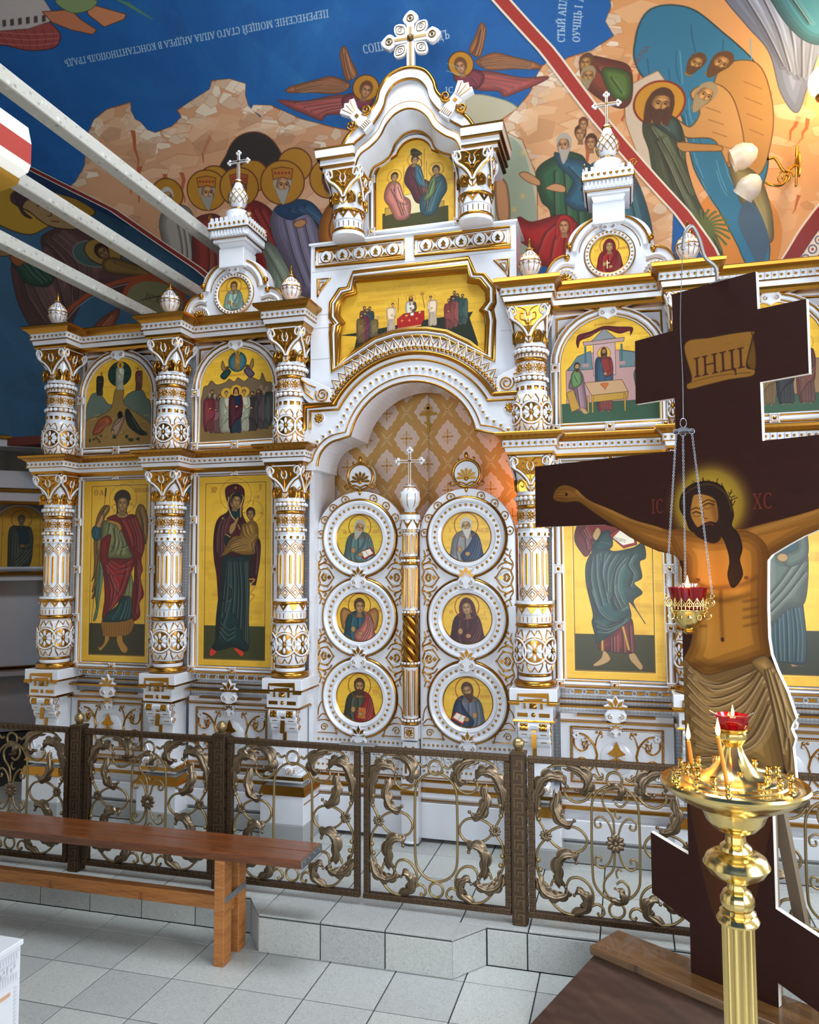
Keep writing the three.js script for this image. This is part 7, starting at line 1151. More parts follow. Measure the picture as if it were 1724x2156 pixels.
function railPanel(label, w, inner, name = 'scroll_railing') {
  const o = thing(name, label, 'railing', 0, 0.2, FZ, 0, 'panels of the altar rail'), H = 0.695, t = 0.028;
  const f = part('frame', [rb(w, t, 0.028, 0, t / 2, 0, 0.003), rb(w, t, 0.028, 0, H - t / 2, 0, 0.003), rb(t, H - 2 * t, 0.028, -w / 2 + t / 2, H / 2, 0, 0.003), rb(t, H - 2 * t, 0.028, w / 2 - t / 2, H / 2, 0, 0.003)], ironMat, o);
  part('key_pattern', [mv(meander(w, t), -w / 2, t / 2, 0.0135), mv(meander(w, t), -w / 2, H - t / 2, 0.0135), mv(meander(H - 2 * t, t, true), -w / 2 + t / 2, t, 0.0135), mv(meander(H - 2 * t, t, true), w / 2 - t / 2, t, 0.0135)], keyMat, f);
  const iw = w - 2 * t, ih = H - 2 * t, S = panelScrolls(iw, ih, inner), at = (g) => mv(g, -iw / 2, t, 0);
  part('scrollwork', S.tubes.map(at), bronzeMat, o);
  for (const [L, W, n] of S.leaves) part('leaf', at(leafMesh(L, W * 1.25, n)), leafMat, o);
  for (const [x, y, r] of S.ros) part('rosette', at(rosetteGeo(r).translate(x, y, 0)), leafMat, o);
  return o;
}
{
  const fx = railPanel('scrolled iron rail panel left of the gate, behind the bench', 0.745, true); fx.position.x = -1.161;
  copy(fx, 'scrolled iron rail panel at the far left edge behind the bench end', -2.005, 0.2, FZ); copy(fx, 'scrolled iron rail panel right of the gate before the crucifix', 1.14, 0.2, FZ); copy(fx, 'scrolled iron rail panel at the right edge behind the crucifix', 1.985, 0.2, FZ);
  const gt = railPanel('left leaf of the scrolled iron gate', 0.69, false, 'gate_leaf'); gt.position.x = -0.365; copy(gt, 'right leaf of the scrolled iron gate with open centre', 0.345, 0.2, FZ); 
  const hinge = thing('gate_latch', 'flat steel latch plate bridging the two gate leaves', 'latch', -0.03, 0.896, FZ); part('plate', rb(0.18, 0.006, 0.045, 0, 0.003, 0, 0.002), M.steel, hinge);
  const post = (label) => {
    const o = thing('rail_post', label, 'post', 0, PH, FZ, 0, 'posts of the altar rail'), s = part('shaft', [rb(0.064, 0.735, 0.064, 0, 0.3675, 0, 0.004), rb(0.07, 0.014, 0.07, 0, 0.738, 0, 0.003)], ironMat, o);
    part('key_pattern', [mv(meander(0.72, 0.05, true), 0, 0.008, 0.0315), mv(meander(0.72, 0.05, true), 0.0315, 0.008, 0, 0, PI / 2, 0), mv(meander(0.72, 0.05, true), -0.0315, 0.008, 0, 0, -PI / 2, 0)], keyMat, s);
    part('ball', lathe([[0.026, 0.744], [0.014, 0.75], [0.02, 0.755], ...arc(0, 0.778, 0.0265, -0.9, PI / 2, 12)], 24), bronzeMat, o); return o;
  };
  const p = post('square iron rail post at the left, above the bench'); p.position.x = -1.58;
  copy(p, 'square iron gate post left of the gate', -0.748, PH, FZ); copy(p, 'square iron gate post right of the gate', 0.728, PH, FZ); copy(p, 'square iron rail post behind the crucifix', 1.555, PH, FZ);
}
// ---------- bench, lectern box ----------
function woodTex(base, dark, w = 512, h = 128) {
  return canvasTex(w, h, (c) => { c.fillStyle = base; c.fillRect(0, 0, w, h); for (let i = 0; i < 240; i++) { const y = rnd() * h, q = [[0, y]]; for (let x = 0; x <= w; x += 32) q.push([x, y + sin(x * 0.013 + y) * 4 + (rnd() - 0.5) * 2]); c.globalAlpha = 0.05 + rnd() * 0.18; stroke(c, q, rnd() < 0.7 ? dark : lt(base, 0.2), 0.6 + rnd() * 1.6); } c.globalAlpha = 1; for (let i = 0; i < 3; i++) { const x = rnd() * w, y = rnd() * h; for (let r = 9; r > 1; r -= 2) oval(c, x, y, r * 1.6, r, null, dark, 1); oval(c, x, y, 4, 3, dark); } }, true, 1);
}
const seatWood = phys(0xffffff, 0.3, { map: woodTex('#703814', '#3c1c0a'), clearcoat: 0.5, clearcoatRoughness: 0.25 }), legWood = std(0xffffff, 0.55, { map: woodTex('#a5662c', '#6a3a14') });
{
  const o = thing('wooden_bench', 'long varnished brown wooden bench on paired square legs', 'bench', -0.15, 0, 1.095);
  const L = 2.35, yT = 0.49;
  for (const [z, w] of [[0.056, 0.11], [-0.056, 0.11]]) part('seat_plank', uvBox(rb(L, 0.038, w, -L / 2, yT - 0.019, z, 0.004), 1.6), seatWood, o);
  part('end_strip', [rb(0.004, 0.036, 0.224, 0.002, yT - 0.02, 0, 0.001), ...[-0.08, -0.03, 0.03, 0.08].map((z) => mv(new THREE.CylinderGeometry(0.004, 0.004, 0.004, 8), 0.005, yT - 0.016, z, 0, 0, PI / 2))], M.steel, o);
  for (const x of [-0.39, -2.0]) { for (const z of [0.075, -0.062]) { const g = rb(0.05, yT - 0.038, 0.07, x, (yT - 0.038) / 2, z, 0.004); part('leg', uvBox(g.rotateY(0), 2), legWood, o); } part('brace_plate', [rb(0.003, 0.028, 0.19, x + 0.0265, 0.28, 0.005, 0.001), ...[-0.07, 0, 0.07].map((z) => mv(new THREE.CylinderGeometry(0.004, 0.004, 0.003, 8), x + 0.0285, 0.28, z, 0, 0, PI / 2))], M.steel, o); }
  part('stretcher', uvBox(rb(1.62, 0.062, 0.045, -1.195, 0.228, -0.005, 0.004), 2), legWood, o);
  part('apron', uvBox(rb(L - 0.3, 0.02, 0.03, -L / 2 - 0.1, yT - 0.05, -0.09, 0.003), 2), legWood, o);
}
{
  const o = thing('carved_lectern', 'white carved box with key pattern at the lower left corner', 'lectern', -0.92, 0, 2.26), W = 0.29, D = 0.3, H = 0.5;
  part('body', [rb(W, H - 0.02, D, 0, (H - 0.02) / 2, 0, 0.003), rb(W + 0.012, 0.018, D + 0.012, 0, H - 0.009, 0, 0.003)], M.white, o);
  const key = [], or = [], F = (g) => mv(g, W / 2 + 0.0005, 0, 0, 0, PI / 2, 0), r = (y0, y1, t = 0.003) => key.push(F(ribbon([[-D / 2 + 0.01, y0], [D / 2 - 0.01, y0]], t, 0.002)), F(ribbon([[-D / 2 + 0.01, y1], [D / 2 - 0.01, y1]], t, 0.002)));
  for (const y of [0.458, 0.392]) { r(y - 0.012, y + 0.012); for (let i = 0; i < 24; i++) key.push(F(bx(0.004, 0.016, 0.003, -D / 2 + 0.02 + i * 0.0113, y, 0))); }
  key.push(F(meander(D - 0.03, 0.036).translate(-D / 2 + 0.015, 0.425, 0))); or.push(F(bx(D - 0.09, 0.012, 0.003, 0, 0.345, 0)));
  for (const s of [-1, 1]) for (let i = 0; i < 26; i++) key.push(F(bx(0.012, 0.006, 0.003, s * (D / 2 - 0.022), 0.03 + i * 0.013, 0)));
  or.push(F(ribbon(arc(0, 0.24, 0.07, 0, TAU, 28).slice(0, 28), 0.008, 0.004, 0, true))); for (let k = 0; k < 8; k++) or.push(F(ribbon(spiral(0.036 * cos(k * PI / 4), 0.24 + 0.036 * sin(k * PI / 4), 0.016, 0.004, k, 1.2, 12), 0.004, 0.003)));
  part('key_relief', key, std(0xb9bcc2, 0.5), o); part('ornament', or, std(0xc39a7a, 0.5), o);
}
// ---------- painted crucifix on its mound ----------
{
  const out = P('-0.157 2.767,0.16 2.767,0.162 2.632,0.323 2.628,0.323 2.377,0.163 2.375,0.164 2.17,0.82 2.168,0.82 1.906,0.46 1.906,0.4 1.888,0.336 1.859,0.29 1.84,0.235 1.81,0.183 1.779,0.168 1.76,0.162 1.6,0.162 1.499,0.169 1.442,0.187 1.392,0.218 1.322,0.243 1.241,0.231 1.222,0.225 1.205,0.238 1.173,0.229 1.144,0.233 1.095,0.236 1.04,0.173 0.966,0.157 0.93,0.157 0.606,0.3 0.556,0.3 0.32,0.157 0.368,0.157 0.29,-0.15 0.29,-0.15 0.461,-0.298 0.52,-0.298 0.743,-0.148 0.7,-0.15 1.6,-0.146 1.731,-0.155 1.762,-0.175 1.782,-0.238 1.796,-0.303 1.823,-0.362 1.854,-0.422 1.893,-0.469 1.905,-0.82 1.907,-0.818 2.172,-0.157 2.171,-0.156 2.37,-0.32 2.371,-0.317 2.621,-0.155 2.627');
  const BODY = {
    armL: '78 456,91 439,115 434,146 445,164 461,191 480,249 504,304 529,357 545,395 556,433 556,439 598,420 625,402 611,364 601,321 584,267 550,210 515,176 492,151 478,109 477,80 469',
    armR: '549 563,567 560,607 551,662 539,715 525,790 500,850 480,890 462,930 452,946 462,944 478,900 492,850 510,790 536,714 567,687 578,653 596,622 615,613 626,569 628',
    torso: '395 563,432 560,496 570,567 565,605 587,615 622,611 693,610 762,613 818,576 838,540 852,483 873,448 861,422 849,440 810,445 765,424 698,428 633,420 621',
    clothmain: '422 849,448 863,479 871,525 856,576 837,611 828,620 865,615 935,626 1001,631 1040,617 1070,555 1048,519 1040,473 1067,426 1079,423 961',
    clothtail: '574 837,598 821,611 828,624 848,643 890,658 939,651 950,647 960,655 979,649 997,652 1027,654 1060,635 1043,626 994,612 921,600 867',
    hair: '424 509,429 479,454 458,491 454,522 468,539 501,545 530,540 552,554 571,561 600,555 625,560 657,539 683,529 658,534 628,529 599,515 570,488 569,449 560,437 533',
    face: '452 496,459 481,483 482,506 495,512 525,510 555,496 569,476 565,457 545,448 522', beard: '451 534,461 553,477 546,493 541,508 543,516 525,521 555,514 581,499 589,480 583,456 566',
    legs: '426 1076,473 1067,519 1044,617 1070,596 1182,560 1330,520 1380,480 1380,440 1220',
  };
  const tex = canvasTex(1024, 1536, (c, w, h) => {
    c.fillStyle = '#2a120b'; c.fillRect(0, 0, w, h);
    for (let i = 0; i < 2600; i++) { c.fillStyle = rnd() < 0.5 ? `rgba(70,30,22,${rnd() * 0.12})` : `rgba(10,4,4,${rnd() * 0.14})`; c.fillRect(rnd() * w, rnd() * h, 2 + rnd() * 30, 2 + rnd() * 8); }
    for (let i = 0; i < 26; i++) stroke(c, [[rnd() * w, rnd() * h], [rnd() * w, rnd() * h]].map((p, k, a) => (k ? [a[0][0] + 6 + rnd() * 10, a[0][1] - 2] : p)), 'rgba(190,160,140,.25)', 1);
    const g = c.createRadialGradient(490, 505, 30, 490, 505, 108); g.addColorStop(0, '#a8892a'); g.addColorStop(0.55, '#7a611c'); g.addColorStop(1, 'rgba(42,18,11,0)'); c.fillStyle = g; c.beginPath(); c.arc(490, 505, 110, 0, TAU); c.fill();
    const flesh = '#9c6824', shadow = 'rgba(62,34,10,.55)', light = 'rgba(196,142,66,.5)';
    const soft = (s, col, lw) => { c.save(); c.filter = `blur(${lw * 0.45}px)`; stroke(c, s, col, lw); c.restore(); };
    const body = (s, f) => { const p = P(s); area(c, p, f, shadow, 2); c.save(); trace(c, p, true); c.clip(); for (const k of [70, 44, 24]) { trace(c, p, true); c.strokeStyle = 'rgba(52,26,6,.22)'; c.lineWidth = k; c.stroke(); } };
    body(BODY.legs, '#43200f'); soft('500 1080,505 1200,500 1350', shadow, 14); c.restore();
    body(BODY.armL, flesh); soft('100 478,200 520,330 590,420 628', shadow, 18); soft('150 452,260 512,380 552', light, 10); c.restore();
    body(BODY.armR, flesh); soft('600 622,700 580,860 516,946 480', shadow, 18); soft('580 566,680 540,900 468', light, 10); c.restore();
    for (let i = 0; i < 4; i++) { stroke(c, [[116, 446 + i * 7], [80, 442 + i * 8]], shadow, 2); stroke(c, [[910, 464 + i * 6], [948, 454 + i * 8]], shadow, 2); } oval(c, 118, 458, 4, 4, '#2a0e08'); oval(c, 906, 474, 4, 4, '#2a0e08');
    body(BODY.torso, flesh); soft('608 600,604 720,606 830', shadow, 34); soft('424 640,440 700,446 800', shadow, 16); soft('470 600,480 680,470 800', light, 26); soft('540 610,550 690', light, 22); soft('444 716,480 700,515 712,575 696', shadow, 8); soft('450 668,480 684,511 684,560 676,590 660', shadow, 7); soft('512 690,512 740,513 790', shadow, 6); soft('430 860,470 850,520 850,600 830', shadow, 12); for (let i = 0; i < 4; i++) { soft([[452, 724 + i * 15], [478, 716 + i * 17]], shadow, 4); soft([[560, 712 + i * 17], [590, 706 + i * 16]], shadow, 4); } c.restore();
    oval(c, 513, 794, 4, 5, '#3c200c'); oval(c, 462, 668, 5, 4, '#6a3a18'); oval(c, 568, 662, 5, 4, '#6a3a18');
    cloth(c, BODY.clothmain, '#94713c', ['428 863,486 901,561 872,590 841', '425 897,477 939,545 909,593 847', '430 945,484 974,551 943,596 868', '436 996,490 1017,557 985,602 902', '447 1050,501 1037,571 1003,608 935', '440 880,500 890,580 850'], 2.2);
    cloth(c, BODY.clothtail, '#9c7a44', ['624 865,638 931,633 1000', '611 846,629 898,648 943', '600 850,616 930,628 1010', '640 960,644 1000,642 1040'], 2);
    area(c, BODY.hair, '#241610', '#120a06', 2); area(c, BODY.face, '#8f6228', '#3c240e', 2); area(c, BODY.beard, '#241610'); soft('500 500,508 540', shadow, 10); soft('470 500,476 525', light, 8);
    stroke(c, '452 522,462 519,474 524', '#2a160a', 2.4); stroke(c, '478 507,490 502,503 506', '#2a160a', 2.4); stroke(c, '454 526,463 530,473 526', '#5a3416', 1.6); stroke(c, '480 511,490 514,501 509', '#5a3416', 1.6); stroke(c, '450 514,462 510,474 514', '#2a160a', 2.2); stroke(c, '476 500,490 494,505 500', '#2a160a', 2.2); stroke(c, '474 508,479 523,478 533,487 535', '#4a2a10', 2); stroke(c, '484 549,492 546,500 550', '#5a2418', 3);
    for (let i = 0; i < 40; i++) { const a = PI + rnd() * PI, x = 486 + 58 * cos(a), y = 512 + 56 * sin(a); stroke(c, [[x, y], [x + (rnd() - 0.5) * 26, y - 2 - rnd() * 10]], '#1c100a', 1.6); } stroke(c, '428 500,440 476,470 462,500 462,530 484,542 520', '#3a2814', 4); stroke(c, '472 478,473 490', '#6a140c', 2.4);
    canvasText(c, 'I҃С', 368, 502, 46, '#5a2418', 0, 0.7); canvasText(c, 'Х҃С', 606, 504, 46, '#5a2418', 0, 0.7);
    area(c, '446 141,508 139,595 145,596 160,582 216,599 227,593 240,544 239,498 242,454 245,448 233,460 220', '#80561f', '#3a240c', 2); area(c, '595 145,597 164,584 210,600 226,602 186', '#5c3c14', '#3a240c', 2); stroke(c, '458 230,520 226,590 232', '#5c3c14', 2); for (let i = 0; i < 30; i++) { c.fillStyle = `rgba(40,20,6,${rnd() * 0.1})`; c.fillRect(450 + rnd() * 130, 145 + rnd() * 90, 20, 3); }
    canvasText(c, 'IНЦI', 522, 198, 62, '#3a1a10', -0.02, 0.82);
  });
  const o = thing('painted_crucifix', 'dark brown wooden cross board painted with the crucified figure', 'crucifix', 1.53, 0, 1.39, -0.5538);
  part('board', slab(out.map(([x, y]) => [x, y]), 0.022, -0.0225), std(0xb9b2a8, 0.6), o);
  const sh = shapeOf(out), g = new THREE.ShapeGeometry(sh), q = g.attributes.position, uv = g.attributes.uv;
  for (let i = 0; i < q.count; i++) uv.setXY(i, (q.getX(i) + 0.85) * 602 / 1024, 1 - ((2.8 - q.getY(i)) * 602) / 1536);
  part('painting', g, phys(0xffffff, 0.6, { map: tex, specularIntensity: 0.3 }), o);
  part('back_brace', [bx(0.05, 1.6, 0.04, 0.12, 1.1, -0.045), mv(bx(0.04, 0.95, 0.03), 0.14, 0.62, -0.2, 0.35, 0, 0)], std(0x6a5a46, 0.7), o);
  const m = thing('cross_mound', 'brown wooden mound-shaped stand under the crucifix', 'stand', 1.53, 0, 1.39, -0.5538);
  const fr = (a, za, b, zb, y0, y1) => { const v = [[-a, y0, -za], [a, y0, -za], [a, y0, za], [-a, y0, za], [-b, y1, -zb], [b, y1, -zb], [b, y1, zb], [-b, y1, zb]], f = [[3, 2, 6, 7], [2, 1, 5, 6], [1, 0, 4, 5], [0, 3, 7, 4], [7, 6, 5, 4], [0, 1, 2, 3]], p = []; for (const [i, j, k, l] of f) p.push(...v[i], ...v[j], ...v[k], ...v[i], ...v[k], ...v[l]); const g = new THREE.BufferGeometry(); g.setAttribute('position', new THREE.Float32BufferAttribute(p, 3)); g.computeVertexNormals(); return uvBox(g); };
  const moundMat = std(0xffffff, 0.5, { map: woodTex('#3c2212', '#23120a') });
  part('slope', fr(0.66, 0.3, 0.5, 0.075, 0, 0.255), moundMat, m); part('cap', uvBox(rb(1.03, 0.034, 0.2, 0, 0.271, 0, 0.01)), phys(0xffffff, 0.32, { map: woodTex('#5a3a1c', '#33200e'), clearcoat: 0.4 }), m);
  // bent bracket on top of the cross, carrying the lamp
  const b = thing('lamp_bracket', 'bent grey pipe bracket on top of the crucifix', 'bracket', 1.549, 2.768, 1.395);
  part('pipe', [tube([[0, 0, 0], [-0.008, 0.045, 0.03], [-0.045, 0.075, 0.06], [-0.066, 0.14, 0.08], [-0.092, 0.178, 0.1], [-0.114, 0.152, 0.11], [-0.123, 0.094, 0.104]], 0.0065, 60, 8), mv(rb(0.07, 0.006, 0.03, 0, 0, 0, 0.002), 0.01, 0.001, 0, 0, -0.55, 0)], std(0x8c8a86, 0.45, { metalness: 0.6 }), b);
}
// ---------- hanging lamp, candle stand, candles ----------
const redGlass = phys(0xb3061c, 0.05, { transmission: 0.85, thickness: 0, ior: 1.5 }), clearGlass = phys(0xffffff, 0.04, { transmission: 1, thickness: 0, ior: 1.5 });
const flameMat = new THREE.MeshStandardMaterial({ color: 0xffb060, emissive: new THREE.Color(1.0, 0.55, 0.16), emissiveIntensity: 14, roughness: 1 });
const flameGeo = lathe([[0.0001, -0.004], [0.004, 0.0], [0.0062, 0.008], [0.0052, 0.018], [0.0025, 0.03], [0.0003, 0.042]], 12);
function flame(parent, x, y, z, k = 1, power = 0.05) {
  const f = part('flame', mv(flameGeo.clone(), 0, 0, 0, 0, 0, 0, k), flameMat, parent); f.position.set(x, y, z);
  const l = new THREE.PointLight(0xffa048, power); l.position.set(x, y + 0.012 * k, z); l.castShadow = true; l.shadow.radius = 0.3; l.name = 'flame_glow'; parent.add(l);
}
{
  const o = thing('hanging_oil_lamp', 'red glass oil lamp in gilt filigree hanging before the crucifix', 'oil lamp', 1.413, 1.51, 1.492), b = (y) => y - 1.51;
  const bowl = part('bowl', lathe([[0, b(1.508)], [0.012, b(1.508)], [0.022, b(1.516)], [0.014, b(1.524)], [0.03, b(1.532)], [0.048, b(1.555)], [0.056, b(1.582)], [0.058, b(1.59)], [0.055, b(1.59)]], 36), M.brass, o);
  part('ornament', [...ringOf(10, (a, i) => around(i % 2 ? merge([new THREE.TorusGeometry(0.008, 0.0022, 5, 14), bx(0.016, 0.002, 0.002), bx(0.002, 0.016, 0.002)]) : mv(new THREE.OctahedronGeometry(0.008), 0, 0, 0, 0, 0, 0, [1, 1.2, 0.4]), a, 0.054, b(1.566))), torusY(0.058, 0.003, b(1.59), 40, 6), ...ringOf(40, (a) => around(ball(0.0022, 0, 0, 0, 5, 4), a, 0.0605, b(1.59)))], M.brass, bowl);
  part('filigree', ringOf(14, (a) => mv(wrap(merge([ribbon([[-0.013, b(1.594)], [-0.013, b(1.612)], [0, b(1.632)], [0.013, b(1.612)], [0.013, b(1.594)]], 0.0035, 0.0015), ribbon(arc(0, b(1.61), 0.007, 0, TAU, 12).slice(0, 12), 0.003, 0.0015, 0, true), ribbon([[-0.013, b(1.606)], [0.013, b(1.606)]], 0.003, 0.0015), ribbon([[0, b(1.594)], [0, b(1.628)]], 0.0025, 0.0015)]), 0.058), 0, 0, 0, 0, a, 0)), M.brass, o);
  part('cup', lathe([[0, b(1.585)], [0.048, b(1.588)], [0.053, b(1.61)], [0.066, b(1.668)], [0.063, b(1.668)], [0.05, b(1.612)], [0.046, b(1.592)], [0, b(1.59)]], 40), redGlass, o);
  part('inner_glass', lathe([[0.034, b(1.6)], [0.036, b(1.682)], [0.033, b(1.682)], [0.031, b(1.603)], [0, b(1.602)]], 32), clearGlass, o);
  part('float', lathe([[0, b(1.66)], [0.01, b(1.66)], [0.01, b(1.668)], [0.003, b(1.67)], [0, b(1.676)]], 14), M.brass, o);
  flame(o, 0, b(1.676), 0, 0.8, 0.05);
  const linkGeo = new THREE.TorusGeometry(0.0034, 0.0009, 4, 8);
  [2.6, 0.5, 4.7].forEach((a, i) => {
    const hx = 0.076 * cos(a), hz = 0.076 * sin(a), G = (q) => mv(q, 0, 0, 0, 0, -a, 0);
    part('handle', [G(new THREE.TorusGeometry(0.014, 0.0028, 6, 18).translate(0.078, b(1.618), 0)), G(new THREE.TorusGeometry(0.0075, 0.0024, 6, 14).translate(0.078, b(1.616), 0)), G(new THREE.TorusGeometry(0.012, 0.0028, 6, 18).translate(0.068, b(1.572), 0)), G(new THREE.TorusGeometry(0.006, 0.002, 6, 12).translate(0.086, b(1.64), 0)), G(tube([[0.058, b(1.59), 0], [0.068, b(1.6), 0], [0.064, b(1.586), 0]], 0.003, 12, 6))], M.brass, o);
    const A = V3(0.086 * cos(a), b(1.645), 0.086 * sin(a)), B = V3(0.03 * cos(a), b(2.205), 0.03 * sin(a)), n = 96, L = []; for (let k = 0; k < n; k++) { const p = A.clone().lerp(B, (k + 0.5) / n); L.push(mv(linkGeo.clone(), p.x, p.y, p.z, 0, (k % 2) * PI / 2 + 0.4, PI / 2)); }
    part('chain', L, M.steel, o); part('chain_ring', new THREE.TorusGeometry(0.009, 0.0012, 6, 18).translate(B.x, b(2.21), B.z), M.steel, o);
  });
  part('cap', lathe([[0, b(2.226)], [0.012, b(2.226)], [0.034, b(2.214)], [0.036, b(2.208)], [0.012, b(2.22)], [0, b(2.22)]], 28), M.steel, o);
  part('hanging_ring', mv(new THREE.TorusGeometry(0.014, 0.0013, 6, 24), 0, b(2.243), 0, 0, 0.3, 0, [0.8, 1.15, 1]), M.steel, o);
  part('wire', tube([[0, b(2.258), 0], [0.002, b(2.4), 0.001], [-0.001, b(2.6), 0], [0.013, b(2.864), 0.007]], 0.0013, 40, 5), M.steel, o);
}
{
  const o = thing('candle_stand', 'polished brass candle stand with a round socketed tray', 'candle stand', 1.465, 0, 2.177);
  const fl = []; for (let i = 0; i < 96; i++) { const a = (i / 96) * TAU, r = 0.0395 - 0.0035 * Math.pow(Math.abs(sin(a * 8)), 0.6) + 0.0; fl.push([r * cos(a), r * sin(a)]); }
  part('shaft', [slab(fl, 0.545, 0.3).rotateX(-PI / 2)], M.brass, o);
  part('foot', lathe([[0, 0], [0.17, 0], [0.17, 0.015], [0.15, 0.03], [0.1, 0.05], [0.06, 0.09], [0.05, 0.14], [0.06, 0.17], [0.06, 0.2], [0.045, 0.22], [0.05, 0.27], [0.052, 0.29], [0.04, 0.305]], 40), M.brass, o);
  part('knops', lathe([[0.036, 0.842], [0.05, 0.846], [0.052, 0.852], [0.046, 0.862], [0.04, 0.866], [0.044, 0.872], [0.036, 0.88], [0.034, 0.878], [0.041, 0.892], [0.041, 0.905], [0.033, 0.922], [0.024, 0.928], [0.022, 0.94], [0.03, 0.946], [0.04, 0.95], [0.066, 0.966], [0.078, 0.984], [0.081, 0.988], [0.078, 0.994], [0.072, 1.008], [0.05, 1.022], [0.04, 1.024], [0.038, 1.034], [0.026, 1.044], [0.024, 1.06], [0.03, 1.068], [0.05, 1.076], [0.07, 1.098], [0.078, 1.118], [0.084, 1.124], [0.09, 1.134]], 56), M.brass, o);
  part('tray', lathe([[0.08, 1.128], [0.1, 1.134], [0.14, 1.152], [0.165, 1.17], [0.178, 1.184], [0.181, 1.19], [0.177, 1.196], [0.17, 1.193], [0.165, 1.188], [0.15, 1.19], [0.146, 1.194], [0.13, 1.195], [0.126, 1.199], [0.108, 1.2], [0.104, 1.204], [0.085, 1.208], [0.06, 1.222], [0.04, 1.245], [0.028, 1.268], [0.022, 1.285], [0.026, 1.292], [0.035, 1.305], [0.034, 1.318], [0.03, 1.322], [0.044, 1.328], [0.046, 1.332], [0.03, 1.332], [0, 1.33]], 72), M.brass, o);
  const soc = lathe([[0.0075, 0], [0.0075, 0.003], [0.005, 0.006], [0.0075, 0.012], [0.0078, 0.016], [0.005, 0.02], [0.008, 0.026], [0.0085, 0.028], [0.006, 0.028], [0.004, 0.02]], 14);
  for (const [x, z] of [[-0.148, 0.045], [-0.139, 0.069], [-0.124, -0.092], [-0.141, 0.019], [-0.113, -0.041], [-0.095, -0.1], [-0.075, -0.136], [-0.09, 0.026], [-0.1, 0.119], [-0.058, 0.094], [-0.029, 0.14], [0.01, 0.053], [0.048, 0.111], [0.073, 0.05], [0.089, -0.042], [0.115, -0.069], [0.099, 0.062], [0.122, 0.079], [0.134, 0.001], [0.069, -0.132], [0.02, -0.154], [-0.03, -0.152]]) { const m = part('socket', soc.clone(), M.brass, o); m.position.set(x, 1.196 + Math.max(0, 0.13 - Math.hypot(x, z)) * 0.12, z); }
  const cup = thing('red_glass_cup', 'low red glass cup with a floating flame on the candle stand', 'oil cup', 1.465, 1.332, 2.177);
  part('glass', lathe([[0, 0.001], [0.034, 0.001], [0.038, 0.008], [0.044, 0.032], [0.041, 0.032], [0.035, 0.01], [0, 0.006]], 16), redGlass, cup);
  part('holder', [mv(bx(0.028, 0.0012, 0.004), -0.042, 0.034, 0, 0, 0, -0.5), mv(bx(0.02, 0.0012, 0.004), 0.044, 0.034, 0, 0, 0, 0.6), bx(0.08, 0.001, 0.003, 0, 0.028, 0)], M.steel, cup);
  flame(cup, 0.002, 0.03, 0, 0.65, 0.04);
  const wax = phys(0xd98a1e, 0.45, { transmission: 0.15, thickness: 0 });
  const candle = (label, A, B, k) => { const a = V3(...A), d = V3(...B).sub(a), c = thing('thin_candle', label, 'candle', a.x, a.y, a.z); const g = new THREE.CylinderGeometry(0.0048, 0.0056, d.length(), 12); g.translate(0, d.length() / 2, 0); g.applyQuaternion(new THREE.Quaternion().setFromUnitVectors(V3(0, 1, 0), d.clone().normalize())); part('wax', g, wax, c); part('wick', new THREE.CylinderGeometry(0.0007, 0.0007, 0.008, 5).translate(d.x, d.y + 0.004, d.z), M.dark, c); flame(c, d.x, d.y + 0.006, d.z, k, 0.07); };
  candle('tall leaning amber candle at the front of the tray', [1.437, 1.208, 2.309], [1.416, 1.335, 2.318], 0.95);
  candle('short amber candle at the left back of the tray', [1.37, 1.214, 2.085], [1.363, 1.272, 2.088], 0.95);
}
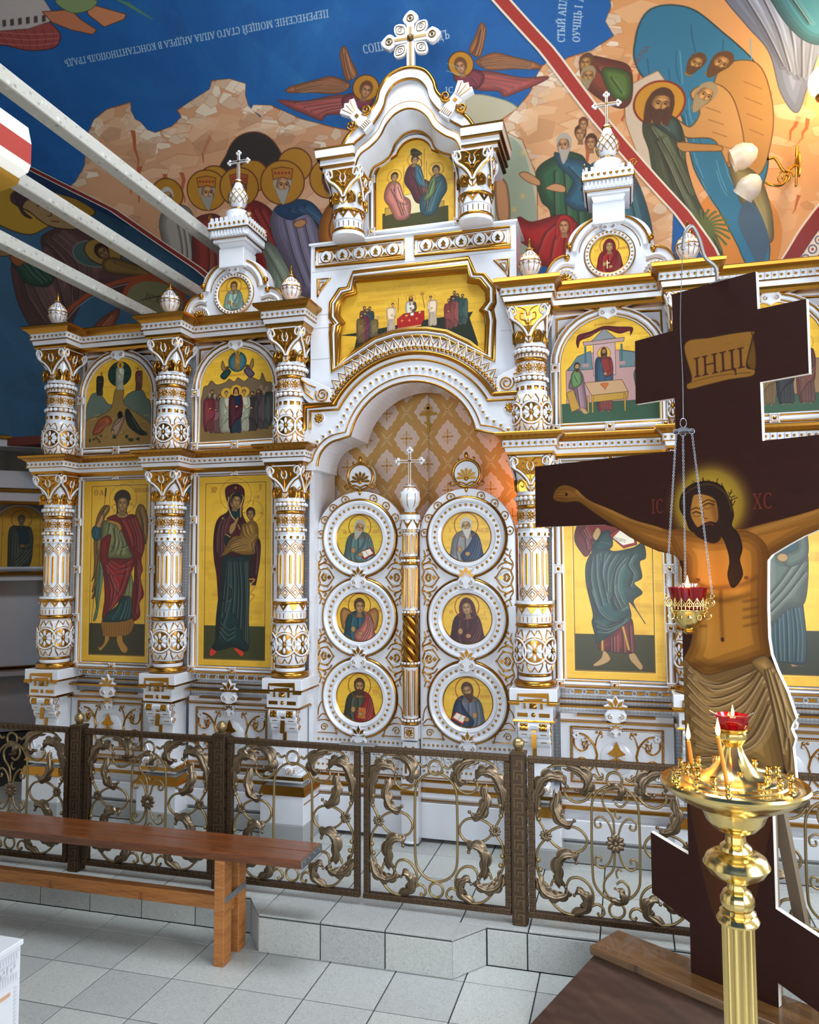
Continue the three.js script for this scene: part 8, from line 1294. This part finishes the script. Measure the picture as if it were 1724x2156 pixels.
// ---------- wall lamps, tie beams, pier, side shrine ----------
{
  const o = thing('wall_sconce', 'unlit two-armed sconce with frosted glass tulips on the right vault', 'sconce', 2.28, 4.17, -0.72);
  part('backplate', mv(lathe([[0, 0], [0.05, 0.004], [0.05, 0.012], [0.02, 0.03], [0, 0.034]], 20), 0, 0, 0, 0, 0, PI / 2, [1.6, 1, 0.8]), M.goldpale, o);
  part('arm', [tube([[-0.03, 0, 0], [-0.1, -0.06, 0.06], [-0.16, 0.01, 0.1], [-0.2, 0.0, 0.12]], 0.009, 30, 7), tube([[-0.06, -0.02, 0.02], [-0.12, -0.15, 0.08], [-0.19, -0.16, 0.12], [-0.22, -0.14, 0.12]], 0.009, 30, 7), tube(spiral(-0.1, -0.1, 0.05, 0.012, 0, 1.6, 20).map(([x, y]) => [x, y, 0.06]), 0.006, 40, 6), tube([[-0.02, 0.05, 0], [-0.015, 0.12, 0.01], [-0.03, -0.14, 0.01]], 0.008, 20, 6)], M.goldpale, o);
  const frost = phys(0xf4ead6, 0.35, { transmission: 0.55, thickness: 0 });
  const tulip = () => lathe([[0.012, 0], [0.05, 0.02], [0.08, 0.07], [0.086, 0.11], [0.075, 0.15], [0.08, 0.165], [0.076, 0.166], [0.07, 0.15], [0.08, 0.11], [0.045, 0.025], [0.01, 0.006]], 24);
  part('shade', mv(tulip(), -0.26, 0.06, 0.14, 0.5, 0, 1.9, [0.9, 0.9, 0.9]), frost, o); part('shade', mv(tulip(), -0.26, -0.1, 0.14, 0.6, 0, 2.5, [0.85, 0.85, 0.85]), frost, o);
  const g = thing('globe_lamp', 'glowing white globe lamp at the upper right edge', 'lamp', 2.33, 4.3, -0.28);
  part('globe', new THREE.SphereGeometry(0.088, 28, 20).translate(0, 0.115, 0), new THREE.MeshStandardMaterial({ color: 0xffffff, emissive: new THREE.Color(1, 0.93, 0.72), emissiveIntensity: 3.2, roughness: 0.4 }), g); part('gallery', lathe([[0.02, 0], [0.05, 0.02], [0.055, 0.035], [0.03, 0.03]], 20), M.goldpale, g); part('arm', tube([[0, 0.01, 0], [0.02, -0.06, -0.01], [0.12, -0.08, -0.03], [0.2, -0.02, -0.04]], 0.01, 24, 7), M.goldpale, g);
  const l = new THREE.PointLight(0xffe0b0, 1.6); l.position.set(0, 0.115, 0); l.castShadow = true; l.shadow.radius = 4; l.name = 'globe_glow'; g.add(l);
}
{
  const beamMat = std(0xffffff, 0.75, { map: (() => { const t = speckle('#a3a096', 0.25, 900, 256, 1, 5); t.wrapS = t.wrapT = THREE.RepeatWrapping; return t; })() });
  [[-1.375, 3.872, 'highest pale tie beam running toward the onion turret'], [-1.69, 3.672, 'middle pale tie beam running toward the round gable'], [-2.06, 3.53, 'lowest pale tie beam running toward the left cornice']].forEach(([x, y, label]) => { const b = thing('tie_beam', label, 'beam', x, y, 2.7, 0, 'tie beams under the vault'); part('timber', uvBox(rb(0.075, 0.075, 7.4, 0, 0, 0, 0.008), 1.2), beamMat, b); });
  const pr = struct('wall_pier', [bx(0.62, 6, 0.8, -0.945, 3, 2.98)], M.plaster);
  const im = thing('pier_capital', 'white and red pier capital with gilded foot at the upper left edge', 'capital', -0.945, 2.86, 2.98), plan = (e) => [[-0.31 - e, 0.4 + e], [0.31 + e, 0.4 + e], [0.31 + e, -0.4 - e], [-0.31 - e, -0.4 - e]];
  const band = (y0, y1, a, c) => mould(plan(0), [[0, y0], [a, y0], [c, y1], [0, y1]], true);
  part('gilt_foot', [mould(plan(0), [[0, -0.03], [0.02, -0.02], [0.06, 0.0], [0.1, 0.04], [0.105, 0.06], [0, 0.07]], true)], std(0x9a7428, 0.45, { metalness: 0.7 }), im);
  part('moulding', [band(0.06, 0.085, 0.1, 0.12), band(0.085, 0.11, 0.12, 0.125), band(0.175, 0.225, 0.125, 0.118)], std(0xd8d3c6, 0.6), im); part('red_band', [band(0.11, 0.175, 0.125, 0.125)], std(0x9c2c20, 0.6), im);
}
{
  const o = thing('side_shrine', 'dim carved white and gold icon shrine at the far left edge', 'shrine', -4.52, PH, -1.98, 0.72), t = (y) => y - PH, W = 0.36;
  part('body', [bx(W * 2 + 0.2, 2.5, 0.12, 0, 1.25, -0.1), rb(W * 2 + 0.24, 0.3, 0.3, 0, 0.15, 0), ...[-1, 1].map((q) => mv(slab(shapeOf([[0, 0.3], [0.2, 0.3], [0.21, 0.36], [0.14, 0.46], [0.13, 0.52], [0.19, 0.6], [0.2, 0.7], [0.15, 0.82], [0, 0.82]], true), 0.16, -0.08, 0.004), q * W, 0, 0, 0, -PI / 2, 0)), rb(W * 2 + 0.3, 0.08, 0.34, 0, 0.56, 0), rb(W * 2 + 0.26, 0.06, 0.3, 0, t(1.62), 0), rb(W * 2 + 0.3, 0.1, 0.34, 0, t(2.4), 0), rb(W * 2 + 0.24, 0.08, 0.3, 0, t(2.92), 0)], M.white, o);
  part('gilt_moulding', [[0.6, 0.36], [t(1.66), 0.33], [t(2.46), 0.36], [t(2.34), 0.33], [t(2.97), 0.33]].map(([y, d]) => mould([[-W - 0.14, 0], [-W - 0.14, d / 2], [W + 0.14, d / 2], [W + 0.14, 0]], [[0, y - 0.02], [0.015, y - 0.01], [0.02, y + 0.01], [0, y + 0.02]])), M.gold, o);
  for (const s of [-1, 1]) { const a = new Turned(); a.globe(t(1.16), t(1.4), 0.09).ring(t(1.4), t(1.43), 0.09).white(t(1.43), t(1.6), 0.065); const b = a.make('lower_column', o); b.position.set(s * W, 0, 0.1); const c = new Turned().white(t(1.65), t(2.1), 0.06).ring(t(2.08), t(2.1), 0.07).capital(t(2.1), t(2.33), 0.07, 0.09).globe(t(2.47), t(2.68), 0.09).ring(t(2.68), t(2.71), 0.085).capital(t(2.71), t(2.9), 0.075, 0.09).make('upper_column', o); c.position.set(s * W, 0, 0.1); }
  const A = archPath(0.2, 0.62).map(([x, y]) => [x, y + t(1.7)]); part('arch', [ribbon(A.map(([x, y]) => [x * 1.15, y + 0.01]), 0.04, 0.03, -0.03, true)], M.white, o); part('arch_gilding', [ribbon(A, 0.015, 0.02, -0.03, true)], M.gold, o);
  icon('shrine_icon', 'dark arched icon inside the dim side shrine', ICON.holyman, archPath(0.2, 0.62), [-0.2, -0.3, 0.2, 0.62], -4.525, 1.72, -1.992).rotation.y = 0.72;
}
renderer.render(scene, camera);
